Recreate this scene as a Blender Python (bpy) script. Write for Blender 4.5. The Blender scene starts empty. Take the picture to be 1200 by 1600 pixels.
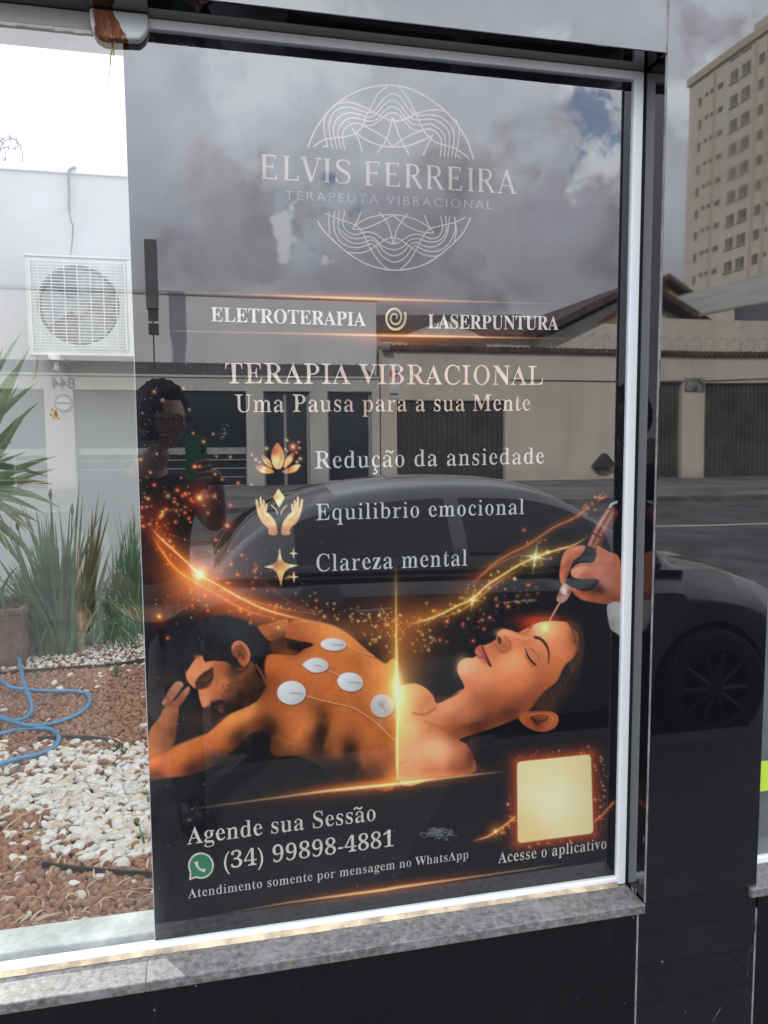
import bpy, bmesh, math, random
import numpy as np
from mathutils import Vector, Matrix

random.seed(7)
RNG = np.random.default_rng(7)
R = math.radians
scene = bpy.context.scene
COL = scene.collection

# ------------------------------------------------------------------ camera
CAM = np.array([0.0, -1.4, 1.55])
FOC = 1225.15                                   # focal length in photo pixels (photo 1200 x 1600)
YAW, PITCH, ROLL = 0.226181, 0.0936198, -0.00668531
_f = np.array([math.sin(YAW)*math.cos(PITCH), math.cos(YAW)*math.cos(PITCH), -math.sin(PITCH)])
_r = np.array([math.cos(YAW), -math.sin(YAW), 0.0])
_u = np.cross(_r, _f)
CR = _r*math.cos(ROLL) + _u*math.sin(ROLL)
CU = -_r*math.sin(ROLL) + _u*math.cos(ROLL)
CF = _f
cd = bpy.data.cameras.new("camera")
cam = bpy.data.objects.new("camera", cd); COL.objects.link(cam)
cam.matrix_world = Matrix(((CR[0], CU[0], -CF[0], CAM[0]), (CR[1], CU[1], -CF[1], CAM[1]),
                           (CR[2], CU[2], -CF[2], CAM[2]), (0, 0, 0, 1)))
cd.sensor_fit = 'HORIZONTAL'; cd.sensor_width = 36.0; cd.lens = 36.0*FOC/1200.0
cd.clip_start = 0.02; cd.clip_end = 4000
scene.camera = cam
scene.render.resolution_x, scene.render.resolution_y = 768, 1024

def ray(px, py):
    return CF + CR*((px-600)/FOC) - CU*((py-800)/FOC)
def P(px, py, y=0.0):
    """photo point -> world point on the plane y = const"""
    d = ray(px, py); t = (y-CAM[1])/d[1]
    return CAM + d*t
def G(px, py, z=0.0):
    """photo point -> world point on the horizontal plane z = const"""
    d = ray(px, py); t = (z-CAM[2])/d[2]
    return CAM + d*t
def M(px, py, yv):
    """a thing seen reflected in the shop front: photo point + distance from the glass -> its real place in the street"""
    p = P(px, py, yv); return np.array([p[0], -p[1], p[2]])
def MG(px, py, z):
    p = G(px, py, z); return np.array([p[0], -p[1], p[2]])
def proj(x, y, z):
    dx = x-CAM[0]; dy = y-CAM[1]; dz = z-CAM[2]
    w = dx*CF[0]+dy*CF[1]+dz*CF[2]
    return 600+FOC*(dx*CR[0]+dy*CR[1]+dz*CR[2])/w, 800-FOC*(dx*CU[0]+dy*CU[1]+dz*CU[2])/w

# ------------------------------------------------------------------ exposure, sun, sky
scene.view_settings.view_transform = 'Standard'
scene.view_settings.look = 'None'
scene.view_settings.exposure = 1.15
scene.view_settings.gamma = 1.0
SUN_EL, SUN_AZ = R(31), R(-32)                  # azimuth from +y (behind the shop) towards +x
sdir = Vector((math.cos(SUN_EL)*math.sin(SUN_AZ), math.cos(SUN_EL)*math.cos(SUN_AZ), math.sin(SUN_EL)))
sl = bpy.data.lights.new("sun", 'SUN'); sl.energy = 3.0; sl.angle = R(0.6); sl.color = (1.0, 0.94, 0.85)
so = bpy.data.objects.new("sun", sl); COL.objects.link(so)
so.rotation_euler = sdir.to_track_quat('Z', 'Y').to_euler()
so.location = (0, 0, 30)

world = bpy.data.worlds.new("World"); scene.world = world
world.use_nodes = True
wt = world.node_tree; wt.nodes.clear()
def wn(t, **kw):
    n = wt.nodes.new(t)
    for k, v in kw.items(): setattr(n, k, v)
    return n
def wl(a, b): wt.links.new(a, b)
def wmath(op, a, b=None, c=None):
    n = wn('ShaderNodeMath', operation=op)
    for i, v in enumerate((a, b, c)):
        if v is None: continue
        if isinstance(v, (int, float)): n.inputs[i].default_value = v
        else: wl(v, n.inputs[i])
    return n.outputs[0]
def wvmath(op, a, b=None, s=None):
    n = wn('ShaderNodeVectorMath', operation=op)
    for i, v in enumerate((a, b)):
        if v is None: continue
        if isinstance(v, (tuple, list, np.ndarray)): n.inputs[i].default_value = tuple(v)
        else: wl(v, n.inputs[i])
    if s is not None: n.inputs['Scale'].default_value = s
    return n
def wsmooth(v, a, b, lo=0.0, hi=1.0):
    n = wn('ShaderNodeMapRange', interpolation_type='SMOOTHSTEP')
    wl(v, n.inputs[0]); n.inputs[1].default_value = a; n.inputs[2].default_value = b
    n.inputs[3].default_value = lo; n.inputs[4].default_value = hi
    return n.outputs[0]
def wmix(f, a, b):
    n = wn('ShaderNodeMix', data_type='RGBA')
    if isinstance(f, (int, float)): n.inputs[0].default_value = f
    else: wl(f, n.inputs[0])
    for i, v in ((6, a), (7, b)):
        if isinstance(v, tuple): n.inputs[i].default_value = (*v, 1)
        else: wl(v, n.inputs[i])
    return n.outputs[2]
tc = wn('ShaderNodeTexCoord')
sky = wn('ShaderNodeTexSky', sky_type='NISHITA', sun_disc=False, sun_elevation=SUN_EL, sun_rotation=SUN_AZ)
sky.air_density = 1.2; sky.dust_density = 1.5; sky.altitude = 700
skyS = wvmath('SCALE', sky.outputs[0], s=0.10).outputs[0]
direc = tc.outputs['Generated']
def wnoise(scale, detail, rough, vec=direc, off=(0, 0, 0)):
    m = wn('ShaderNodeMapping'); wl(vec, m.inputs[0]); m.inputs[1].default_value = off
    n = wn('ShaderNodeTexNoise'); wl(m.outputs[0], n.inputs['Vector'])
    n.inputs['Scale'].default_value = scale; n.inputs['Detail'].default_value = detail; n.inputs['Roughness'].default_value = rough
    return n
n1 = wnoise(5.0, 8, 0.58)
n2 = wnoise(11.0, 8, 0.6, off=(3.1, 0.2, 1.7))
n3 = wnoise(2.6, 6, 0.55, off=(0.7, 5.2, 2.2))
ds = wvmath('SCALE', wvmath('SUBTRACT', n1.outputs['Color'], (0.5, 0.5, 0.5)).outputs[0], s=0.30).outputs[0]
ds2 = wvmath('SCALE', wvmath('SUBTRACT', n2.outputs['Color'], (0.5, 0.5, 0.5)).outputs[0], s=0.15).outputs[0]
dird = wvmath('ADD', wvmath('ADD', direc, ds).outputs[0], ds2).outputs[0]
def skydir(px, py):
    d = ray(px, py); d = d/np.linalg.norm(d)
    return (d[0], -d[1], d[2])
def blob(px, py, rad_px, soft=0.7):
    """a patch of sky around the direction that is seen mirrored at this photo point"""
    c = skydir(px, py)
    dist = wvmath('DISTANCE', dird, c).outputs['Value']
    r_ = rad_px/FOC*0.9
    return wsmooth(dist, r_*(1-soft*0.5), r_*(1+soft*0.5), 1.0, 0.0)
def addm(*fs):
    o = fs[0]
    for f in fs[1:]: o = wmath('MAXIMUM', o, f)
    return o
CLB = (1.75, 1.80, 1.92); CLM = (1.08, 1.10, 1.22); CLD = (0.50, 0.49, 0.55)
clouds = wmix(wsmooth(n1.outputs[0], 0.38, 0.66), CLM, (1.36, 1.39, 1.54))
dark = addm(blob(400, 350, 95), blob(330, 430, 110), blob(500, 300, 40), blob(620, 420, 150), blob(850, 380, 130), blob(760, 190, 80), blob(690, 300, 80), blob(930, 440, 120), blob(1120, 60, 60))
n4 = wnoise(15.0, 7, 0.55, off=(1.3, 4.4, 0.3))
shade_ = wmath('MULTIPLY', wsmooth(n2.outputs[0], 0.30, 0.60, 1.0, 0.45), wsmooth(n4.outputs[0], 0.33, 0.66, 1.0, 0.80))
clouds = wmix(wmath('MULTIPLY', dark, shade_), clouds, CLD)
brown = addm(blob(370, 300, 70), blob(400, 420, 90), blob(760, 200, 70))
clouds = wmix(wmath('MULTIPLY', brown, 0.22), clouds, (0.86, 0.80, 0.78))
brt = addm(blob(478, 325, 34, 0.4), blob(905, 245, 38, 0.9), blob(880, 130, 50), blob(1060, 140, 60), blob(440, 40, 120))
clouds = wmix(wmath('MULTIPLY', brt, 0.7), clouds, CLB)
sep = wn('ShaderNodeSeparateXYZ'); wl(direc, sep.inputs[0])
# the cloud sheet is thicker and darker towards the street horizon
clouds = wvmath('SCALE', clouds, s=1.0); wl(wsmooth(sep.outputs[2], 0.12, 0.42, 0.64, 1.0), clouds.inputs['Scale']); clouds = clouds.outputs[0]
blue = addm(blob(885, 195, 42, 0.7), blob(520, 285, 26, 0.7), blob(648, 322, 15, 0.6), blob(935, 160, 22, 0.7))
skyblue = wmix(0.35, skyS, (0.42, 0.62, 1.15))
skyc = wmix(wmath('MULTIPLY', blue, 0.85), clouds, skyblue)
# towards the sun side (behind the shop) the cloud sheet is thin and glaring
back = wsmooth(sep.outputs[1], -0.05, 0.55)
skyc = wmix(back, skyc, wmix(wsmooth(n3.outputs[0], 0.4, 0.62), (0.95, 0.97, 1.02), (0.75, 0.80, 0.90)))
bg = wn('ShaderNodeBackground'); wl(skyc, bg.inputs[0]); bg.inputs[1].default_value = 1.0
wo = wn('ShaderNodeOutputWorld'); wl(bg.outputs[0], wo.inputs[0])

# ------------------------------------------------------------------ materials
def lin(c):
    c = np.asarray(c, float)/255.0
    return np.where(c <= 0.04045, c/12.92, ((c+0.055)/1.055)**2.4)
class Mat:
    def __init__(s, name):
        s.m = bpy.data.materials.new(name); s.m.use_nodes = True
        s.t = s.m.node_tree; s.t.nodes.clear()
        s.out = s.t.nodes.new('ShaderNodeOutputMaterial')
    def n(s, t, **kw):
        n = s.t.nodes.new(t)
        for k, v in kw.items(): setattr(n, k, v)
        return n
    def l(s, a, b): s.t.links.new(a, b)
    def put(s, sock, v):
        if hasattr(v, 'is_output'): s.l(v, sock)
        elif isinstance(v, tuple) and len(v) == 3 and sock.type == 'RGBA': sock.default_value = (*v, 1)
        else: sock.default_value = v
    def noise(s, scale, detail=4, rough=0.5, coord='Object', stretch=None, off=None):
        c = s.n('ShaderNodeTexCoord')
        v = c.outputs[coord]
        if stretch or off:
            m = s.n('ShaderNodeMapping'); s.l(v, m.inputs[0])
            if stretch: m.inputs[3].default_value = stretch
            if off: m.inputs[1].default_value = off
            v = m.outputs[0]
        n = s.n('ShaderNodeTexNoise'); s.l(v, n.inputs['Vector'])
        n.inputs['Scale'].default_value = scale; n.inputs['Detail'].default_value = detail; n.inputs['Roughness'].default_value = rough
        return n.outputs[0]
    def ramp(s, v, a, b, lo=0.0, hi=1.0):
        n = s.n('ShaderNodeMapRange', interpolation_type='SMOOTHSTEP')
        s.l(v, n.inputs[0])
        for i, q in enumerate((a, b, lo, hi)): n.inputs[i+1].default_value = q
        return n.outputs[0]
    def mix(s, f, a, b):
        n = s.n('ShaderNodeMix', data_type='RGBA')
        s.put(n.inputs[0], f); s.put(n.inputs[6], a); s.put(n.inputs[7], b)
        return n.outputs[2]
    def math(s, op, a, b=0.0):
        n = s.n('ShaderNodeMath', operation=op); s.put(n.inputs[0], a); s.put(n.inputs[1], b)
        return n.outputs[0]
    def wavynormal(s, scale, amount):
        """surface normal of a slightly uneven polished sheet"""
        c = s.n('ShaderNodeTexCoord'); n = s.n('ShaderNodeTexNoise'); s.l(c.outputs['Object'], n.inputs['Vector'])
        n.inputs['Scale'].default_value = scale; n.inputs['Detail'].default_value = 1.5; n.inputs['Roughness'].default_value = 0.4
        a = s.n('ShaderNodeVectorMath', operation='SUBTRACT'); s.l(n.outputs['Color'], a.inputs[0]); a.inputs[1].default_value = (0.5, 0.5, 0.5)
        b = s.n('ShaderNodeVectorMath', operation='SCALE'); s.l(a.outputs[0], b.inputs[0]); b.inputs['Scale'].default_value = amount
        g = s.n('ShaderNodeNewGeometry'); d = s.n('ShaderNodeVectorMath', operation='ADD'); s.l(b.outputs[0], d.inputs[0]); s.l(g.outputs['Normal'], d.inputs[1])
        e = s.n('ShaderNodeVectorMath', operation='NORMALIZE'); s.l(d.outputs[0], e.inputs[0]); return e.outputs[0]
    def wavy(s, scale, amount): s.l(s.wavynormal(scale, amount), s.b.inputs['Normal'])
    def bsdf(s, color, rough=0.6, metal=0.0, spec=0.5, bump=None, bstr=0.2, bdist=0.01, coat=0.0, emis=None, sheen=0.0):
        b = s.n('ShaderNodeBsdfPrincipled')
        s.put(b.inputs['Base Color'], color); s.put(b.inputs['Roughness'], rough)
        b.inputs['Metallic'].default_value = metal; b.inputs['Specular IOR Level'].default_value = spec
        b.inputs['Coat Weight'].default_value = coat; b.inputs['Coat Roughness'].default_value = 0.04
        if bump is not None:
            bn = s.n('ShaderNodeBump'); bn.inputs['Strength'].default_value = bstr; bn.inputs['Distance'].default_value = bdist
            s.l(bump, bn.inputs['Height']); s.l(bn.outputs[0], b.inputs['Normal'])
        s.l(b.outputs[0], s.out.inputs[0])
        s.b = b
        return s
def simple(name, col, rough=0.6, metal=0.0, spec=0.5, var=0.12, scale=6.0, bump=0.0, bscale=40.0, coat=0.0, dark=None):
    """plain surface with mottled colour"""
    a = Mat(name)
    c = tuple(float(x) for x in col)
    d = dark or tuple(x*(1-var*2) for x in c)
    e = tuple(min(1, x*(1+var)) for x in c)
    f = a.ramp(a.noise(scale, 6, 0.6), 0.3, 0.7)
    colr = a.mix(f, d, e)
    a.bsdf(colr, rough, metal, spec, a.noise(bscale, 5, 0.6) if bump else None, bump, 0.01, coat)
    return a.m

# ------------------------------------------------------------------ mesh helpers
class MB:
    def __init__(s): s.v = []; s.f = []; s.mi = []; s.sm = []; s.cur = 0; s.smooth = False
    def add(s, vs, fs):
        o = len(s.v); s.v.extend([tuple(map(float, p)) for p in vs])
        for f in fs: s.f.append(tuple(i+o for i in f)); s.mi.append(s.cur); s.sm.append(s.smooth)
        return s
    def box(s, x0, x1, y0, y1, z0, z1):
        v = [(x0, y0, z0), (x1, y0, z0), (x1, y1, z0), (x0, y1, z0), (x0, y0, z1), (x1, y0, z1), (x1, y1, z1), (x0, y1, z1)]
        return s.add(v, [(3, 2, 1, 0), (4, 5, 6, 7), (0, 1, 5, 4), (1, 2, 6, 5), (2, 3, 7, 6), (3, 0, 4, 7)])
    def prism(s, pts, axis, a0, a1):
        """polygon in the plane across an axis, extruded a0..a1; axis 'y': pts are (x,z); 'x': (y,z); 'z': (x,y)"""
        n = len(pts)
        def mk(p, a): return {'y': (p[0], a, p[1]), 'x': (a, p[0], p[1]), 'z': (p[0], p[1], a)}[axis]
        v = [mk(p, a0) for p in pts]+[mk(p, a1) for p in pts]
        f = [tuple(range(n))[::-1], tuple(range(n, 2*n))]
        f += [(i, (i+1) % n, n+(i+1) % n, n+i) for i in range(n)]
        return s.add(v, f)
    def tube(s, pts, rad, seg=8, cap=True):
        pts = [np.array(p, float) for p in pts]; n = len(pts)
        rad = [rad]*n if isinstance(rad, (int, float)) else rad
        vs = []; up = np.array([0.13, 0.21, 0.97])
        for i, p in enumerate(pts):
            t = pts[min(i+1, n-1)]-pts[max(i-1, 0)]; t /= (np.linalg.norm(t)+1e-12)
            a = np.cross(t, up)
            if np.linalg.norm(a) < 1e-3: a = np.cross(t, np.array([1, 0, 0]))
            a /= np.linalg.norm(a); b = np.cross(t, a); up = np.cross(a, t)*-1 if False else up
            for k in range(seg):
                th = 2*math.pi*k/seg
                vs.append(p+rad[i]*(math.cos(th)*a+math.sin(th)*b))
        fs = [(i*seg+k, i*seg+(k+1) % seg, (i+1)*seg+(k+1) % seg, (i+1)*seg+k) for i in range(n-1) for k in range(seg)]
        if cap: fs += [tuple(range(seg))[::-1], tuple((n-1)*seg+k for k in range(seg))]
        return s.add(vs, fs)
    def lathe(s, prof, origin, axis='z', seg=24, cap=False):
        """prof: list of (radius, along)"""
        vs = []; o = origin
        for r_, a in prof:
            for k in range(seg):
                th = 2*math.pi*k/seg; c, q = r_*math.cos(th), r_*math.sin(th)
                vs.append({'z': (o[0]+c, o[1]+q, o[2]+a), 'y': (o[0]+c, o[1]+a, o[2]+q), 'x': (o[0]+a, o[1]+c, o[2]+q)}[axis])
        n = len(prof)
        fs = [(i*seg+k, i*seg+(k+1) % seg, (i+1)*seg+(k+1) % seg, (i+1)*seg+k) for i in range(n-1) for k in range(seg)]
        if cap: fs += [tuple(range(seg)), tuple((n-1)*seg+k for k in range(seg))]
        return s.add(vs, fs)
    def grid(s, rows):
        h = len(rows); w = len(rows[0])
        vs = [p for r_ in rows for p in r_]
        return s.add(vs, [(i*w+j, i*w+j+1, (i+1)*w+j+1, (i+1)*w+j) for i in range(h-1) for j in range(w-1)])
    def blade(s, base, tip, sag, w, side, n=7, fold=0.25):
        """one leaf blade from base to tip bending by sag, width w, across side"""
        base = np.array(base, float); tip = np.array(tip, float); side = np.array(side, float); side /= np.linalg.norm(side)
        nrm = np.cross(tip-base, side); nrm /= (np.linalg.norm(nrm)+1e-9)
        L = []; C_ = []; Rr = []
        for i in range(n+1):
            t = i/n; c = base+(tip-base)*t+np.array(sag)*(4*t*(1-t))
            ww = w*0.5*min(1.0, 0.55+1.6*t)*(1-t**2.2)+0.0004
            L.append(c-side*ww); Rr.append(c+side*ww); C_.append(c-nrm*ww*fold)
        vs = L+C_+Rr; k = n+1
        fs = [(i, i+1, k+i+1, k+i) for i in range(n)]+[(k+i, k+i+1, 2*k+i+1, 2*k+i) for i in range(n)]
        return s.add(vs, fs)
def link(name, me, mats=(), parent=None, smooth=None):
    o = bpy.data.objects.new(name, me); COL.objects.link(o)
    for m in (mats if isinstance(mats, (list, tuple)) else [mats]): me.materials.append(m)
    if parent is not None:
        o.parent = parent
        p = parent; off = Vector((0, 0, 0))
        while p is not None: off += p.location; p = p.parent
        o.location = -off
    return o
def obj(name, mb, mats, parent=None, smooth=False, angle=None, bevel=0.0, subd=0, bseg=2):
    me = bpy.data.meshes.new(name)
    me.from_pydata(mb.v, [], mb.f); me.validate(verbose=False)
    if len(me.polygons) == len(mb.f):
        me.polygons.foreach_set('material_index', mb.mi)
        me.polygons.foreach_set('use_smooth', [bool(smooth or q) for q in mb.sm])
    elif smooth:
        for p in me.polygons: p.use_smooth = True
    bm = bmesh.new(); bm.from_mesh(me); bmesh.ops.recalc_face_normals(bm, faces=bm.faces); bm.to_mesh(me); bm.free()
    o = link(name, me, mats, parent)
    if bevel:
        b = o.modifiers.new('bevel', 'BEVEL'); b.width = bevel; b.segments = bseg; b.limit_method = 'ANGLE'; b.angle_limit = R(40)
    if subd:
        b = o.modifiers.new('subd', 'SUBSURF'); b.levels = subd; b.render_levels = subd
    if angle is not None:
        for p in me.polygons: p.use_smooth = True
        me.set_sharp_from_angle(angle=R(angle))
    return o
def tag(o, label, cat, group=None, kind=None):
    if label: o['label'] = label
    if cat: o['category'] = cat
    if group: o['group'] = group
    if kind: o['kind'] = kind
    return o
def thing(name, loc, label, cat, group=None, kind=None):
    o = bpy.data.objects.new(name, None); COL.objects.link(o); o.location = Vector(tuple(map(float, loc))); o.empty_display_size = 0.1
    return tag(o, label, cat, group, kind)
def crom(pts, closed=False, sub=6):
    """Catmull-Rom through points"""
    p = [np.array(q, float) for q in pts]; n = len(p); out = []
    rng_ = range(n if closed else n-1)
    for i in rng_:
        if closed: a, b, c, d = p[(i-1) % n], p[i], p[(i+1) % n], p[(i+2) % n]
        else: a, b, c, d = p[max(i-1, 0)], p[i], p[i+1], p[min(i+2, n-1)]
        for k in range(sub):
            t = k/sub
            out.append(0.5*((2*b)+(c-a)*t+(2*a-5*b+4*c-d)*t*t+(3*b-a-3*c+d)*t**3))
    if not closed: out.append(p[-1])
    return out

# ================================================================== the shop front
GY = -0.078                                     # face of the granite cladding; the glass is at y = 0
XJ, ZS, ZSILL = 0.8295, 2.2330, 0.629             # jamb, soffit, sill top
XP, XR, ZT, ZB = -0.108, 0.8097, 2.2174, 0.6433

def granite():
    a = Mat("polished black granite")
    f = a.noise(420, 3, 0.6)
    f2 = a.noise(9, 5, 0.6)
    c = a.mix(a.ramp(f, 0.52, 0.75), (0.0045, 0.005, 0.0058), (0.013, 0.014, 0.0155))
    c = a.mix(a.ramp(f2, 0.55, 0.85, 0, 0.25), c, (0.03, 0.03, 0.03))
    a.bsdf(c, a.ramp(a.noise(3.5, 6, 0.65), 0.4, 0.75, 0.016, 0.040), spec=1.7); a.wavy(2.3, 0.006)
    return a.m
def granite_low():
    a = Mat("dusty black granite")
    c = a.mix(a.ramp(a.noise(420, 3, 0.6), 0.52, 0.75), (0.0045, 0.005, 0.0055), (0.011, 0.0115, 0.012))
    d = a.ramp(a.noise(5, 8, 0.7, stretch=(3, 3, 1)), 0.5, 0.82, 0, 0.16)
    c = a.mix(d, c, (0.06, 0.06, 0.06))
    a.bsdf(c, a.ramp(a.noise(3.5, 6, 0.65), 0.4, 0.75, 0.06, 0.14), spec=1.0); a.wavy(2.3, 0.006)
    return a.m
def glass_mats(refl=0.15, dust=True):
    a = Mat("window glass")
    lw = a.n('ShaderNodeLayerWeight'); lw.inputs[0].default_value = 0.5
    # mirror share: base reflectance, rising towards grazing
    fac = a.math('POWER', lw.outputs['Facing'], 4.0)
    fac = a.math('ADD', a.math('MULTIPLY', fac, 0.75), refl)
    fac = a.math('MINIMUM', fac, 1.0)
    tr = a.n('ShaderNodeBsdfTransparent'); tr.inputs[0].default_value = (0.94, 0.965, 0.955, 1)
    gl = a.n('ShaderNodeBsdfGlossy'); gl.inputs['Roughness'].default_value = 0.0; gl.inputs[0].default_value = (1, 1, 1, 1)
    a.l(a.wavynormal(1.5, 0.0016), gl.inputs['Normal'])
    mx = a.n('ShaderNodeMixShader'); a.l(fac, mx.inputs[0]); a.l(tr.outputs[0], mx.inputs[1]); a.l(gl.outputs[0], mx.inputs[2])
    # a thin film of dust with wiped streaks
    df = a.n('ShaderNodeBsdfDiffuse'); df.inputs[0].default_value = (0.75, 0.76, 0.76, 1)
    tcx = a.n('ShaderNodeTexCoord'); sp = a.n('ShaderNodeSeparateXYZ'); a.l(tcx.outputs['Object'], sp.inputs[0])
    streak = a.ramp(a.noise(14, 5, 0.65, stretch=(6, 1, 0.35)), 0.5, 0.78, 0, 1)
    cloudy = a.ramp(a.noise(3.2, 5, 0.6), 0.42, 0.72, 0, 1)
    lowb = a.ramp(sp.outputs[2], 0.64, 0.86, 1, 0.12)
    leftb = a.ramp(sp.outputs[0], -0.075, -0.12, 0.10, 1.0)
    d = a.math('MULTIPLY', a.math('ADD', a.math('MULTIPLY', streak, 0.15), a.math('MULTIPLY', cloudy, 0.06)), a.math('MAXIMUM', lowb, 0.3))
    d = a.math('MULTIPLY', a.math('ADD', d, a.math('MULTIPLY', lowb, 0.06)), leftb)
    d = a.math('ADD', a.math('MULTIPLY', d, 0.6), 0.004)
    m2 = a.n('ShaderNodeMixShader'); a.l(d, m2.inputs[0]); a.l(mx.outputs[0], m2.inputs[1]); a.l(df.outputs[0], m2.inputs[2])
    a.l(m2.outputs[0], a.out.inputs[0])
    b = Mat("glass inner face"); t2 = b.n('ShaderNodeBsdfTransparent'); t2.inputs[0].default_value = (0.97, 0.985, 0.98, 1); b.l(t2.outputs[0], b.out.inputs[0])
    return a.m, b.m
M_gran = granite(); M_granL = granite_low()
M_glass, M_glassin = glass_mats()
def frame_mat(name, col, dirt):
    a = Mat(name)
    g = a.ramp(a.noise(7, 7, 0.65, stretch=(1, 1, 3)), 0.45, 0.8, 0, dirt)
    c = a.mix(g, col, (0.30, 0.25, 0.18))
    a.bsdf(c, 0.5, 0.0, 0.4)
    return a.m
M_frame = frame_mat("white painted aluminium", (0.84, 0.87, 0.875), 0.08)
M_frame_shade = frame_mat("shaded weathered aluminium", (0.50, 0.51, 0.50), 0.35)  # base colour greyed for the shadow on this bar; the noise adds dirt
M_seal = simple("yellowed sealant", (0.52, 0.42, 0.27), 0.5, var=0.25, scale=25, bump=0.3, bscale=80)
M_sealw = simple("white sealant", (0.75, 0.73, 0.74), 0.5, var=0.1, scale=30, bump=0.4, bscale=90)
M_grout = simple("pale grey grout", (0.22, 0.22, 0.225), 0.8, var=0.2, scale=30)
M_cem = simple("cement ledge", (0.30, 0.32, 0.32), 0.85, var=0.2, scale=9, bump=0.4, bscale=60)
def sill_mat():
    a = Mat("grey stone sill")
    f = a.noise(70, 9, 0.78)
    g = a.noise(9, 6, 0.65)
    c = a.mix(a.ramp(f, 0.36, 0.66), (0.075, 0.072, 0.068), (0.235, 0.232, 0.225))
    c = a.mix(a.ramp(g, 0.52, 0.75, 0, 0.55), c, (0.27, 0.27, 0.27))
    c = a.mix(a.ramp(a.noise(21, 6, 0.7, off=(3, 3, 1)), 0.60, 0.74, 0, 0.5), c, (0.30, 0.26, 0.16))
    a.bsdf(c, a.ramp(g, 0.3, 0.7, 0.35, 0.6), spec=0.5, bump=f, bstr=0.2, bdist=0.004)
    return a.m
M_sill = sill_mat()
M_plaster = simple("back plaster", (0.5, 0.5, 0.49), 0.9, var=0.1, scale=4)

shop = thing('shop_front', (0.3, 0.1, 0), "shop front clad in polished black granite around a white framed window", "shop front")
XL, XE, ZTOP = -2.6, 4.2, 4.25  # unseen top of the front raised so it shades pavement and car
# cladding: panels sit 3 mm apart over a grout bed
XJ2 = 1.0845
def panel(x0, x1, z0, z1, y1=0.03, m=None):
    return obj('granite_panel', MB().box(x0, x1, GY, y1, z0, z1), m or M_gran, shop, bevel=0.0015)
g = 0.002
panel(-0.62, XJ-g, ZS, ZTOP); panel(XL, -0.62-2*g, ZS, ZTOP)
JX, JX2 = 0.8150, 1.0865
obj('granite_panel', MB().prism([(JX+g, 0.0), (XJ2, 0.0), (XJ2, ZTOP), (XJ+g, ZTOP), (XJ+g, 0.6095), (JX+g, 0.6095)], 'y', GY, 0.10), M_gran, shop, bevel=0.0015)
panel(-0.62, JX-g, 0.0, ZSILL-0.019, m=M_granL); panel(XL, -0.62-2*g, 0.0, ZSILL-0.019, m=M_granL)
panel(JX2+g, 2.2-g, 0.0, ZSILL-0.019, m=M_granL); panel(2.2+g, XE, 0.0, ZTOP, y1=0.10)
panel(XJ2+2*g, 2.2-g, ZS, ZTOP)
def grout(*a): obj('grout', MB().box(*a), M_grout, shop)
grout(JX-g, JX+g, GY+0.0006, GY+0.02, 0, 0.6095); grout(JX2-g, JX2+g, GY+0.0006, GY+0.02, 0, 0.58)
grout(XJ-g, XJ+g, GY+0.0006, GY+0.02, ZS+0.0005, ZTOP)
grout(XJ-0.0001, XJ+0.0022, GY+0.001, GY+0.004, ZSILL, ZS-0.001)  # pale strip added to draw the lighter slab edge at the jamb
grout(XJ2, XJ2+2*g, GY+0.0006, GY+0.02, ZS, ZTOP)
grout(-0.62-2*g, -0.62, GY+0.0006, GY+0.02, 0, ZSILL-0.03); grout(2.2-g, 2.2+g, GY+0.0006, GY+0.02, 0, ZTOP)
# masonry core behind the cladding
core = MB()
core.box(XL, XE, 0.031, 0.16, ZS+0.01, ZTOP-0.01); core.box(XL, XE, 0.031, 0.10, 0, 0.56)
core.box(2.21, XE-0.01, 0.101, 0.16, 0.02, ZS)
core.box(XJ+0.02, XJ2-0.01, 0.101, 0.16, 0.02, ZS)
obj('masonry', core, M_plaster, shop)
# window: frame of mitred aluminium bars, glass, patch fitting
win = bpy.data.objects.new('window', None); COL.objects.link(win); win.parent = shop; win.location = -shop.location
def mitre_frame(x0, x1, z0, z1, tl, tr, tt, tb, y0, y1, name='frame', par=None, mat=None):
    o_ = [(x0, z0), (x1, z0), (x1, z1), (x0, z1)]; i_ = [(x0+tl, z0+tb), (x1-tr, z0+tb), (x1-tr, z1-tt), (x0+tl, z1-tt)]
    mb = MB()
    for k in range(4):
        a, b = k, (k+1) % 4
        q = [o_[a], o_[b], i_[b], i_[a]]
        c = np.mean(q, axis=0)
        q = [tuple(c+(np.array(p)-c)*0.9997) for p in q]
        mb.prism(q, 'y', y0, y1)
    return obj(name, mb, mat or M_frame, par, bevel=0.0018)
def child(name, mb, mats, **k):
    return obj(name, mb, mats, win, **k)
WX0 = -1.5
FRB = 0.0143
child('frame', MB(), M_frame) if False else None
fr = MB()
YF = -0.006
# right jamb bar, top bar right of the fitting, bottom bar
fr.prism([(XR, ZB-FRB), (XJ-0.0012, ZB-FRB), (XJ-0.0012, ZS-0.0005), (XR, ZT)], 'y', YF, 0.012)
fr.prism([(-0.0665, ZT), (XR-0.0004, ZT), (XJ-0.0018, ZS-0.0006), (-0.0665, ZS-0.0006)], 'y', YF-0.0003, 0.012)
fr.prism([(WX0, ZB-FRB), (XR-0.0004, ZB-FRB), (XR-0.0004, ZB), (WX0, ZB)], 'y', YF-0.0003, 0.012)
obj('frame', fr, M_frame, win, bevel=0.0010)
top2 = MB()
top2.prism([(WX0, ZT-0.012), (-0.157, ZT-0.012), (-0.157, ZS-0.0006), (WX0, ZS-0.0006)], 'y', YF, 0.012)
obj('frame', top2, M_frame_shade, win, bevel=0.0016)
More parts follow.
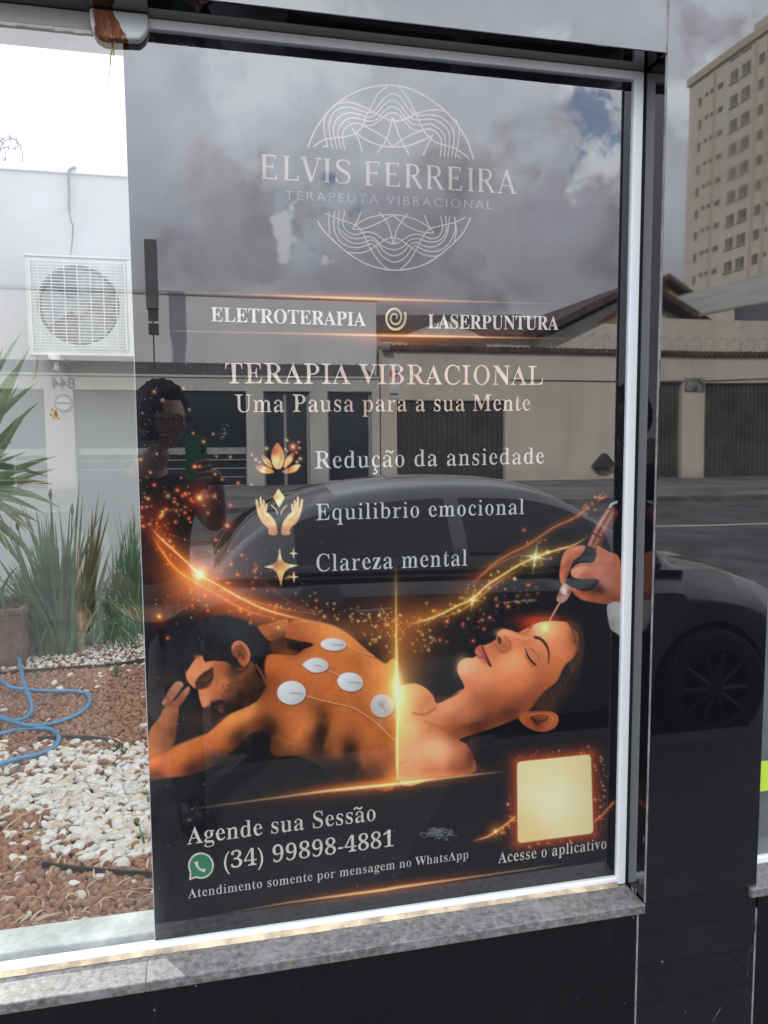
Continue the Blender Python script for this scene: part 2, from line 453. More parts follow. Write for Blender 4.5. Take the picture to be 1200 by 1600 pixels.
# ragged sealant beads
sb = MB()
for i in range(60):
    x = -1.0+i*(0.845/60)
    h = 0.0035+0.003*RNG.random()
    sb.box(x, x+0.0142, -0.004, -0.0005, ZT-0.0121-h, ZT-0.0119)
obj('sealant', sb, M_sealw, win)
sb = MB()
xs = np.linspace(WX0, XR-0.002, 140); hh = 0.0042+0.0016*np.sin(xs*9)+0.0012*RNG.random(140)
for i in range(139):
    sb.prism([(YF-0.0005, ZSILL+0.0006), (YF-0.004-hh[i], ZSILL+0.0006), (YF-0.0015, ZSILL+0.0075)], 'x', xs[i], xs[i+1]+0.0002)
obj('sealant', sb, M_seal, win)
gm = bpy.data.meshes.new('glass_pane')
gmb = MB().box(WX0, XR+0.004, 0.0, 0.0035, ZB-0.004, ZT+0.004)
gmb.mi = [1, 1, 0, 1, 1, 1]
obj('glass_pane', gmb, [M_glass, M_glassin], win)
# patch fitting with rust
def fitting_mat():
    a = Mat("rusted white fitting")
    tcx = a.n('ShaderNodeTexCoord'); sp = a.n('ShaderNodeSeparateXYZ'); a.l(tcx.outputs['Object'], sp.inputs[0])
    n_ = a.noise(60, 5, 0.6)
    x = a.math('ADD', sp.outputs[0], a.math('MULTIPLY', a.math('SUBTRACT', n_, 0.5), 0.012))
    # wedge of rust leaning to the right as it runs down
    edge = a.math('ADD', -0.1165, a.math('MULTIPLY', a.math('SUBTRACT', 2.2227, sp.outputs[2]), 0.55))
    r1 = a.ramp(a.math('SUBTRACT', edge, x), -0.0006, 0.0012)
    r2 = a.ramp(a.math('SUBTRACT', x, -0.1500), -0.0005, 0.002)
    rr = a.math('MULTIPLY', r1, r2)
    pale = a.ramp(a.noise(170, 3, 0.6, stretch=(1, 1, 0.35)), 0.57, 0.66)
    rust = a.mix(a.ramp(a.noise(90, 4, 0.6, stretch=(1, 1, 0.3)), 0.35, 0.65), (0.10, 0.032, 0.014), (0.30, 0.11, 0.045))
    rust = a.mix(a.math('MULTIPLY', pale, 0.6), rust, (0.62, 0.45, 0.22))
    a.bsdf(a.mix(rr, (0.60, 0.64, 0.64), rust), a.mix(rr, (0.3, 0.3, 0.3), (0.8, 0.8, 0.8)), bump=n_, bstr=0.1, bdist=0.002)
    return a.m
x0, x1, zb_ = -0.1555, -0.0665, 2.1885
rc = 0.024
pts = [(x0, ZS-0.0008), (x0, zb_+rc)]
pts += [(x0+rc-rc*math.cos(t), zb_+rc-rc*math.sin(t)) for t in np.linspace(0.15, 1.57, 7)]
pts += [(x1-0.016+0.016*math.sin(t), zb_+0.012+0.016-0.016*math.cos(t)-0.009*(1-math.sin(t))) for t in np.linspace(0, 1.45, 7)]
pts += [(x1, ZS-0.0008)]
obj('patch_fitting', MB().prism(pts, 'y', -0.021, -0.0008), fitting_mat(), win, bevel=0.004, bseg=3)
# rust run and dried sealant on the glass below it
M_rust = simple("rust run", (0.42, 0.26, 0.09), 0.8, var=0.3, scale=60)
rb = MB()
def ribbon_px(mb, pts, widths, y):
    """flat ribbon through photo points lying on the plane y"""
    pw = [P(a, b, y) for a, b in pts]
    n = len(pw); vs = []
    for i, p in enumerate(pw):
        t = pw[min(i+1, n-1)]-pw[max(i-1, 0)]; t = t/(np.linalg.norm(t)+1e-9)
        nn = np.array([t[2], 0, -t[0]])
        w = widths[i] if isinstance(widths, (list, tuple, np.ndarray)) else widths
        vs += [p-nn*w/2, p+nn*w/2]
    mb.add(vs, [(2*i, 2*i+1, 2*i+3, 2*i+2) for i in range(n-1)])
ribbon_px(rb, crom([(173, 60), (176, 72), (173, 88), (172, 105), (169, 140), (168, 157)]), list(np.linspace(0.0035, 0.0005, 31)), -0.0006)
ribbon_px(rb, crom([(174, 62), (178, 80), (176, 92)]), list(np.linspace(0.003, 0.001, 13)), -0.0007)
obj('rust_run', rb, M_rust, win)
# stone sill in two slabs
s1 = MB()
s1.box(0-0.118, XJ-0.001, -0.0825, YF-0.0008, ZSILL-0.019, ZSILL)
obj('sill', s1, M_sill, shop, bevel=0.002)
obj('sill', MB().box(XL, -0.1195, -0.0825, YF-0.0008, ZSILL-0.019, ZSILL-0.0004), M_sill, shop, bevel=0.002)
sg = MB()
sg.box(-0.1194, -0.1181, -0.0820, YF-0.001, ZSILL-0.018, ZSILL-0.0006)
obj('grout', sg, M_grout, shop)
obj('inner_ledge', MB().box(WX0, XJ, 0.0131, 0.09, 0.561, ZB+0.012), M_cem, shop, bevel=0.004)
# second window at the right edge of the picture
w2 = bpy.data.objects.new('window', None); COL.objects.link(w2); w2.parent = shop; w2.location = -shop.location
mitre_frame(XJ2+0.0005, 2.196, ZB-FRB, ZS-0.0006, 0.019, 0.019, 0.015, 0.0142, YF, 0.012, 'frame', w2)
g2 = MB().box(XJ2+0.012, 2.19, 0.0, 0.0035, ZB-0.004, ZT+0.004); g2.mi = [1, 1, 0, 1, 1, 1]
obj('glass_pane', g2, [M_glass, M_glassin], w2)
obj('frosted_film', MB().box(XJ2+0.014, 2.185, 0.006, 0.009, ZB, ZT), simple("grey frosted film", (0.17, 0.185, 0.185), 0.6, var=0.06, scale=3), w2)
obj('sill', MB().box(1.066, 2.198, -0.087, YF-0.0008, ZSILL-0.019, ZSILL), M_sill, shop, bevel=0.002)
st = obj('sticker', MB().box(XJ2+0.026, XJ2+0.17, -0.0012, -0.0004, P(1192, 1236, 0)[2], P(1192, 1189, 0)[2]), simple("lime vinyl", (0.55, 0.72, 0.06), 0.5, var=0.05), None)
tag(st, "lime green sticker on the glass of the neighbouring window", "sticker")
# scratches and drips on the granite
sc_ = MB()
def mark(mb, pts, w, y=GY-0.0004):
    ribbon_px(mb, crom(pts, sub=3), w, y)
for i in range(9): mark(sc_, [(1184-i*0.3, 1425+i*4), (1179-i*0.7, 1455+i*3), (1174-i*0.5, 1490+i*3), (1168-i*0.3, 1520+i*4)], 0.0006+0.0007*RNG.random())
mark(sc_, [(1126, 1575), (1120, 1585), (1114, 1596)], 0.0018)
mark(sc_, [(1034, 1502), (1036, 1504)], 0.004); mark(sc_, [(1070, 1580), (1072, 1582)], 0.002)
mark(sc_, [(986, 1386), (990, 1392), (988, 1397)], 0.003); mark(sc_, [(994, 1388), (993, 1397)], 0.002)
mark(sc_, [(988, 1433), (991, 1434)], 0.003)
mark(sc_, [(305, 1540), (307, 1541)], 0.003); mark(sc_, [(240, 1578), (243, 1579)], 0.003)
for i in range(40):
    a_, b_ = RNG.uniform(20, 1180), RNG.uniform(1430, 1600)
    if b_ > 1600-(a_/1200)*140+60: mark(sc_, [(a_, b_), (a_+RNG.uniform(-2, 2), b_+RNG.uniform(0.5, 2.5))], RNG.uniform(0.0006, 0.0014))
for i in range(26):
    a_, b_ = RNG.uniform(1045, 1195), RNG.uniform(60, 1400)
    mark(sc_, [(a_, b_), (a_+RNG.uniform(-1, 1), b_+RNG.uniform(0.5, 1.5))], RNG.uniform(0.0005, 0.001))
tag(obj('scuff_marks', sc_, simple("pale scuff", (0.13, 0.13, 0.14), 0.8, var=0.3, scale=80), shop), None, None, kind='stuff')
# dried splashes on the glass
sp_ = MB()
for cx, cy, sx, sy, n_ in ((208, 352, 8, 8, 5), (216, 347, 10, 6, 6), (350, 498, 60, 2.5, 40), (316, 548, 4, 12, 22), (290, 565, 10, 6, 22), (350, 677, 8, 12, 30), (815, 338, 6, 12, 26), (625, 395, 8, 14, 8),
                           (240, 690, 30, 60, 26), (232, 650, 16, 40, 22), (245, 120, 40, 30, 14), (500, 520, 300, 300, 40), (700, 1350, 240, 60, 40), (930, 640, 30, 300, 26), (290, 1200, 60, 200, 40), (735, 398, 4, 6, 3)):
    for i in range(n_):
        a_, b_ = cx+RNG.normal()*sx*0.5, cy+RNG.normal()*sy*0.5
        if 195 < a_ < 985: 
            r_ = RNG.uniform(0.25, 0.95)
            ribbon_px(sp_, [(a_, b_-r_), (a_+RNG.normal()*0.3, b_+r_)], 0.0005+0.0011*RNG.random()**2, -0.0005)
# two cobweb clots
for cx, cy in ((684, 1301),):
    for i in range(60):
        a_, b_ = cx+RNG.normal()*9, cy+RNG.normal()*4.5
        ribbon_px(sp_, crom([(a_, b_), (a_+RNG.normal()*6, b_+RNG.normal()*3), (a_+RNG.normal()*8, b_+RNG.normal()*3)], sub=3), 0.0005, -0.0005)
tag(obj('dried_splashes', sp_, simple("dried splash", (0.22, 0.23, 0.25), 0.8, var=0.2, scale=50), win), None, None, kind='stuff')
# an old scrap of tape on the glass
tp = MB()
for i, (pp, w) in enumerate((([(80, 640), (86, 644), (93, 655)], 0.006), ([(78, 647), (84, 652)], 0.004), ([(87, 640), (84, 656)], 0.003))):
    ribbon_px(tp, pp, w, -0.0006-0.0001*i)
tag(obj('tape_scrap', tp, simple("old tape", (0.45, 0.30, 0.14), 0.6, var=0.4, scale=120)), "torn scrap of brown tape stuck to the clear glass", "tape")

# ================================================================== the printed poster behind the glass
PY = 0.0062
NX, NZ = 640, 1150
gx = np.linspace(XP, XR+0.001, NX); gz = np.linspace(ZT-0.0008, ZB+0.0005, NZ)
GX, GZ = np.meshgrid(gx, gz)
PX, PYY = proj(GX, PY, GZ)                      # where each print dot sits in the photo
IMG = np.zeros((NZ, NX, 3)); IMG[:] = lin((17, 20, 27))*0.75

def win_(x0, y0, x1, y1):
    c = [P(a, b, PY) for a in (x0, x1) for b in (y0, y1)]
    xs_ = [q[0] for q in c]; zs_ = [q[2] for q in c]
    j0 = max(int((min(xs_)-gx[0])/(gx[1]-gx[0]))-1, 0); j1 = min(int((max(xs_)-gx[0])/(gx[1]-gx[0]))+2, NX)
    i0 = max(int((gz[0]-max(zs_))/(gz[0]-gz[1]))-1, 0); i1 = min(int((gz[0]-min(zs_))/(gz[0]-gz[1]))+2, NZ)
    if j1 <= j0 or i1 <= i0: return None
    return (slice(i0, i1), slice(j0, j1))
def sst(x): x = np.clip(x, 0, 1); return x*x*(3-2*x)
def idw(X, Y, cols, pw=1.5, eps=60.0):
    num = np.zeros(X.shape+(3,)); den = np.zeros(X.shape)
    for c in cols:
        w = 1.0/((X-c[0])**2+(Y-c[1])**2+eps)**pw
        if len(c) > 3: w = w*c[3]
        num += w[..., None]*lin(c[2]); den += w
    return num/den[..., None]
def sdf(X, Y, pts):
    d = np.full(X.shape, 1e18); ins = np.zeros(X.shape, bool); n = len(pts)
    for i in range(n):
        ax, ay = pts[i]; bx, by = pts[(i+1) % n]
        ex, ey = bx-ax, by-ay; L = ex*ex+ey*ey+1e-9
        t = np.clip(((X-ax)*ex+(Y-ay)*ey)/L, 0, 1)
        d = np.minimum(d, (X-ax-t*ex)**2+(Y-ay-t*ey)**2)
        c = ((ay > Y) != (by > Y))
        if ay != by: ins ^= c & (X < (bx-ax)*(Y-ay)/(by-ay)+ax)
    d = np.sqrt(d); return np.where(ins, d, -d)
def dpoly(X, Y, pts):
    d = np.full(X.shape, 1e18); tt = np.zeros(X.shape); n = len(pts)
    for i in range(n-1):
        ax, ay = pts[i]; bx, by = pts[i+1]
        ex, ey = bx-ax, by-ay; L = ex*ex+ey*ey+1e-9
        t = np.clip(((X-ax)*ex+(Y-ay)*ey)/L, 0, 1)
        q = (X-ax-t*ex)**2+(Y-ay-t*ey)**2
        m = q < d; d = np.where(m, q, d); tt = np.where(m, (i+t)/(n-1), tt)
    return np.sqrt(d), tt
def blend(w, a, c): IMG[w] = IMG[w]*(1-a[..., None])+c*a[..., None]
def blur2(c, r_):
    for ax in (0, 1):
        for _ in range(2):
            p_ = np.pad(c, [(r_+1, r_) if k == ax else (0, 0) for k in range(c.ndim)], mode='edge'); q_ = np.cumsum(p_, axis=ax); n_ = c.shape[ax]
            c = (np.take(q_, range(2*r_+1, 2*r_+1+n_), axis=ax)-np.take(q_, range(0, n_), axis=ax))/(2*r_+1)
    return c
def fill(pts, col, feather=1.6, alpha=1.0, smooth=True, eps=60.0, pw=1.5, grow=0.0, soft=0, contrast=0.0, grain=0.0, gain=1.0):
    pts = [tuple(q) for q in (crom(pts, True, 5) if smooth else pts)]
    xs_ = [p[0] for p in pts]; ys_ = [p[1] for p in pts]; f = feather+3
    w = win_(min(xs_)-f, min(ys_)-f, max(xs_)+f, max(ys_)+f)
    if w is None: return
    X, Y = PX[w], PYY[w]
    a = sst((sdf(X, Y, pts)+grow)/feather+0.5)*alpha
    if isinstance(col, tuple): c = lin(col)
    else:
        c = idw(X, Y, col, pw, eps)
        if soft: c = blur2(c, soft)
        if contrast:
            lum = c.mean(-1, keepdims=True); ref = np.exp(np.log(lum+1e-4).mean())
            c = c*np.clip((lum+1e-4)/ref, 0.05, 4)**contrast
        if grain: c = c*(1+grain*(blur2(RNG.normal(size=X.shape+(1,)), 1)*2.2+blur2(RNG.normal(size=X.shape+(1,)), 4)*4.0))
        c = np.clip(c*gain, 0, 0.95)
    blend(w, a, c)
def line(pts, width, col, alpha=1.0, feather=1.0, smooth=True, taper=(1, 1), add=False, fade=(0, 0)):
    pts = [tuple(q) for q in (crom(pts, False, 5) if smooth else pts)]
    xs_ = [p[0] for p in pts]; ys_ = [p[1] for p in pts]; f = width+feather+3
    w = win_(min(xs_)-f, min(ys_)-f, max(xs_)+f, max(ys_)+f)
    if w is None: return
    X, Y = PX[w], PYY[w]; d, t = dpoly(X, Y, pts)
    ww = width*0.5*np.interp(t, [0, 0.5, 1], [taper[0], 1, taper[1]])
    a = sst((ww-d)/feather+0.5)*alpha
    if fade[0]: a = a*sst(t/fade[0])
    if fade[1]: a = a*sst((1-t)/fade[1])
    if add: IMG[w] = IMG[w]+a[..., None]*lin(col)
    else: blend(w, a, lin(col))
def glow(x, y, r_, col, k=1.0, ry=None, rot=0.0, p=1.0):
    ry = ry or r_; q = max(r_, ry)*3
    w = win_(x-q, y-q, x+q, y+q)
    if w is None: return
    dx, dy = PX[w]-x, PYY[w]-y
    if rot: dx, dy = dx*math.cos(rot)+dy*math.sin(rot), -dx*math.sin(rot)+dy*math.cos(rot)
    e = np.exp(-((dx/r_)**2+(dy/ry)**2)**p)
    IMG[w] += (k*e)[..., None]*lin(col)
def shade(x, y, r_, col, k=1.0, ry=None, rot=0.0):
    """soft brush of opaque colour"""
    ry = ry or r_; q = max(r_, ry)*2.6
    w = win_(x-q, y-q, x+q, y+q)
    if w is None: return
    dx, dy = PX[w]-x, PYY[w]-y
    if rot: dx, dy = dx*math.cos(rot)+dy*math.sin(rot), -dx*math.sin(rot)+dy*math.cos(rot)
    blend(w, k*np.exp(-((dx/r_)**2+(dy/ry)**2)), lin(col))
def glowline(pts, core, halo, ccol, hcol, k=1.0, kh=0.5, fade=(0.3, 0.3), smooth=True):
    pts = [tuple(q) for q in (crom(pts, False, 6) if smooth else pts)]
    xs_ = [p[0] for p in pts]; ys_ = [p[1] for p in pts]; f = halo*3
    w = win_(min(xs_)-f, min(ys_)-f, max(xs_)+f, max(ys_)+f)
    if w is None: return
    d, t = dpoly(PX[w], PYY[w], pts)
    fa = (sst(t/fade[0]) if fade[0] else 1)*(sst((1-t)/fade[1]) if fade[1] else 1)
    IMG[w] += (k*fa*np.exp(-(d/core)**2))[..., None]*lin(ccol)+(kh*fa*np.exp(-(d/halo)**1.4))[..., None]*lin(hcol)
def Zf(x0, y0, s):
    def f(*pts):
        return [(x0+p[0]/s, y0+p[1]/s)+tuple(p[2:]) for p in pts]
    return f
Z1 = Zf(220, 920, 2.857); Z2 = Zf(600, 760, 2.857); Z3 = Zf(220, 700, 2.857); Z4 = Zf(260, 1200, 3.158); Z5 = Zf(620, 1160, 3.158); Z6 = Zf(380, 660, 5.714)

# ---- faint dark cloth the man lies on
for x, y, r_, c, k in ((300, 1130, 60, (52, 34, 26), 0.6), (255, 1060, 26, (58, 36, 28), 0.7), (320, 1125, 22, (84, 52, 34), 0.5), (420, 1180, 70, (30, 27, 28), 0.6), (560, 950, 60, (60, 38, 30), 0.35), (700, 1000, 60, (34, 27, 25), 0.5)):
    shade(x, y, r_, c, k, r_*0.5)
# ---- haze of the left swirl and the right swirl
for x, y, r_, ry, rot, c, k in ((330, 925, 70, 26, 0.45, (235, 120, 60), 0.42), (300, 905, 40, 30, 0.6, (250, 130, 60), 0.35), (390, 950, 80, 22, 0.35, (220, 120, 70), 0.34), (470, 968, 70, 16, 0.15, (200, 120, 75), 0.22), (260, 850, 36, 14, 1.0, (230, 90, 40), 0.30), (245, 815, 22, 30, 0.2, (190, 70, 35), 0.22),
                               (350, 890, 60, 40, 0.5, (200, 130, 100), 0.16), (275, 935, 22, 16, 0, (180, 70, 35), 0.25), (620, 985, 46, 40, 0, (220, 120, 50), 0.24), (660, 965, 50, 14, -0.3, (200, 120, 50), 0.35), (560, 985, 40, 14, 0, (190, 110, 50), 0.22), (735, 920, 60, 20, -0.55, (150, 85, 40), 0.32), (800, 880, 50, 14, -0.5, (130, 85, 45), 0.22), (640, 1010, 26, 60, 0, (190, 110, 40), 0.2)):
    glow(x, y, r_, c, k, ry, rot)

# ---- the man lying face down
BODY = Z1((42, 850), (38, 800), (40, 760), (100, 735), (200, 690), (290, 650), (340, 610), (400, 560), (470, 530), (520, 500), (550, 450), (556, 400), (553, 350), (566, 298), (620, 292), (690, 295), (730, 270), (770, 245), (640, 215), (645, 175), (665, 150), (720, 143), (800, 152), (870, 173), (930, 208), (985, 252), (1040, 300), (1090, 335), (1144, 352), (1144, 860), (1000, 880), (930, 880), (870, 850), (800, 795), (700, 747), (590, 742), (575, 650), (500, 640), (420, 715), (330, 785), (230, 828), (120, 842))
bc = Z1((600, 330, (186, 104, 54)), (560, 420, (150, 78, 40)), (850, 460, (188, 106, 54)), (850, 330, (190, 110, 60)), (700, 200, (176, 98, 52)), (690, 260, (140, 72, 38)), (760, 170, (196, 116, 66)), (860, 190, (214, 136, 76)), (940, 230, (206, 128, 70)), (1000, 290, (196, 118, 64)),
        (960, 330, (180, 104, 54)), (1090, 380, (216, 136, 70)), (1110, 430, (222, 142, 74)), (1060, 420, (190, 112, 58)), (1000, 560, (182, 102, 52)), (900, 560, (186, 106, 54)), (780, 330, (196, 114, 60)), (700, 340, (192, 108, 58)), (680, 560, (186, 106, 58)), (640, 600, (176, 100, 54)),
        (700, 640, (196, 116, 64)), (740, 600, (196, 118, 64)), (800, 560, (130, 70, 36)), (810, 640, (84, 46, 27)), (800, 690, (78, 44, 27)), (620, 545, (170, 94, 48)), (690, 700, (166, 96, 54)), (610, 690, (150, 86, 48)), (570, 640, (66, 38, 28)), (560, 610, (120, 66, 38)),
        (470, 560, (220, 140, 80)), (400, 590, (216, 132, 74)), (350, 630, (206, 120, 64)), (500, 600, (140, 76, 42)), (440, 670, (92, 52, 34)), (330, 690, (196, 108, 56)), (250, 700, (190, 104, 54)), (330, 760, (110, 58, 34)), (170, 740, (204, 114, 58)), (120, 790, (196, 100, 48)), (60, 770, (216, 116, 56)), (70, 830, (120, 58, 32)), (230, 810, (96, 48, 30)),
        (880, 620, (172, 98, 50)), (880, 720, (164, 92, 48)), (830, 760, (110, 62, 36)), (930, 720, (92, 52, 32)), (940, 790, (60, 38, 28)), (870, 800, (70, 42, 30)), (1020, 640, (182, 104, 54)), (1000, 740, (158, 88, 46)), (1060, 720, (178, 100, 54)), (1110, 640, (170, 92, 46)), (1110, 760, (160, 86, 44)), (1060, 820, (126, 68, 38)), (1000, 850, (96, 54, 34)), (1120, 840, (190, 110, 56)), (940, 860, (60, 38, 28)))
fill(BODY, bc, 3.0, eps=40, pw=1.7, soft=4, contrast=0.42, grain=0.06, gain=np.array([1.16, 1.04, 1.0]))
# far upper arm behind the neck, and the gap
fill(Z1((525, 172), (560, 158), (650, 135), (655, 180), (640, 225), (600, 238), (565, 225)), Z1((560, 180, (186, 104, 58)), (620, 160, (206, 124, 70)), (610, 220, (120, 62, 36))), 2.5)
fill(Z1((585, 236), (642, 214), (650, 262), (692, 286), (620, 294), (575, 270)), Z1((600, 240, (84, 46, 30)), (640, 240, (66, 36, 25)), (650, 280, (120, 62, 34))), 4)
line(Z1((640, 190), (640, 230), (665, 268), (700, 282)), 3.0, (100, 52, 30), 0.7, 3)
line(Z1((665, 150), (720, 143), (800, 152), (870, 173), (930, 208), (985, 252)), 3, (240, 170, 104), 0.55, 3.5, fade=(0.2, 0.3))
# muscles: blades, spine, ribs
for pts, wd, c, a in ((((560, 300), (552, 350), (560, 410)), 3, (96, 48, 28), 0.6), (((572, 300), (562, 360), (566, 400)), 2, (206, 124, 74), 0.5), (((800, 540), (815, 610), (800, 690), (775, 735)), 12, (70, 38, 25), 0.55), (((880, 560), (850, 640), (815, 740)), 8, (190, 112, 60), 0.35),
                      (((930, 690), (920, 760), (945, 820)), 12, (66, 38, 26), 0.5), (((700, 300), (760, 320), (850, 300)), 8, (214, 134, 76), 0.35), (((620, 540), (700, 570), (770, 560)), 8, (204, 124, 70), 0.3), (((960, 450), (1000, 560), (1060, 640)), 10, (150, 80, 42), 0.3), (((830, 330), (900, 420), (1000, 520)), 10, (150, 82, 42), 0.28),
                      (((400, 560), (470, 535), (520, 505)), 6, (238, 160, 96), 0.5), (((60, 742), (200, 690), (300, 648)), 5, (236, 150, 84), 0.5), (((1010, 640), (990, 740), (1000, 820)), 9, (190, 110, 60), 0.3), (((590, 650), (640, 680), (740, 700)), 8, (208, 128, 72), 0.25)):
    line(Z1(*pts), wd, c, a, wd*0.9, fade=(0.3, 0.3))
for x, y, rx, ry, rot, c, k in ((805, 620, 9, 26, 0.15, (60, 33, 23), 0.62), (795, 700, 10, 22, -0.1, (56, 32, 22), 0.6), (925, 740, 11, 26, 0.1, (46, 28, 22), 0.65), (945, 810, 14, 20, 0, (26, 20, 20), 0.7), (575, 610, 16, 14, 0.2, (58, 31, 21), 0.7), (600, 705, 14, 20, 0, (70, 38, 25), 0.55), (840, 800, 24, 16, 0.2, (30, 21, 20), 0.8), (700, 770, 40, 14, 0, (22, 18, 19), 0.85), (980, 870, 40, 10, 0, (50, 29, 22), 0.6),
                         (380, 760, 40, 14, -0.3, (26, 19, 19), 0.75), (450, 650, 22, 14, -0.4, (84, 44, 27), 0.5), (545, 430, 6, 14, 0.2, (56, 29, 20), 0.7), (120, 690, 8, 18, 0.3, (70, 38, 26), 0.5), (720, 560, 26, 10, 0.2, (206, 118, 60), 0.35), (650, 330, 20, 12, 0, (214, 122, 62), 0.35), (870, 190, 24, 6, 0.3, (236, 158, 92), 0.5), (420, 575, 26, 7, -0.5, (240, 160, 92), 0.45), (200, 715, 30, 8, -0.4, (228, 130, 66), 0.4), (870, 640, 8, 24, 0.2, (206, 120, 62), 0.35), (1030, 660, 10, 26, 0.2, (210, 124, 66), 0.35), (1000, 420, 26, 20, 0, (206, 120, 62), 0.3)):
    shade(*Z1((x, y))[0], rx, c, k, ry, rot)
shade(*Z1((500, 720))[0], 26, (16, 17, 22), 0.85, 16); shade(*Z1((420, 790))[0], 40, (14, 16, 22), 0.9, 16); shade(*Z1((660, 800))[0], 40, (13, 15, 21), 0.95, 17); shade(*Z1((780, 850))[0], 40, (14, 16, 21), 0.85, 14)
shade(*Z1((555, 660))[0], 12, (20, 18, 22), 0.8, 14); shade(*Z1((930, 870))[0], 30, (30, 22, 22), 0.5, 10)
# upright forearm and the hand at the brow
fill(Z1((38, 640), (80, 580), (108, 530), (165, 526), (162, 600), (150, 680), (118, 722), (60, 752), (36, 752)), Z1((60, 660, (190, 106, 58)), (110, 580, (190, 110, 66)), (130, 545, (190, 116, 78)), (150, 640, (110, 60, 36)), (110, 690, (150, 80, 42)), (60, 730, (206, 116, 58)), (155, 570, (130, 74, 46))), 2.2)
fill(Z1((94, 512), (112, 478), (132, 446), (158, 415), (184, 418), (182, 440), (150, 490), (124, 526)), Z1((110, 505, (150, 90, 64)), (150, 430, (196, 130, 100)), (130, 480, (178, 112, 84))), 1.8)
fill(Z1((128, 520), (160, 490), (200, 445), (216, 438), (214, 462), (180, 515), (150, 534)), Z1((150, 520, (160, 94, 62)), (205, 450, (200, 128, 92)), (185, 500, (140, 80, 54))), 1.6)
line(Z1((126, 520), (150, 488), (186, 440)), 1.6, (60, 32, 24), 0.8, 1.2)
# head
FACE = Z1((232, 300), (212, 335), (202, 372), (210, 410), (233, 438), (257, 452), (261, 482), (270, 512), (279, 530), (301, 522), (324, 502), (332, 512), (330, 528), (346, 546), (364, 556), (395, 558), (440, 540), (500, 513), (540, 470), (556, 430), (515, 380), (500, 330), (430, 310), (330, 300))
fill(FACE, Z1((235, 380, (206, 130, 88)), (225, 420, (190, 112, 72)), (290, 345, (196, 122, 82)), (350, 360, (166, 94, 58)), (400, 370, (120, 66, 42)), (330, 430, (186, 110, 70)), (370, 420, (190, 112, 72)), (340, 470, (186, 108, 66)), (300, 480, (196, 118, 74)), (278, 505, (212, 126, 82)), (268, 470, (196, 116, 76)), (430, 420, (122, 72, 46)), (400, 460, (120, 72, 48)),
           (440, 390, (130, 78, 50)), (480, 420, (86, 50, 34)), (440, 480, (70, 44, 32)), (400, 520, (40, 28, 25)), (370, 540, (36, 26, 26)), (345, 535, (66, 40, 34)), (500, 470, (46, 30, 26)), (540, 440, (60, 34, 24)), (330, 518, (90, 54, 44))), 1.8, eps=25, pw=1.7, soft=2, contrast=0.35, grain=0.06, gain=np.array([1.12, 1.04, 1.02]))
fill(Z1((243, 432), (258, 402), (284, 378), (318, 362), (326, 384), (318, 420), (296, 442), (266, 450), (248, 448)), (34, 24, 24), 3.0, 0.92)
line(Z1((246, 420), (270, 388), (320, 358)), 4.0, (28, 22, 22), 0.9, 2)
line(Z1((282, 412), (298, 402), (312, 385)), 2.4, (120, 74, 52), 0.8, 1.6); line(Z1((278, 424), (296, 418), (312, 400)), 1.4, (18, 15, 17), 0.9, 1)
shade(*Z1((300, 500))[0], 4, (230, 150, 104), 0.7, 7); shade(*Z1((316, 508))[0], 3, (70, 38, 28), 0.7)
fill(Z1((328, 506), (352, 494), (380, 500), (392, 522), (372, 540), (350, 530), (336, 522)), (34, 25, 26), 3, 0.92)
line(Z1((340, 521), (352, 527), (362, 536)), 2, (96, 62, 56), 0.5, 1.6)
for x, y, rx, ry, c, k in ((480, 480, 14, 9, (36, 23, 19), 0.7), (430, 525, 14, 7, (26, 19, 18), 0.7), (520, 450, 10, 12, (44, 26, 20), 0.7), (420, 360, 8, 12, (44, 29, 24), 0.7), (352, 520, 6, 5, (28, 20, 20), 0.6), (230, 395, 7, 7, (226, 146, 98), 0.4), (330, 440, 10, 8, (212, 124, 74), 0.45), (284, 480, 4, 7, (222, 140, 92), 0.5), (350, 470, 8, 5, (120, 68, 44), 0.4)):
    shade(*Z1((x, y))[0], rx, c, k, ry)
for i in range(260):                                     # stubble
    t = RNG.random(); a, b = 395+RNG.normal()*38, 440+RNG.normal()*34
    if a > 360: line(Z1((a, b), (a+RNG.normal()*4-3, b+6)), 0.9, (48, 30, 24), 0.35, 0.9, smooth=False)
HAIR = Z1((199, 378), (192, 320), (205, 230), (240, 168), (290, 134), (350, 117), (430, 129), (490, 150), (530, 190), (572, 240), (584, 285), (560, 296), (500, 304), (478, 345), (430, 352), (405, 342), (380, 326), (325, 322), (286, 326), (272, 300), (246, 312), (222, 345))
fill(HAIR, Z1((230, 260, (27, 26, 30)), (330, 160, (46, 47, 50)), (430, 180, (52, 54, 56)), (300, 240, (24, 23, 27)), (400, 280, (26, 24, 27)), (520, 250, (40, 42, 44)), (350, 300, (34, 28, 28)), (560, 270, (30, 26, 28))), 2.4)
for i in range(420):                                     # beard hairs
    a, b = RNG.uniform(345, 530), RNG.uniform(395, 560)
    if b > 395+abs(a-470)*0.35 and b < 470+(530-a)*0.62 and b > 560-(a-330)*1.25:
        line(Z1((a, b), (a-4+RNG.normal()*2, b+6)), 0.8, [(24, 18, 17), (70, 42, 30), (110, 66, 44)][int(RNG.integers(3))], 0.45, 0.8, smooth=False)
line(Z1((262, 458), (268, 478), (282, 500)), 3, (232, 150, 104), 0.55, 3); line(Z1((206, 372), (212, 398), (226, 420)), 4, (236, 156, 108), 0.45, 4)
fill(Z1((338, 524), (352, 519), (372, 524), (368, 534), (350, 536)), (112, 62, 52), 2.4, 0.8); line(Z1((338, 528), (354, 527), (374, 530)), 1.4, (28, 18, 18), 0.9, 1.2)
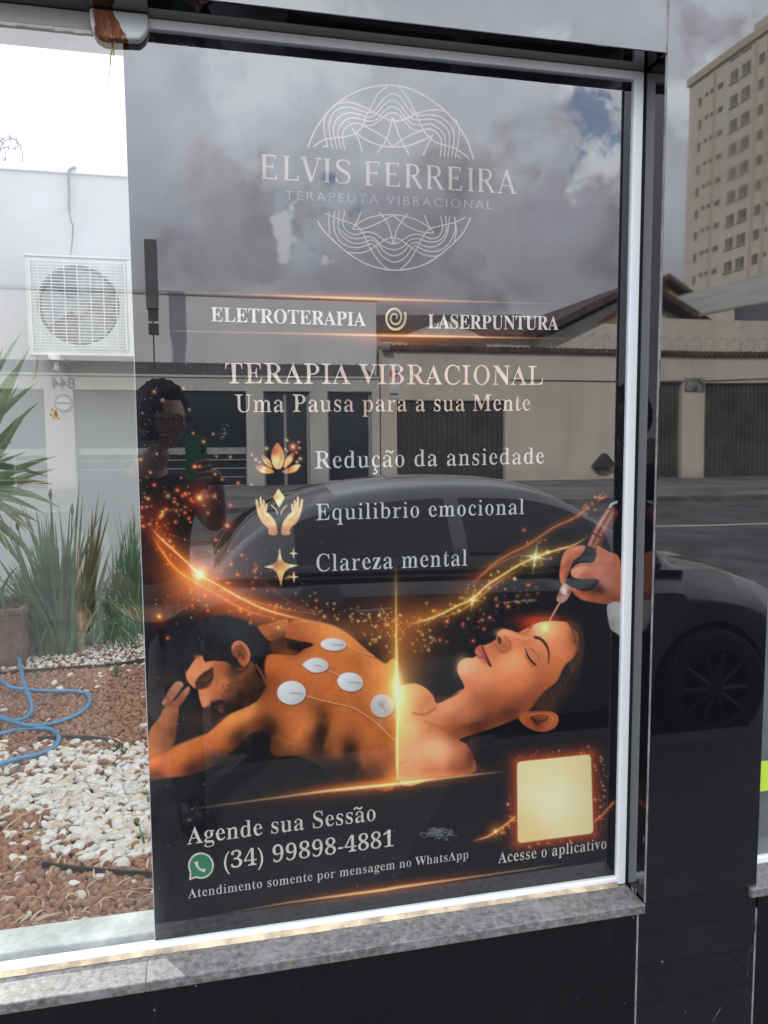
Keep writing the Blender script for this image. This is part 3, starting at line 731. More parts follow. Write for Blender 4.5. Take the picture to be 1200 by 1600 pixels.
fill(Z1((346, 538), (360, 537), (372, 545), (362, 552), (350, 548)), (128, 72, 60), 2.4, 0.7)
line(Z1((250, 408), (275, 380), (318, 350)), 2.2, (60, 38, 30), 0.5, 2.5); line(Z1((330, 395), (342, 410), (336, 430)), 4, (150, 88, 58), 0.35, 5)
for a, b in ((118, 486), (138, 458), (160, 478), (190, 462)): line(Z1((a-8, b-4), (a+6, b+6)), 1.4, (110, 62, 46), 0.5, 1.6)
line(Z1((100, 508), (112, 500)), 3, (214, 160, 140), 0.6, 2); line(Z1((180, 420), (186, 432)), 3, (222, 170, 150), 0.5, 2)
for i in range(26): a = RNG.uniform(60, 160); line(Z1((a, 560+RNG.uniform(0, 150)), (a+5, 575+RNG.uniform(0, 150))), 0.8, (120, 66, 40), 0.12, 1.0)
for i in range(70):
    a = RNG.uniform(215, 520); b = 140+abs(a-350)*0.25+RNG.uniform(0, 120)
    line(Z1((a, b), (a+RNG.normal()*6+10, b+22), (a+RNG.normal()*8+14, b+46)), 1.0, [(58, 58, 60), (20, 19, 22), (70, 66, 62)][i % 3], 0.4, 1.2)
line(Z1((270, 180), (350, 170), (385, 220), (380, 270)), 2.5, (20, 20, 23), 0.6, 2.5)
shade(*Z1((255, 305))[0], 5, (206, 130, 90), 0.6, 3)
fill(Z1((405, 262), (416, 240), (438, 231), (462, 242), (480, 266), (490, 292), (482, 326), (462, 348), (444, 336), (430, 310), (412, 296)), Z1((420, 250, (206, 122, 86)), (470, 270, (200, 112, 72)), (440, 280, (116, 60, 42)), (460, 330, (190, 102, 64)), (480, 300, (176, 94, 58)), (425, 285, (150, 80, 56))), 1.6, eps=12)
line(Z1((410, 268), (420, 244), (440, 236), (464, 250), (482, 285), (476, 325)), 2.4, (234, 150, 110), 0.6, 1.6)
line(Z1((424, 262), (446, 256), (464, 280), (458, 312)), 2.4, (86, 42, 32), 0.75, 2); line(Z1((436, 300), (450, 290), (452, 312)), 2.4, (66, 32, 26), 0.8, 2)
line(Z1((405, 345), (440, 372), (470, 352)), 5, (46, 30, 25), 0.7, 4)
# neck folds
line(Z1((500, 370), (530, 420), (552, 436)), 4, (58, 32, 24), 0.7, 4); line(Z1((515, 340), (545, 390), (556, 420)), 3, (176, 96, 54), 0.5, 3)
# electrode pads with leads
for pts in (((740, 478), (800, 496), (870, 512), (950, 532), (1010, 568), (1070, 614), (1110, 655), (1143, 684)), ((920, 256), (970, 280), (1040, 300)), ((832, 362), (860, 374), (888, 388)), ((990, 446), (1015, 460), (1040, 482)), ((1110, 556), (1143, 576))):
    line(Z1(*[(a+3, b+5) for a, b in pts]), 2.2, (96, 50, 28), 0.6, 2); line(Z1(*pts), 2.0, (226, 160, 112), 0.9, 1.2)
def pad(cx, cy, rx, ry, rot=0.0, tear=0.0, lead=(1, 0.2), dim=0):
    pts = []
    for k in range(28):
        t = 2*math.pi*k/28; x, y = rx*math.cos(t), ry*math.sin(t)*(1-tear*max(0, -math.cos(t))**2)
        pts.append((cx+x*math.cos(rot)-y*math.sin(rot), cy+x*math.sin(rot)+y*math.cos(rot)))
    fill(Z1(*[(a+3, b+6) for a, b in pts]), (70, 38, 26), 3, 0.7)
    q = 236-dim
    fill(Z1(*pts), Z1((cx-rx*.5, cy-ry*.5, (q, q-3, q-4)), (cx+rx*.6, cy+ry*.5, (q-36, q-42, q-44)), (cx, cy, (q-12, q-14, q-14))), 1.4)
    fill(Z1(*[(cx+(a-cx)*.45, cy+(b-cy)*.45) for a, b in pts]), (q-18, q-20, q-21), 3, 0.6)
    line(Z1((cx-2, cy+2), (cx+rx*.4*lead[0], cy+ry*.3*lead[1]), (cx+rx*.8*lead[0], cy+ry*.7*lead[1])), 2.4, (150, 140, 134), 0.75, 1.6)
pad(860, 249, 57, 28, 0.05); pad(780, 341, 58, 33, 0.05, 0.55, (0.5, 0.2)); pad(935, 416, 58, 42, 0.15); pad(673, 464, 64, 53, 0, 0, (1, 0.2)); pad(1078, 522, 53, 52, 0, 0, (0.4, 0.8), 30)
shade(*Z1((1075, 515))[0], 6, (130, 124, 118), 0.6)

# ---- the woman lying on her back
SKIN = Z2((865, 640), (845, 615), (800, 604), (740, 602), (690, 609), (648, 628), (615, 645), (597, 653), (560, 641), (530, 638), (508, 655), (500, 682), (468, 702), (440, 711), (416, 720), (406, 738), (414, 754), (396, 766), (368, 766), (340, 782), (327, 812), (335, 842), (350, 872), (359, 898), (330, 927), (290, 947), (236, 970), (222, 940), (200, 912), (160, 886), (120, 880), (75, 892), (66, 905), (64, 1312), (240, 1298), (400, 1277), (398, 1205), (372, 1155), (335, 1130), (400, 1106), (480, 1080), (560, 1050), (612, 1026), (645, 1000), (680, 962), (720, 912), (772, 872), (802, 812), (842, 770), (868, 722))
wc = Z2((740, 640, (240, 168, 118)), (700, 625, (248, 190, 140)), (800, 650, (226, 142, 92)), (850, 690, (180, 98, 58)), (840, 640, (200, 112, 66)), (780, 720, (220, 132, 84)), (770, 800, (204, 116, 70)), (720, 860, (188, 100, 58)), (640, 655, (206, 118, 74)), (600, 680, (214, 130, 86)), (545, 665, (226, 146, 100)), (525, 650, (232, 158, 112)), (520, 700, (170, 88, 56)), (550, 720, (196, 108, 66)), (580, 760, (236, 158, 106)),
         (550, 800, (236, 156, 106)), (610, 800, (226, 142, 92)), (680, 780, (196, 112, 70)), (600, 880, (214, 124, 76)), (540, 880, (216, 128, 80)), (470, 740, (206, 122, 84)), (450, 830, (226, 144, 98)), (380, 800, (238, 166, 122)), (345, 800, (240, 176, 134)), (400, 870, (222, 138, 94)), (370, 880, (206, 118, 76)), (500, 950, (190, 102, 60)), (600, 950, (170, 88, 52)), (660, 940, (160, 82, 48)), (420, 960, (176, 94, 54)), (560, 1010, (120, 58, 36)),
         (470, 1030, (136, 68, 40)), (380, 1000, (196, 112, 68)), (340, 940, (224, 142, 94)), (280, 980, (230, 154, 106)), (300, 1050, (180, 98, 58)), (200, 1020, (216, 138, 92)), (150, 1000, (206, 126, 80)), (100, 930, (240, 176, 116)), (160, 920, (226, 152, 98)), (200, 950, (200, 118, 74)), (90, 1010, (244, 184, 122)), (110, 1080, (240, 178, 122)), (240, 1080, (206, 122, 78)), (330, 1100, (150, 76, 46)), (420, 1080, (110, 54, 34)), (220, 1160, (234, 160, 110)), (250, 1200, (238, 170, 124)),
         (330, 1180, (206, 118, 74)), (370, 1210, (170, 86, 52)), (330, 1250, (178, 92, 56)), (140, 1200, (232, 160, 112)), (100, 1270, (226, 150, 100)), (220, 1270, (206, 124, 80)))
fill(SKIN, wc, 1.8, eps=40, pw=1.6, soft=6, contrast=0.34, grain=0.045, gain=np.array([1.18, 1.12, 1.16]))
for x, y, rx, ry, rot, c, k in ((580, 775, 16, 9, 0.4, (250, 176, 122), 0.5), (740, 640, 16, 8, 0.2, (252, 186, 132), 0.5), (345, 800, 7, 12, 0.2, (250, 190, 148), 0.5), (520, 655, 7, 5, 0, (248, 184, 138), 0.5), (480, 960, 24, 14, 0.3, (150, 74, 42), 0.4), (560, 1010, 22, 9, -0.3, (84, 40, 26), 0.6), (620, 970, 14, 12, 0, (124, 60, 36), 0.45), (420, 1060, 30, 8, -0.3, (84, 41, 27), 0.6), (700, 900, 10, 14, 0.5, (150, 74, 42), 0.4),
                         (100, 960, 12, 18, 0, (255, 206, 146), 0.4), (390, 1200, 9, 30, 0.15, (70, 34, 26), 0.75), (350, 1260, 22, 8, 0, (140, 68, 42), 0.5), (240, 1150, 18, 9, 0.3, (250, 190, 146), 0.45), (420, 900, 14, 14, 0, (206, 116, 72), 0.3), (640, 700, 10, 10, 0, (190, 104, 66), 0.35), (540, 715, 5, 8, 0, (160, 82, 52), 0.5)):
    shade(*Z2((x, y))[0], rx, c, k, ry, rot)
# hair and ear
fill(Z2((815, 606), (850, 604), (876, 622), (888, 660), (892, 720), (882, 800), (856, 880), (800, 960), (770, 1004), (700, 1000), (668, 985), (676, 960), (716, 916), (768, 874), (790, 830), (812, 790), (846, 765), (866, 715), (862, 660)), Z2((870, 650, (66, 44, 36)), (860, 800, (44, 33, 30)), (780, 900, (50, 36, 31)), (720, 960, (70, 42, 30)), (820, 850, (36, 28, 28)), (840, 780, (54, 37, 31)), (800, 960, (40, 30, 28))), 7.0, eps=40, soft=3, grain=0.10)
for i in range(120):
    t = RNG.random(); a = np.interp(t, [0, .3, .6, 1], [832, 872, 800, 700]); b = np.interp(t, [0, .3, .6, 1], [612, 720, 850, 985])
    line(Z2((a-6+RNG.normal()*3, b+RNG.normal()*4), (a+10+RNG.normal()*5, b+24), (a+8+RNG.normal()*9-20*t, b+60+RNG.normal()*8)), 1.0, [(92, 58, 44), (40, 28, 25), (116, 74, 52)][i % 3], 0.4, 1.1, fade=(0.15, 0.5))
for i in range(46):
    a = RNG.uniform(835, 872); b = RNG.uniform(620, 790)
    line(Z2((a-18, b-8), (a+4, b+14), (a+16, b+44)), 0.9, (90, 50, 32), 0.3, 1.0)
fill(Z2((604, 1034), (616, 1014), (650, 1004), (700, 1002), (745, 1006), (772, 1020), (778, 1046), (764, 1074), (730, 1092), (690, 1094), (650, 1080), (618, 1058)), Z2((620, 1035, (190, 98, 56)), (690, 1010, (150, 72, 42)), (760, 1030, (196, 106, 62)), (740, 1080, (186, 98, 58)), (680, 1050, (110, 52, 34)), (650, 1070, (170, 86, 50))), 1.6, eps=14)
line(Z2((650, 1020), (700, 1012), (745, 1022), (756, 1050), (735, 1074)), 2.2, (222, 134, 86), 0.6, 1.6)
line(Z2((660, 1036), (690, 1050), (720, 1044), (730, 1030)), 3.2, (56, 26, 22), 0.85, 2.4); line(Z2((660, 1030), (672, 1052), (690, 1062)), 3, (60, 28, 22), 0.8, 2.2)
# features
line(Z2((676, 674), (700, 682), (722, 706), (736, 742), (734, 790)), 5.0, (54, 28, 22), 0.95, 1.6, taper=(1.1, 0.3))
line(Z2((632, 724), (640, 752), (656, 778), (678, 798)), 3.4, (26, 16, 18), 0.97, 1.3, taper=(0.4, 0.8))
line(Z2((642, 726), (660, 748), (684, 768)), 5, (214, 134, 98), 0.6, 3); line(Z2((652, 722), (676, 742), (694, 770)), 2.2, (150, 80, 54), 0.6, 2)
for i in range(9):
    t = i/8; line(Z2((638+34*t, 742+48*t), (632+32*t-6, 748+54*t+8)), 0.9, (26, 16, 18), 0.7, 0.8, smooth=False)
line(Z2((648, 634), (656, 622), (660, 632)), 3, (90, 46, 32), 0.8, 2); line(Z2((600, 652), (628, 655), (650, 642)), 3, (150, 80, 54), 0.5, 3)
fill(Z2((506, 678), (516, 668), (524, 686), (520, 704), (511, 700)), (58, 26, 22), 1.8, 0.9)
line(Z2((540, 672), (560, 692), (562, 720), (545, 738), (520, 738)), 4, (156, 78, 50), 0.55, 4); line(Z2((528, 642), (590, 668), (640, 680)), 4, (246, 186, 138), 0.5, 5)
line(Z2((480, 700), (500, 715), (520, 735)), 4, (170, 90, 60), 0.45, 4)
fill(Z2((408, 726), (426, 710), (442, 712), (450, 728), (462, 756), (478, 798), (470, 804), (448, 776), (424, 764), (413, 752)), Z2((420, 730, (206, 108, 96)), (440, 755, (184, 82, 76)), (470, 790, (120, 54, 46))), 1.8)
line(Z2((438, 712), (448, 740), (462, 770), (479, 802)), 2.2, (78, 30, 30), 0.95, 1.4); line(Z2((414, 738), (430, 752)), 3, (232, 150, 138), 0.6, 2)
line(Z2((416, 757), (436, 776), (450, 788)), 3.5, (166, 88, 62), 0.5, 3)
line(Z2((130, 1012), (180, 1018), (230, 990)), 3.5, (150, 80, 50), 0.65, 3); line(Z2((70, 1240), (80, 1234)), 2, (160, 90, 60), 0.6, 2)
line(Z2((230, 972), (290, 948), (345, 910)), 3, (244, 178, 128), 0.4, 4); line(Z2((180, 1050), (260, 1080), (330, 1128)), 5, (160, 84, 52), 0.4, 5)
fill(Z2((232, 945), (290, 935), (330, 925), (290, 948), (240, 968)), (90, 46, 30), 3, 0.8)
shade(*Z2((230, 1165))[0], 22, (246, 190, 146), 0.5, 10, 0.3)
# treating hand with the pen
glow(*Z2((700, 600))[0], 30, (220, 70, 30), 0.55, 8); glow(*Z2((650, 615))[0], 14, (230, 70, 30), 0.35, 8, -0.5)
line(Z2((736, 604), (788, 512)), 2.4, (226, 150, 130), 1, 1.0, smooth=False)
fill(Z2((770, 506), (782, 470), (800, 434), (820, 436), (840, 450), (826, 492), (800, 518), (784, 516)), Z2((785, 480, (176, 112, 100)), (805, 470, (250, 220, 210)), (825, 470, (150, 86, 78)), (790, 512, (200, 140, 126))), 1.2, eps=4)
line(Z2((780, 480), (826, 494)), 1.6, (90, 50, 48), 0.6, 1.0, smooth=False)
fill(Z2((806, 430), (845, 372), (880, 320), (904, 266), (956, 286), (946, 326), (962, 420), (930, 452), (890, 452), (838, 452)), Z2((900, 300, (38, 38, 46)), (940, 300, (60, 58, 66)), (850, 400, (24, 24, 32)), (930, 430, (36, 32, 42))), 1.4, smooth=False)
fill(Z2((903, 264), (922, 218), (944, 172), (984, 108), (1004, 92), (1028, 92), (1044, 108), (1042, 132), (1018, 176), (984, 232), (958, 284)), (120, 64, 54), 1.2, smooth=False)
line(Z2((918, 262), (950, 190), (1000, 108)), 3.2, (226, 150, 128), 0.95, 3); line(Z2((936, 270), (975, 200), (1022, 118)), 3.4, (196, 118, 100), 0.8, 3); line(Z2((950, 278), (990, 210), (1036, 130)), 3.0, (84, 42, 36), 0.8, 2.5)
line(Z2((928, 206), (966, 228)), 3, (70, 38, 36), 0.9, 1.2, smooth=False); line(Z2((938, 188), (980, 214)), 1.6, (110, 60, 54), 0.8, 1, smooth=False)
line(Z2((1008, 92), (1018, 78), (1038, 70)), 3.6, (200, 205, 210), 0.95, 1.2)
fill(Z2((950, 264), (1000, 290), (1052, 328), (1060, 528), (1000, 526), (930, 516), (880, 504), (846, 476), (836, 452), (900, 470), (950, 440), (955, 415), (880, 412), (846, 405), (834, 384), (846, 360), (880, 344), (930, 340), (948, 310)), Z2((980, 310, (206, 124, 96)), (1030, 360, (196, 118, 92)), (1040, 450, (186, 108, 84)), (990, 420, (204, 126, 104)), (960, 380, (222, 142, 116)), (880, 370, (238, 160, 130)), (850, 385, (236, 156, 124)), (900, 400, (196, 110, 84)), (960, 460, (70, 36, 36)), (930, 450, (60, 32, 34)), (900, 490, (196, 100, 70)), (860, 470, (186, 92, 62)), (960, 505, (176, 94, 70)), (1030, 510, (150, 80, 62))), 1.6, eps=14)
fill(Z2((790, 430), (784, 392), (792, 330), (808, 292), (840, 272), (896, 264), (884, 300), (846, 332), (828, 378), (806, 432)), Z2((795, 400, (230, 134, 92)), (800, 320, (226, 136, 98)), (860, 275, (230, 146, 112)), (830, 340, (170, 88, 62)), (815, 400, (150, 76, 54)), (870, 300, (190, 104, 78))), 1.4, eps=12)
line(Z2((842, 366), (880, 352), (925, 352)), 2, (120, 60, 48), 0.5, 1.6); line(Z2((850, 376), (868, 370), (876, 382), (862, 396)), 1.6, (250, 190, 166), 0.6, 1.4)
line(Z2((880, 475), (930, 480), (960, 470)), 2.4, (110, 54, 42), 0.7, 2); line(Z2((846, 455), (868, 480), (900, 500)), 2, (226, 130, 92), 0.5, 2)
fill(Z2((1000, 527), (1060, 526), (1060, 656), (1030, 650), (1010, 632), (1000, 590)), Z2((1015, 560, (176, 168, 164)), (1040, 560, (206, 198, 194)), (1040, 630, (186, 178, 172)), (1010, 620, (140, 132, 128))), 1.6)
glow(*Z2((718, 632))[0], 5.5, (255, 190, 60), 1.0); glow(*Z2((718, 632))[0], 2.4, (255, 245, 190), 1.0); glow(*Z2((728, 628))[0], 14, (255, 150, 60), 0.22)

# ---- light trails, stars and sparks
A_ = (255, 200, 120); B_ = (255, 120, 40)
glowline(Z3((40, 350), (90, 405), (140, 450), (200, 505), (265, 565), (350, 615), (450, 672), (560, 722), (680, 756), (800, 778)), 1.3, 7, (255, 205, 130), B_, 0.9, 0.32, (0.15, 0.2))
glowline(Z3((60, 400), (100, 465), (150, 535), (230, 592), (330, 648), (430, 706), (540, 748), (640, 765)), 1.1, 6, (255, 170, 90), B_, 0.5, 0.22, (0.2, 0.3))
glowline(Z3((50, 380), (80, 440), (130, 510), (190, 565), (260, 590)), 1.0, 5, (255, 150, 70), B_, 0.45, 0.25, (0.3, 0.3))
glowline(Z3((270, 590), (380, 640), (520, 690), (700, 730), (820, 740)), 1.0, 8, (240, 170, 120), (200, 110, 60), 0.25, 0.16, (0.2, 0.4))
glowline(Z3((480, 540), (600, 640), (720, 720), (840, 760)), 0.9, 7, (200, 150, 120), (170, 100, 70), 0.12, 0.10, (0.3, 0.4))
glowline(Z2((90, 620), (150, 606), (240, 576), (330, 532), (395, 502), (460, 442), (530, 396), (600, 352), (675, 317), (760, 287), (850, 261), (922, 214)), 1.3, 5, (255, 215, 130), (220, 140, 50), 0.85, 0.28, (0.2, 0.15))
glowline(Z2((380, 462), (460, 372), (540, 312), (640, 262), (760, 182), (850, 140), (945, 66)), 1.2, 5, (240, 150, 80), (210, 100, 40), 0.45, 0.22, (0.25, 0.12))
glowline(Z2((240, 590), (340, 556), (420, 500), (520, 420), (620, 365)), 1.0, 5, (240, 180, 90), (190, 110, 40), 0.4, 0.2, (0.3, 0.3))
glowline(Z2((380, 450), (430, 400), (520, 340), (640, 290)), 0.9, 5, (220, 150, 80), (170, 90, 40), 0.25, 0.14, (0.3, 0.3))
def star(x, y, r_, k=1.0, core=(255, 250, 225), halo=(255, 160, 50), cross=False):
    glow(x, y, r_*2.6, halo, 0.55*k, p=0.7); glow(x, y, r_, (255, 220, 130), 0.9*k); glow(x, y, r_*0.5, core, 1.0*k)
    if cross:
        for a in (0.15, math.pi/2+0.15): glow(x, y, r_*3.4, core, 0.6*k, r_*0.28, a)
star(*Z3((265, 565))[0], 8.5, 1.0); star(*Z2((675, 316))[0], 4.6, 0.9, (255, 255, 245), (220, 190, 90), True); star(*Z2((396, 506))[0], 3.6, 0.8, (255, 245, 190), (255, 180, 60), True)
star(*Z3((262, 222))[0], 4.6, 0.75, (255, 190, 150), (255, 90, 30)); star(*Z3((387, 347))[0], 2.6, 0.6, (255, 170, 130), (255, 90, 40)); star(*Z3((82, 752))[0], 3.2, 0.7, (255, 180, 110), (255, 90, 30))
def spark(x, y, r_, c, k=1.0):
    glow(x, y, r_*2.2, c, 0.35*k); glow(x, y, r_, c, 0.9*k); glow(x, y, r_*0.55, (255, 225, 180), 0.7*k)
def along(pts, n, spread, kmax=0.9, rmax=1.7, cols=((255, 110, 40), (255, 150, 70), (255, 190, 110), (240, 90, 40))):
    c = crom(pts, False, 12)
    for i in range(n):
        p = c[int(RNG.integers(len(c)))]
        spark(p[0]+RNG.normal()*spread, p[1]+RNG.normal()*spread*0.8, 0.5+rmax*RNG.random()**2.4, cols[int(RNG.integers(len(cols)))], kmax*(0.25+0.75*RNG.random()))
along(Z3((20, 250), (100, 200), (200, 250), (280, 200), (150, 320), (100, 300)), 60, 17, 0.8, 1.8)
along(Z3((40, 350), (140, 450), (265, 565), (450, 672), (680, 756)), 110, 15, 0.8, 1.4)
along(Z3((100, 720), (250, 680), (420, 480), (560, 580), (760, 700)), 70, 18, 0.7, 1.3)
along(Z2((150, 606), (330, 532), (460, 442), (600, 352), (760, 287)), 110, 10, 0.8, 1.1, ((255, 190, 90), (255, 150, 60), (255, 215, 140), (230, 110, 60)))
along(Z2((250, 620), (400, 590), (540, 520), (650, 450)), 60, 13, 0.6, 1.4, ((240, 110, 60), (220, 90, 60), (255, 170, 90)))
along(Z2((640, 262), (850, 140), (950, 60), (980, 40)), 40, 4, 0.7, 0.9)
along(Z1((800, 110), (1000, 120), (1100, 170), (1040, 230)), 90, 11, 0.8, 1.1, ((255, 180, 100), (255, 210, 140), (230, 130, 70)))
along(Z2((0, 560), (60, 620), (150, 700), (200, 640)), 70, 12, 0.7, 1.0, ((255, 180, 100), (255, 210, 140), (230, 130, 70)))
for x, y in ((241, 612), (287, 607), (254, 625), (296, 640), (302, 677), (333, 678), (338, 713), (245, 709), (360, 714), (220, 718), (235, 738), (372, 755), (393, 757), (347, 749), (336, 741), (305, 729), (318, 690)): spark(x, y, 1.0+0.5*RNG.random(), (255, 160, 110), 0.8)
for x, y in Z3((262, 82), (238, 84), (186, 214), (60, 165), (150, 240), (300, 290), (335, 410), (450, 478), (508, 550), (400, 255), (120, 848), (230, 703), (300, 725), (215, 315), (155, 330)): spark(x, y, 1.6, (255, 100, 40), 0.7)
for x, y in Z2((625, 195), (648, 440), (250, 686), (398, 690), (447, 636), (190, 522)): spark(x, y, 1.9, (230, 90, 50), 0.5)
# dividing beam
bx = [(618.5, 880), (618.7, 960), (619.6, 1040), (621.0, 1080), (620.8, 1150), (620.6, 1219)]
w = win_(560, 870, 680, 1224); X, Y = PX[w], PYY[w]
d, t = dpoly(X, Y, bx); amp = np.interp(Y, [880, 930, 980, 1030, 1070, 1110, 1219], [0.0, 0.25, 0.45, 0.75, 1.0, 0.75, 0.5]); wd = np.interp(Y, [880, 1000, 1075, 1130, 1219], [0.8, 1.6, 3.4, 2.0, 1.5])
IMG[w] += (amp*np.exp(-(d/wd)**2))[..., None]*lin((255, 226, 150))+(0.5*amp*np.exp(-(d/(wd*4.5))**1.3))[..., None]*lin((255, 170, 60))
glow(621, 1078, 9, (255, 240, 190), 0.7, 26); glow(624, 1090, 26, (255, 180, 90), 0.25, 60)
# gold rules
def rule(pts, bright, hcol=(255, 130, 40), k=1.0, core=1.1, halo=5.0, lo=0.25):
    x0_, x1_ = pts[0][0], pts[-1][0]
    w = win_(x0_, min(p[1] for p in pts)-25, x1_, max(p[1] for p in pts)+25)
    d, t = dpoly(PX[w], PYY[w], pts); X = PX[w]
    e = sst(t/0.22)*sst((1-t)/0.18); b = np.exp(-((X-bright)/((x1_-x0_)*0.2))**2)
    IMG[w] += (k*e*(lo+(1-lo)*b)*np.exp(-(d/(core*(0.75+0.6*b)))**2))[..., None]*lin((255, 214, 160))+(0.5*k*e*b*np.exp(-(d/halo)**1.3))[..., None]*lin(hcol)
rule([(250, 455.5), (300, 457), (600, 467.5), (920, 476)], 560, k=0.9)
rule([(255, 516), (300, 517.7), (620, 524.5), (935, 530)], 640, k=1.0)
glow(625, 532, 60, (200, 95, 40), 0.28, 9); glow(640, 480, 40, (150, 90, 60), 0.10, 14)
rule(Z4((20, 216), (500, 152), (800, 112))+Z5((0, 205), (300, 168), (580, 138)), 590, k=1.1, core=1.6, halo=7); glow(600, 1222, 90, (255, 150, 60), 0.35, 5, -0.12)
rule(Z4((190, 735), (600, 664), (1080, 600))+Z5((0, 716), (600, 632), (885, 590)), 600, k=0.9, core=1.3, halo=5)
# gold card for the app (left blank) with its glow
qc = [(808, 1190.5), (923, 1178.5), (927, 1302), (809, 1317.5)]
w = win_(770, 1150, 965, 1345); s_ = sdf(PX[w], PYY[w], qc)
IMG[w] += (0.55*np.exp(-(np.maximum(-s_, 0)/7.0)**1.1)*(s_ < 2))[..., None]*lin((230, 95, 35))
along([(792, 1240), (800, 1290), (775, 1300)], 40, 5, 0.7, 0.9); along([(935, 1190), (938, 1250), (932, 1290)], 46, 6, 0.7, 0.9); along([(815, 1182), (870, 1176), (920, 1172)], 20, 4, 0.6, 0.8); along([(815, 1322), (870, 1316), (925, 1308)], 16, 3, 0.6, 0.8)
glowline(Z5((365, 490), (440, 468), (490, 440), (545, 400), (590, 362)), 1.1, 4, (255, 190, 120), B_, 0.8, 0.3, (0.3, 0.1)); star(*Z5((487, 438))[0], 2.6, 0.8)
glowline(Z5((965, 395), (1010, 362), (1050, 318), (1078, 285)), 0.9, 3, (255, 180, 120), B_, 0.5, 0.25, (0.2, 0.2))
rc_ = 7
def rquad(q, r_):
    out = []
    for i in range(4):
        a, b, c = np.array(q[i-1]), np.array(q[i]), np.array(q[(i+1) % 4])
        u, v = (a-b)/np.linalg.norm(a-b), (c-b)/np.linalg.norm(c-b)
        for t in np.linspace(0, 1, 6): out.append(tuple(b+u*r_*(1-t)**2+v*r_*t**2))
    return out
fill(rquad(qc, rc_), [(820, 1200, (252, 228, 178)), (915, 1195, (250, 222, 168)), (865, 1250, (254, 236, 196)), (820, 1305, (246, 214, 152)), (915, 1295, (252, 226, 174))], 1.4, smooth=False)

# ---- three small icons
def petal(pts, hi, lo, mid):
    fill(Z6(*pts), (120, 58, 34), 1.2, grow=1.0); fill(Z6(*pts), Z6((*hi, (255, 226, 160)), (*lo, (206, 110, 66)), (*mid, (246, 176, 100))), 1.1, eps=5)
petal(((115, 392), (165, 386), (215, 400), (272, 440), (225, 455), (170, 448), (132, 425)), (180, 430), (150, 395), (235, 440)); petal(((508, 378), (460, 382), (410, 405), (350, 442), (400, 452), (460, 440), (492, 412)), (480, 395), (400, 415), (430, 440))
petal(((172, 290), (205, 310), (240, 350), (258, 405), (225, 395), (192, 362), (174, 325)), (205, 345), (185, 310), (240, 390)); petal(((448, 278), (420, 290), (385, 330), (362, 400), (400, 382), (436, 340)), (415, 320), (440, 300), (385, 370))
petal(((302, 186), (330, 212), (360, 270), (366, 340), (345, 395), (322, 415), (290, 410), (262, 370), (252, 300), (268, 235)), (300, 330), (275, 260), (340, 300))
line(Z6((345, 260), (335, 330), (315, 400)), 1.4, (180, 100, 60), 0.5, 1.4); line(Z6((170, 300), (215, 350), (262, 420)), 1.2, (110, 56, 36), 0.6, 1.2); line(Z6((120, 396), (200, 430), (270, 440)), 1.0, (140, 70, 46), 0.5, 1.2)
for x, y, r_ in ((208, 232, 1.6), (390, 160, 1.2), (496, 176, 0.9), (444, 216, 2.3), (502, 228, 1.0), (475, 268, 0.9), (112, 332, 1.3), (75, 290, 1.0), (146, 355, 1.0), (510, 324, 1.4), (480, 354, 1.2), (392, 255, 0.8), (376, 238, 0.7)): spark(*Z6((x, y))[0], r_, (255, 190, 140), 0.9)
glow(*Z6((444, 222))[0], 6, (220, 80, 40), 0.5)
fill(Z6((314, 592), (372, 672), (320, 760), (268, 670)), Z6((320, 610, (255, 236, 170)), (290, 670, (240, 190, 110)), (350, 690, (255, 226, 150)), (318, 700, (255, 244, 200))), 1.2, smooth=False, eps=6)
for sgn in (-1, 1):
    f = lambda *p: Z6(*[(322+sgn*(a-322), b) for a, b in p])
    for fp in (((438, 800), (428, 740), (438, 725), (446, 745), (452, 800)), ((452, 800), (452, 708), (462, 694), (470, 710), (470, 790)), ((472, 790), (480, 680), (490, 664), (498, 682), (492, 780))):
        fill(f(*fp), (250, 208, 156), 1.1)
    fill(f((345, 1000), (346, 930), (362, 880), (400, 830), (440, 798), (470, 784), (480, 796), (500, 760), (515, 700), (526, 684), (533, 700), (520, 790), (500, 850), (470, 900), (435, 930), (416, 960), (414, 1000)), [(q[0], q[1], c) for q, c in zip(f((360, 980), (380, 880), (440, 830), (520, 740), (470, 880), (410, 960)), ((214, 140, 90), (255, 210, 140), (255, 226, 166), (250, 206, 150), (236, 176, 116), (226, 156, 104)))], 1.2, eps=8)
    line(f((476, 788), (470, 820), (440, 850), (412, 880)), 1.2, (150, 90, 56), 0.8, 1.2)
    line(f((388, 742), (350, 782), (338, 818)), 1.6, (250, 206, 160), 0.95, 1.1)
fill(Z6((326, 1125), (338, 1200), (360, 1246), (410, 1266), (492, 1276), (410, 1300), (372, 1330), (352, 1380), (338, 1462), (318, 1390), (296, 1335), (262, 1306), (190, 1290), (262, 1270), (300, 1240), (318, 1190)), Z6((326, 1180, (255, 240, 200)), (300, 1270, (180, 104, 56)), (340, 1300, (240, 170, 90)), (330, 1270, (214, 140, 70)), (460, 1277, (255, 236, 190)), (220, 1290, (255, 230, 180)), (336, 1420, (240, 170, 100)), (350, 1340, (255, 206, 130))), 1.2, smooth=False, eps=8)
for cx, cy, s__ in ((449, 1170, 40), (453, 1380, 42)):
    q = []
    for k in range(16):
        t = 2*math.pi*k/16; r_ = [1.0, 0.36, 0.26, 0.36][k % 4]*s__; q.append((cx+r_*math.sin(t), cy-r_*1.1*math.cos(t)))
    fill(Z6(*q), (255, 226, 178), 1.0, smooth=False)

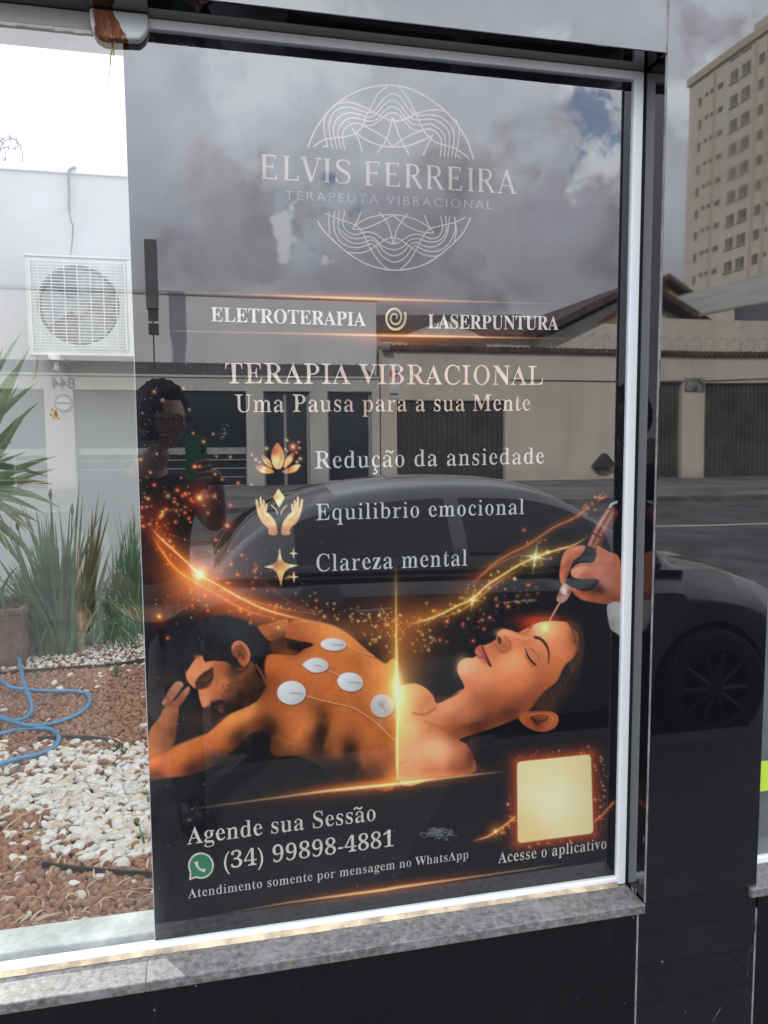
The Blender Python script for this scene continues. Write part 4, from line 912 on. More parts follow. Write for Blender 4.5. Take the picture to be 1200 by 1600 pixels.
pic = sst((PYY-700)/60.0)[..., None]
lumi = IMG.mean(-1, keepdims=True)
IMG = IMG*(1-pic)+pic*np.clip(lumi+(IMG-lumi)*1.03, 0, 1)
IMG = np.clip(IMG, 0.0015, 0.97)
# print: mesh of dots carrying the ink colour
PRINT_GAIN = 1.0
ink = np.clip(IMG*PRINT_GAIN, 0.0015, 0.92)
pv = np.stack([GX, np.full_like(GX, PY), GZ], -1).reshape(-1, 3).astype(np.float32)
ii = np.arange(NZ*NX).reshape(NZ, NX)
fq = np.stack([ii[:-1, :-1], ii[1:, :-1], ii[1:, 1:], ii[:-1, 1:]], -1).reshape(-1)
nf = (NZ-1)*(NX-1)
me = bpy.data.meshes.new('printed_picture')
me.vertices.add(NZ*NX); me.vertices.foreach_set('co', pv.ravel())
me.loops.add(nf*4); me.loops.foreach_set('vertex_index', fq.astype(np.int32))
me.polygons.add(nf); me.polygons.foreach_set('loop_start', np.arange(0, nf*4, 4, dtype=np.int32)); me.polygons.foreach_set('loop_total', np.full(nf, 4, np.int32))
me.update(calc_edges=True)
at = me.color_attributes.new('ink', 'FLOAT_COLOR', 'POINT')
at.data.foreach_set('color', np.concatenate([ink.reshape(-1, 3), np.ones((NZ*NX, 1))], 1).astype(np.float32).ravel())
pm = Mat("printed vinyl")
an = pm.n('ShaderNodeAttribute', attribute_name='ink')
pm.bsdf(an.outputs['Color'], 0.6, spec=0.04)
poster = thing('poster', (0.35, PY, ZB), "tall black printed poster with lettering and a treatment picture behind the window glass", "poster")
link('printed_picture', me, pm.m, poster)
obj('backing_sheet', MB().box(XP-0.0012, XR+0.002, PY+0.0008, PY+0.0022, ZB-0.002, ZT+0.002), simple("white vinyl backing", (0.6, 0.6, 0.6), 0.7, var=0.03), poster)

# ---- lettering, as thin cut shapes just in front of the print
LY = PY-0.0006
M_cream = simple("cream ink", (0.76, 0.69, 0.645), 0.5, var=0.08, scale=40)
M_grey = simple("warm grey ink", (0.66, 0.62, 0.60), 0.5, var=0.06, scale=40)
M_dim = simple("dim grey ink", (0.15, 0.15, 0.155), 0.5, var=0.1, scale=40)
M_gold = simple("champagne ink", (0.36, 0.30, 0.24), 0.5, var=0.10, scale=20)
def copper():
    a = Mat("copper ink"); w_ = a.ramp(a.noise(13, 1, 0.5, stretch=(1, 1, 0.3)), 0.38, 0.62)
    a.bsdf(a.mix(w_, (0.74, 0.50, 0.40), (0.82, 0.70, 0.63)), 0.5); return a.m
M_copper = copper()
M_gspiral = simple("gold ink", (0.74, 0.58, 0.36), 0.5, var=0.15, scale=40)
def mb_(s):
    r_ = ''
    for c in s:
        if 'A' <= c <= 'Z': r_ += chr(0x1D400+ord(c)-65)
        elif 'a' <= c <= 'z': r_ += chr(0x1D41A+ord(c)-97)
        elif '0' <= c <= '9': r_ += chr(0x1D7CE+ord(c)-48)
        else: r_ += c
    return r_
def text_mesh(body, off=0.0, space=1.0, wspace=1.0, flip=False):
    c = bpy.data.curves.new('lettering', 'FONT'); c.body = body; c.size = 1; c.offset = off; c.space_character = space; c.space_word = wspace
    c.resolution_u = 6
    o = bpy.data.objects.new('lettering', c); COL.objects.link(o)
    bpy.context.view_layer.update()
    m = bpy.data.meshes.new_from_object(o)
    bpy.data.objects.remove(o); bpy.data.curves.remove(c)
    return m
def mesh_np(m):
    v = np.zeros(len(m.vertices)*3, np.float32); m.vertices.foreach_get('co', v); return v.reshape(-1, 3)
def slim_strokes(m, keep=0.045, share=0.45):
    """thin the heavy strokes of flat letter shapes and leave the hairlines: every outline point moves in by part of the local stroke width"""
    v = mesh_np(m)[:, :2].astype(float); cnt = {}
    for p in m.polygons:
        vs = list(p.vertices)
        for i in range(len(vs)):
            a, b = vs[i], vs[(i+1) % len(vs)]; k = (min(a, b), max(a, b)); cnt.setdefault(k, []).append((a, b))
    E = np.array([c[0] for c in cnt.values() if len(c) == 1])          # outline, inside on the left
    if len(E) == 0: return
    z = m.polygons[0].normal.z
    A_, B_ = v[E[:, 0]], v[E[:, 1]]; d = B_-A_; L_ = np.linalg.norm(d, axis=1)+1e-12
    nrm = np.stack([d[:, 1], -d[:, 0]], 1)/L_[:, None]*(1 if z > 0 else -1)
    vn = np.zeros_like(v); np.add.at(vn, E[:, 0], nrm); np.add.at(vn, E[:, 1], nrm)
    idx = np.unique(E); nn = vn[idx]; ln = np.linalg.norm(nn, axis=1); nn = nn/(ln[:, None]+1e-9)
    org = v[idx]-nn*1e-4; thick = np.full(len(idx), 9.0)
    for s0 in range(0, len(idx), 400):
        o = org[s0:s0+400]; r_ = -nn[s0:s0+400]
        den = r_[:, None, 0]*d[None, :, 1]-r_[:, None, 1]*d[None, :, 0]; den = np.where(np.abs(den) < 1e-9, 1e-9, den)
        w = A_[None]-o[:, None]; t = (w[..., 0]*d[None, :, 1]-w[..., 1]*d[None, :, 0])/den; u = (w[..., 0]*r_[:, None, 1]-w[..., 1]*r_[:, None, 0])/den
        t = np.where((u >= -1e-6) & (u <= 1+1e-6) & (t > 0.004), t, 9.0); thick[s0:s0+400] = t.min(1)
    mv = np.where((thick < 0.21) & (ln > 1.2), np.maximum(thick-keep, 0)*share*0.5, 0)
    full = mesh_np(m); full[idx, 0] -= (nn[:, 0]*mv).astype(np.float32); full[idx, 1] -= (nn[:, 1]*mv).astype(np.float32)
    m.vertices.foreach_set('co', full.ravel()); m.update()
CAPH = {}
def caph(serif):
    if serif not in CAPH:
        v = mesh_np(text_mesh(mb_('H') if serif else 'H')); CAPH[serif] = v[:, 1].max()-v[:, 1].min()
    return CAPH[serif]
def lettering(name, body, p0, p1, cap_px, mat, off=0.0, serif=True, space=1.0, wspace=1.0, parent=None, slim=0.0):
    m = text_mesh(mb_(body) if serif else body, off, space, wspace)
    if slim: slim_strokes(m, 0.040, slim)
    v = mesh_np(m)
    a, b = P(*p0, LY), P(*p1, LY)
    # local height scale of the print at the middle of the line
    mx_, my_ = (p0[0]+p1[0])/2, (p0[1]+p1[1])/2
    k = np.linalg.norm(P(mx_, my_-cap_px, LY)-P(mx_, my_, LY))/caph(serif)
    xs_ = (v[:, 0]-v[:, 0].min())/(v[:, 0].max()-v[:, 0].min())
    out = a[None, :]+(b-a)[None, :]*xs_[:, None]; out[:, 2] += v[:, 1]*k; out[:, 1] = LY
    m.vertices.foreach_set('co', out.astype(np.float32).ravel()); m.update()
    return link(name, m, mat, parent or poster)
THIN = 0.0; SL = 0.46
def slim_caps(a0, a1):
    """light wide roman capitals drawn as strokes"""
    SW, TW = 0.135, 0.05
    G_ = {'E': (0.68, [([(.12, 0), (.12, 1)], SW), ([(.0, .975), (.62, .975)], TW), ([(.12, .52), (.5, .52)], TW), ([(.0, .025), (.66, .025)], TW), ([(.615, 1.0), (.60, .84)], TW), ([(.49, .60), (.49, .44)], TW), ([(.645, 0), (.67, .2)], TW)]),
          'L': (0.62, [([(.12, 0), (.12, 1)], SW), ([(.0, .025), (.6, .025)], TW), ([(.585, 0), (.615, .22)], TW), ([(0, .98), (.27, .98)], TW)]),
          'V': (0.84, [([(.10, .99), (.43, .0)], SW), ([(.74, .99), (.43, 0)], TW), ([(-.01, .98), (.24, .98)], TW), ([(.62, .98), (.85, .98)], TW)]),
          'I': (0.28, [([(.14, 0), (.14, 1)], SW), ([(0, .98), (.28, .98)], TW), ([(0, .02), (.28, .02)], TW)]),
          'F': (0.64, [([(.12, 0), (.12, 1)], SW), ([(.0, .975), (.62, .975)], TW), ([(.12, .52), (.5, .52)], TW), ([(.0, .02), (.28, .02)], TW), ([(.615, 1.0), (.60, .82)], TW), ([(.49, .60), (.49, .44)], TW)]),
          'R': (0.80, [([(.12, 0), (.12, 1)], SW), ([(.0, .975), (.2, .975)], TW), ([(.12, .975), (.36, .975), (.53, .91), (.59, .75), (.53, .59), (.36, .51), (.12, .51)], [TW, TW, .08, .12, .08, TW, TW]), ([(.34, .52), (.47, .36), (.70, .0)], SW*0.9), ([(0, .02), (.27, .02)], TW), ([(.62, .02), (.82, .02)], TW)]),
          'A': (0.80, [([(.09, 0), (.40, 1.0)], TW), ([(.38, 1.0), (.70, 0)], SW), ([(.2, .34), (.58, .34)], TW), ([(.0, .02), (.2, .02)], TW), ([(.58, .02), (.82, .02)], TW)]),
          'S': (0.62, [([(.56, .80), (.50, .93), (.32, .985), (.14, .92), (.10, .75), (.22, .60), (.42, .48), (.56, .33), (.54, .12), (.34, .015), (.14, .05), (.05, .22)], [TW, TW, TW, .09, .12, .13, .13, .12, .09, TW, TW, TW]), ([(.565, .95), (.56, .76)], TW), ([(.05, .26), (.045, .05)], TW)])}
    pos = [('E', 75, 137), ('L', 165, 225), ('V', 236, 318), ('I', 331, 354), ('S', 374, 437), ('F', 497, 558), ('E', 580, 638), ('R', 662, 730), ('R', 748, 818), ('E', 835, 890), ('I', 916, 939), ('R', 958, 1026), ('A', 1036, 1112)]
    mb = MB()
    for ch, a, b in pos[a0:a1]:
        W_, st = G_[ch]; base = 467+(a-75)*(63/1037); cap = 99-5*(a-75)/1037; slope = 63/1037
        for pts, w in st:
            q = [(380+(a+(b-a)*u/W_)/2.609, 100+(base+slope*(b-a)*u/W_-cap*v)/2.609) for u, v in pts]
            if len(q) > 2:
                n_ = len(q); q = crom(q, sub=5)
                w = np.interp(np.linspace(0, n_-1, len(q)), range(n_), w if isinstance(w, list) else [w]*n_)
            k = cap/2.609*0.00119
            ribbon_px(mb, q, [x*k for x in w] if len(q) > 2 else w*k, LY-0.000004*(len(mb.v) % 40))
    return obj('lettering', mb, M_gold, poster)
slim_caps(0, 5); slim_caps(5, 13)
lettering('lettering', 'TERAPEUTA VIBRACIONAL', (446, 311.5), (769, 327), 13.4, M_dim, -0.003, serif=False, space=1.3)
lettering('lettering', 'ELETROTERAPIA', (330, 502), (571.5, 509.5), 21.6, M_cream, 0.0)
lettering('lettering', 'LASERPUNTURA', (669, 513), (872.5, 515.5), 21.4, M_cream, 0.0)
lettering('lettering', 'TERAPIA VIBRACIONAL', (352.5, 599), (848.5, 601.5), 31.0, M_copper, THIN, space=1.05, slim=SL)
lettering('lettering', 'Uma Pausa para a sua Mente', (367.5, 644), (828.5, 641.5), 26.5, M_copper, THIN, space=1.05, slim=SL)
lettering('lettering', 'Reducao da ansiedade', (492, 732.2), (850, 724.2), 26.5, M_grey, THIN, space=1.08, slim=SL)
lettering('lettering', 'Equilibrio emocional', (493.7, 813), (819, 803), 25.0, M_grey, THIN, space=1.08, slim=SL)
lettering('lettering', 'Clareza mental', (494.8, 893), (730, 883.5), 26.5, M_grey, THIN, space=1.08, slim=SL)
lettering('lettering', 'Agende sua Sessao', (292.6, 1319.7), (586.8, 1281.7), 26.0, M_cream, THIN, space=1.03, slim=SL*0.8)
lettering('lettering', '(34) 99898-4881', (350.2, 1358), (615, 1322), 25.5, M_cream, THIN, slim=0.3)
lettering('lettering', 'Atendimento somente por mensagem no WhatsApp', (294, 1403.6), (731.5, 1341), 13.8, M_grey, THIN, space=1.05, slim=SL)
lettering('lettering', 'Acesse o aplicativo', (778.3, 1349), (947, 1325.6), 17.0, M_cream, THIN, space=1.05, slim=SL)
# cedilla and tildes
def accent():
    global dia
    if dia.v: obj('accent_mark', dia, M_cream, poster)
    dia = MB()
dia = MB()
ribbon_px(dia, crom([(586.5, 731), (586, 734), (589, 736), (587.5, 739.5), (583, 740)], sub=4), 0.0022, LY)
accent()
def tilde(cx, cy, w, s=0.0): ribbon_px(dia, crom([(cx-w, cy+1.4-s*w), (cx-w*0.5, cy-1.4-s*w*.5), (cx, cy), (cx+w*0.5, cy+1.2+s*w*.5), (cx+w, cy-1.6+s*w)], sub=4), 0.0026, LY)
tilde(608.5, 706, 6.0, -0.02); accent(); tilde(559.5, 1263.0, 6.5, -0.12); accent()
# emblem of fine lines
L1 = Zf(460, 120, 4.0); L2 = Zf(460, 320, 4.0)
em = MB()
def el(f, pts, w=2.3): ribbon_px(em, crom(f(*pts), sub=5), w*0.00092, LY-0.00001*len(em.v)/200)
el(L1, ((85, 440), (105, 385), (135, 325), (200, 230), (275, 160), (370, 100), (470, 66), (590, 52), (700, 68), (800, 110), (900, 178), (965, 235), (1030, 315), (1080, 400), (1120, 515)), 3.0)
el(L1, ((210, 445), (190, 360), (184, 290), (200, 232)))
el(L1, ((262, 172), (330, 158), (400, 175), (480, 212), (560, 256), (620, 276), (690, 265), (760, 232), (820, 213), (880, 206), (950, 216)), 2.7)
el(L1, ((1005, 260), (1028, 320), (1026, 400), (1004, 506)))
el(L1, ((240, 450), (218, 340), (224, 260), (262, 210), (320, 190), (390, 202), (450, 222), (480, 222), (510, 200), (540, 160), (575, 122), (615, 105), (660, 125), (700, 180), (740, 228), (775, 242), (830, 237), (900, 247), (960, 287), (998, 360), (984, 500)))
el(L1, ((268, 452), (245, 350), (256, 280), (300, 237), (350, 225), (410, 238), (460, 252), (500, 240), (535, 205), (570, 165), (610, 148), (655, 167), (700, 226), (740, 264), (790, 269), (860, 266), (920, 292), (968, 360), (960, 500)))
el(L1, ((293, 452), (272, 360), (286, 305), (330, 265), (380, 257), (430, 268), (475, 278), (515, 265), (550, 225), (585, 195), (615, 187), (650, 202), (690, 250), (730, 290), (790, 302), (850, 296), (905, 326), (943, 385), (938, 500)))
el(L1, ((315, 455), (300, 370), (320, 318), (370, 291), (410, 295), (440, 306), (490, 300), (530, 275), (570, 240), (612, 225), (655, 240), (690, 280), (730, 320), (780, 335), (840, 326), (890, 350), (921, 410), (911, 500)))
el(L1, ((580, 62), (520, 110), (480, 190), (450, 240), (430, 300), (390, 347), (330, 372), (250, 382), (180, 396), (115, 440)), 2.6); el(L1, ((650, 65), (700, 120), (750, 210), (785, 290), (820, 352), (880, 406), (950, 430), (1020, 456), (1095, 515)), 2.6)
for s_ in (((360, 318), (400, 390), (425, 470)), ((866, 360), (835, 420), (805, 492)), ((612, 255), (580, 380), (519, 475)), ((615, 255), (660, 380), (716, 487)), ((380, 345), (450, 395), (540, 430), (630, 439), (730, 425), (855, 374)), ((430, 305), (500, 340), (570, 385), (608, 434)), ((800, 335), (720, 367), (650, 410), (612, 436))): el(L1, s_, 2.8)
el(L1, ((175, 440), (190, 434), (206, 432)), 2.0); el(L1, ((1010, 492), (1024, 496), (1036, 510)), 2.0)
el(L2, ((145, 100), (175, 150), (225, 205), (330, 298), (450, 370), (560, 402), (620, 408), (720, 400), (830, 365), (930, 296), (1030, 205), (1075, 140), (1100, 82)), 2.6)
for s_ in (((220, 40), (214, 110), (222, 185)), ((250, 40), (247, 140), (275, 215), (330, 257), (400, 268), (450, 252), (480, 243), (510, 262), (550, 320), (620, 358), (690, 332), (740, 264), (770, 262), (830, 290), (910, 285), (970, 236), (1004, 160), (1001, 75)),
           ((280, 40), (276, 150), (312, 207), (370, 240), (430, 237), (480, 220), (520, 240), (560, 290), (620, 319), (680, 297), (720, 252), (760, 235), (820, 261), (890, 256), (948, 200), (972, 70)), ((282, 150), (340, 200), (400, 212), (450, 201), (500, 210), (550, 258), (620, 281), (680, 262), (720, 222), (770, 211), (850, 233), (920, 214), (950, 150), (945, 70)),
           ((315, 40), (303, 120), (332, 167), (380, 186), (430, 173), (480, 171), (530, 195), (570, 225), (625, 245), (680, 217), (730, 189), (790, 186), (850, 211), (905, 195), (927, 140), (912, 70)), ((335, 298), (420, 300), (480, 276), (540, 236), (600, 206), (650, 212), (700, 246), (760, 286), (830, 318), (900, 320)),
           ((195, 55), (280, 90), (370, 122), (420, 162), (450, 222), (490, 300), (545, 370), (590, 404)), ((1070, 78), (1000, 110), (920, 130), (845, 152), (800, 205), (760, 282), (710, 360), (660, 404)), ((372, 137), (440, 91), (530, 66), (620, 62), (710, 76), (790, 107), (850, 150)), ((365, 152), (430, 150), (520, 116), (612, 67)), ((618, 68), (700, 130), (780, 166), (872, 179)),
           ((420, 40), (395, 95), (364, 150)), ((812, 62), (835, 120), (872, 179)), ((530, 45), (590, 130), (616, 242)), ((706, 55), (645, 145), (622, 242)), ((1002, 78), (1012, 160), (998, 240))): el(L2, s_, 2.1)
obj('emblem', em, M_gold, poster)
# spiral sign
sp = MB()
q = []
for t in np.linspace(0, 1, 90):
    th = -0.5+t*2*math.pi*2.15; r_ = 3.0+15.5*t
    q.append((617+r_*math.cos(th)*0.92, 496.5-r_*math.sin(th)*1.12))
ribbon_px(sp, q, [0.0022+0.0028*t for t in np.linspace(0, 1, 90)], LY)
obj('spiral_sign', sp, M_gspiral, poster)
# green chat badge with handset
def flat_px(mb, pts, y):
    pw = [P(a, b, y) for a, b in pts]; c = np.mean(pw, axis=0); n = len(pw)
    mb.add(pw+[c], [(i, (i+1) % n, n) for i in range(n)])
def disc(cx, cy, r_, tail=None, sx=0.98):
    out = []
    for k in range(48):
        t = 2*math.pi*k/48
        if tail and 28 < k < 33:
            if k == 30: out.append(tail)
            continue
        out.append((cx+r_*sx*math.cos(t), cy-r_*math.sin(t)))
    return out
bcx, bcy = 314.0, 1352.5
wb = MB(); flat_px(wb, disc(bcx, bcy, 20.5, (295.5, 1375.5)), LY); obj('chat_badge', wb, M_cream, poster)
wb = MB(); flat_px(wb, disc(bcx, bcy, 17.8, (298.6, 1372.0)), LY-0.0003); obj('chat_badge', wb, simple("chat green", (0.03, 0.22, 0.10), 0.5, var=0.05), poster)
hp = MB(); hs = crom([(306.5, 1346.5), (308.5, 1353.5), (313.5, 1358.8), (320.5, 1360.2)], sub=6)
n_ = len(hs); ribbon_px(hp, hs, [0.0035+0.0048*abs(2*i/(n_-1)-1)**2.2 for i in range(n_)], LY-0.0006)
obj('handset_sign', hp, M_cream, poster)

# ================================================================== the garden seen through the clear glass
GZ0 = 0.44
WY = 3.7
soil = MB().box(-4.6, 2.2, 0.101, WY-0.001, -0.905, GZ0-0.004)
tag(obj('garden_soil', soil, simple("dry soil", (0.14, 0.085, 0.055), 0.95, var=0.3, scale=12, bump=0.5, bscale=60)), None, None, kind='structure')
def wall_white():
    a = Mat("white painted brick")
    tcx = a.n('ShaderNodeTexCoord')
    mp = a.n('ShaderNodeMapping'); a.l(tcx.outputs['Object'], mp.inputs[0]); mp.inputs[2].default_value = (R(90), 0, 0)
    bt = a.n('ShaderNodeTexBrick'); a.l(mp.outputs[0], bt.inputs[0])
    bt.inputs['Scale'].default_value = 1.0; bt.inputs['Brick Width'].default_value = 0.34; bt.inputs['Row Height'].default_value = 0.034; bt.inputs['Mortar Size'].default_value = 0.003; bt.inputs['Mortar Smooth'].default_value = 0.8
    sp = a.n('ShaderNodeSeparateXYZ'); a.l(tcx.outputs['Object'], sp.inputs[0])
    up = a.ramp(sp.outputs[2], 2.45, 2.6)
    fac = a.math('MULTIPLY', a.math('SUBTRACT', 1.0, bt.outputs['Fac']), up)
    h = a.math('ADD', a.math('MULTIPLY', a.math('MULTIPLY', bt.outputs['Fac'], up), -0.6), a.math('MULTIPLY', a.noise(50, 4, 0.6), 0.2))
    stain = a.ramp(a.noise(2.2, 6, 0.65, stretch=(2.5, 1, 0.4)), 0.45, 0.8, 0, 0.35)
    c = a.mix(stain, (0.42, 0.425, 0.42), (0.37, 0.37, 0.355))
    a.bsdf(c, 0.85, spec=0.3, bump=h, bstr=0.35, bdist=0.003)
    return a.m
gw = thing('garden_wall', (-1.2, WY, GZ0-0.2), "white painted garden wall of thin bricks behind the plants", "wall")
obj('wall', MB().box(-5.2, 2.4, WY, WY+0.18, -0.905, 3.12), wall_white(), gw)
obj('coping', MB().box(-5.22, 2.42, WY-0.015, WY+0.2, 3.12, 3.165), simple("pale coping", (0.66, 0.67, 0.68), 0.8, var=0.08, scale=5), gw, bevel=0.006)
obj('wall', MB().box(-4.7, -4.55, 0.17, WY-0.001, GZ0-0.2, 2.9), simple("white side wall", (0.72, 0.72, 0.71), 0.85, var=0.06, scale=3), gw)

# air conditioner on two brackets
AY = 3.36
a0 = P(38, 399, AY); a1 = P(204, 549, AY); fc = P(123, 477, AY)
ax0, az1, az0 = a0[0], P(100, 402, AY)[2], P(100, 551, AY)[2]; ax1 = ax0+0.80
M_ac = simple("aged white enamel", (0.54, 0.56, 0.54), 0.45, var=0.06, scale=8)
M_acd = simple("dark coil", (0.10, 0.115, 0.125), 0.6, var=0.35, scale=30)
ac = thing('air_conditioner', ((ax0+ax1)/2, AY+0.15, az0), "white outdoor air conditioner unit with round fan grille on the white wall", "air conditioner")
fr_ = P(187, 477, AY)[0]-fc[0]
cas = MB()
# casing: box with an open round throat in front
seg = 48
oq = []
for k in range(seg):
    t = 2*math.pi*k/seg; oq.append((fc[0]+fr_*math.cos(t), fc[2]+fr_*math.sin(t)))
pl, pr, pb, pt = ax0+0.004, fc[0]+fr_+0.045, az0+0.004, az1-0.004
def sq(t):
    c, s = math.cos(t), math.sin(t)
    kx = ((pr-fc[0]) if c > 0 else (fc[0]-pl))/max(abs(c), 1e-6); kz = ((pt-fc[2]) if s > 0 else (fc[2]-pb))/max(abs(s), 1e-6)
    k = min(kx, kz); return (fc[0]+c*k, fc[2]+s*k)
outer = [sq(2*math.pi*k/seg) for k in range(seg)]
v = [(p[0], AY, p[1]) for p in outer]+[(p[0], AY, p[1]) for p in oq]+[(p[0], AY+0.06, p[1]) for p in oq]
f = []
for k in range(seg):
    j = (k+1) % seg; f += [(k, j, seg+j, seg+k), (seg+k, seg+j, 2*seg+j, 2*seg+k)]
cas.add(v, f)
for cx_, cz_ in ((pl, pb), (pr, pb), (pr, pt), (pl, pt)):
    # corner triangles left by the radial ring
    best = sorted(range(seg), key=lambda k: (outer[k][0]-cx_)**2+(outer[k][1]-cz_)**2)[:2]
    cas.add([(outer[best[0]][0], AY, outer[best[0]][1]), (outer[best[1]][0], AY, outer[best[1]][1]), (cx_, AY, cz_)], [(0, 1, 2)])
cas.box(ax0, ax1, AY+0.062, AY+0.29, az0, az1); cas.box(pr, ax1, AY-0.006, AY+0.06, az0, az1)
cas.box(ax0, pr, AY+0.002, AY+0.06, az1-0.004, az1); cas.box(ax0, pr, AY+0.002, AY+0.06, az0, az0+0.004); cas.box(ax0, ax0+0.004, AY+0.002, AY+0.06, az0, az1)
cas.box(ax0-0.004, ax1+0.004, AY-0.010, AY+0.29, az1, az1+0.012)
cas.box(ax0-0.002, ax1, AY-0.006, AY+0.29, az0-0.014, az0)
obj('casing', cas, M_ac, ac)
back = MB(); back.lathe([(0.001, 0.0), (fr_*0.999, 0.0)], (fc[0], AY+0.058, fc[2]), 'y', 40)
obj('coil', back, M_acd, ac)
fan = MB()
for k in range(3):
    t0 = k*2*math.pi/3+0.4; rows = []
    for i in range(9):
        t = t0+i/8*1.25; rows.append([(fc[0]+r_*math.cos(t), AY+0.052-0.03*i/8, fc[2]+r_*math.sin(t)) for r_ in np.linspace(0.05, fr_*0.92, 6)])
    fan.grid(rows)
fan.lathe([(0.0, -0.03), (0.05, -0.03), (0.055, 0.02)], (fc[0], AY+0.035, fc[2]), 'y', 20)
obj('fan', fan, simple("grey fan", (0.26, 0.28, 0.29), 0.5, var=0.2, scale=20), ac)
gr = MB()
nb = 29
for i in range(nb):
    z = pb+0.02+(pt-pb-0.04)*i/(nb-1); gr.box(pl+0.02, pr-0.012, AY-0.012, AY-0.0085, z-0.0021, z+0.0021)
for i in range(7):
    x = fc[0]+(i-3)*fr_*0.31; gr.box(x-0.002, x+0.002, AY-0.0155, AY-0.0125, pb+0.018, pt-0.018)
gr.box(pl+0.016, pl+0.022, AY-0.013, AY+0.001, pb+0.016, pt-0.016); gr.box(pr-0.016, pr-0.010, AY-0.013, AY+0.001, pb+0.016, pt-0.016)
obj('fan_grille', gr, simple("white wire grille", (0.60, 0.62, 0.60), 0.45, var=0.04), ac)
for px_ in (86, 290):
    bx_ = P(px_, 560, AY)[0]; b = MB()
    b.box(bx_-0.03, bx_+0.03, AY-0.04, WY-0.002, az0-0.045, az0-0.0145); b.box(bx_-0.012, bx_+0.012, AY+0.02, WY-0.003, az0-0.10, az0-0.046)
    obj('bracket', b, simple("galvanised bracket", (0.5, 0.51, 0.5), 0.5, var=0.2, scale=30), ac, bevel=0.003)
dr = MB(); dr.tube(crom([P(57, 552, AY+0.1), P(58, 565, AY+0.1), P(55, 585, AY+0.2), P(51, 592, AY+0.25)]), 0.006, 8)
obj('drain_hose', dr, simple("yellowed hose", (0.55, 0.45, 0.25), 0.6, var=0.2), ac)
# cable over the wall
cb = MB(); cb.tube(crom([P(122, 266, WY+0.03), P(118, 262, WY-0.01), P(112, 263, WY-0.035), P(107, 272, WY-0.035), P(108, 300, WY-0.03), P(108, 326, WY-0.03), P(111, 345, WY-0.035), P(114, 354, WY-0.03), P(113, 375, WY-0.03), P(110, 400, WY-0.05), P(110, 404, WY-0.05)]), [0.009]*31+[0.005]*30)
tag(obj('drain_cable', cb, simple("grey cable", (0.13, 0.135, 0.14), 0.6, var=0.15)), "thin grey cable hanging over the white wall down to the air conditioner", "cable")
# razor wire
def razor(name, p0, p1, rad, n, mat, label, group=None, wire=0.004, barb=0.02, turns_sub=20, tiltk=0.35):
    mb = MB(); p0 = np.array(p0, float); p1 = np.array(p1, float); d = (p1-p0); L = np.linalg.norm(d); d = d/L
    a = np.cross(d, (0, 0, 1.0)); a /= np.linalg.norm(a); b = np.array([0, 0, 1.0]); pts = []
    for i in range(n*turns_sub+1):
        t = i/(n*turns_sub); th = 2*math.pi*n*t
        pts.append(p0+d*(L*t+rad*tiltk*math.sin(th*0.5+0.4))+(a*math.cos(th)+b*math.sin(th))*rad*(1+0.08*math.sin(7*t*n)))
    mb.tube(pts, wire, 5)
    for i in range(2, len(pts)-1, 3):
        t = pts[i+1]-pts[i-1]; t /= np.linalg.norm(t)
        for s in (-1, 1):
            mb.tube([pts[i], pts[i]+t*barb*0.5+b*barb*0.7*s], [wire*1.1, wire*0.3], 3)
    return tag(obj(name, mb, mat), label, "razor wire", group)
M_wire = simple("dull wire", (0.16, 0.16, 0.17), 0.5, metal=0.6, var=0.2)
rz = MB()
for pts in (((-6, 250), (2, 226), (14, 217), (26, 220), (33, 232), (35, 244), (35, 258)), ((-4, 236), (8, 230), (22, 232), (28, 226), (24, 218), (10, 214), (-4, 222)), ((-4, 262), (4, 250), (12, 256), (16, 262))):
    q = crom([P(a, b, WY+0.08) for a, b in pts], sub=6); rz.tube(q, 0.004, 5)
    for i in range(3, len(q), 5): rz.tube([q[i]+np.array([0, 0, 0.016]), q[i]-np.array([0, 0, 0.016])], 0.006, 4)
for t in range(5):
    c = P(-40-60*t, 240, WY+0.08); q = [c+np.array([0.17*math.cos(a), 0.06*math.sin(a*0.5), 0.15*math.sin(a)]) for a in np.linspace(0, 6.28, 24)]; rz.tube(q, 0.004, 5)
tag(obj('razor_wire', rz, M_wire), "loose loops of razor wire on top of the white garden wall", "razor wire")

# ---------------- plants
def leaf_mat(name, c1, c2, c3=None):
    a = Mat(name)
    oi = a.n('ShaderNodeNewGeometry')
    f = oi.outputs['Random Per Island']
    c = a.mix(f, c1, c2)
    c = a.mix(a.ramp(a.noise(14, 4, 0.6), 0.55, 0.8, 0, 0.5), c, c3 or tuple(x*1.5 for x in c2))
    b = a.n('ShaderNodeBsdfPrincipled'); a.l(c, b.inputs['Base Color']); b.inputs['Roughness'].default_value = 0.42; b.inputs['Specular IOR Level'].default_value = 0.4
    tr = a.n('ShaderNodeBsdfTranslucent'); a.l(c, tr.inputs[0])
    m = a.n('ShaderNodeMixShader'); m.inputs[0].default_value = 0.22; a.l(b.outputs[0], m.inputs[1]); a.l(tr.outputs[0], m.inputs[2]); a.l(m.outputs[0], a.out.inputs[0])
    return a.m
M_yuc = leaf_mat("yucca leaf", (0.075, 0.13, 0.06), (0.13, 0.19, 0.08), (0.28, 0.30, 0.12))
M_iris = leaf_mat("grey green blade", (0.055, 0.115, 0.058), (0.105, 0.175, 0.085), (0.16, 0.21, 0.09))
M_olive = leaf_mat("olive blade", (0.085, 0.085, 0.030), (0.13, 0.11, 0.04), (0.24, 0.16, 0.07))
M_lily = leaf_mat("fine green blade", (0.075, 0.155, 0.080), (0.14, 0.23, 0.12), (0.20, 0.27, 0.12))
M_dry = leaf_mat("dry leaf", (0.36, 0.27, 0.15), (0.50, 0.42, 0.27))
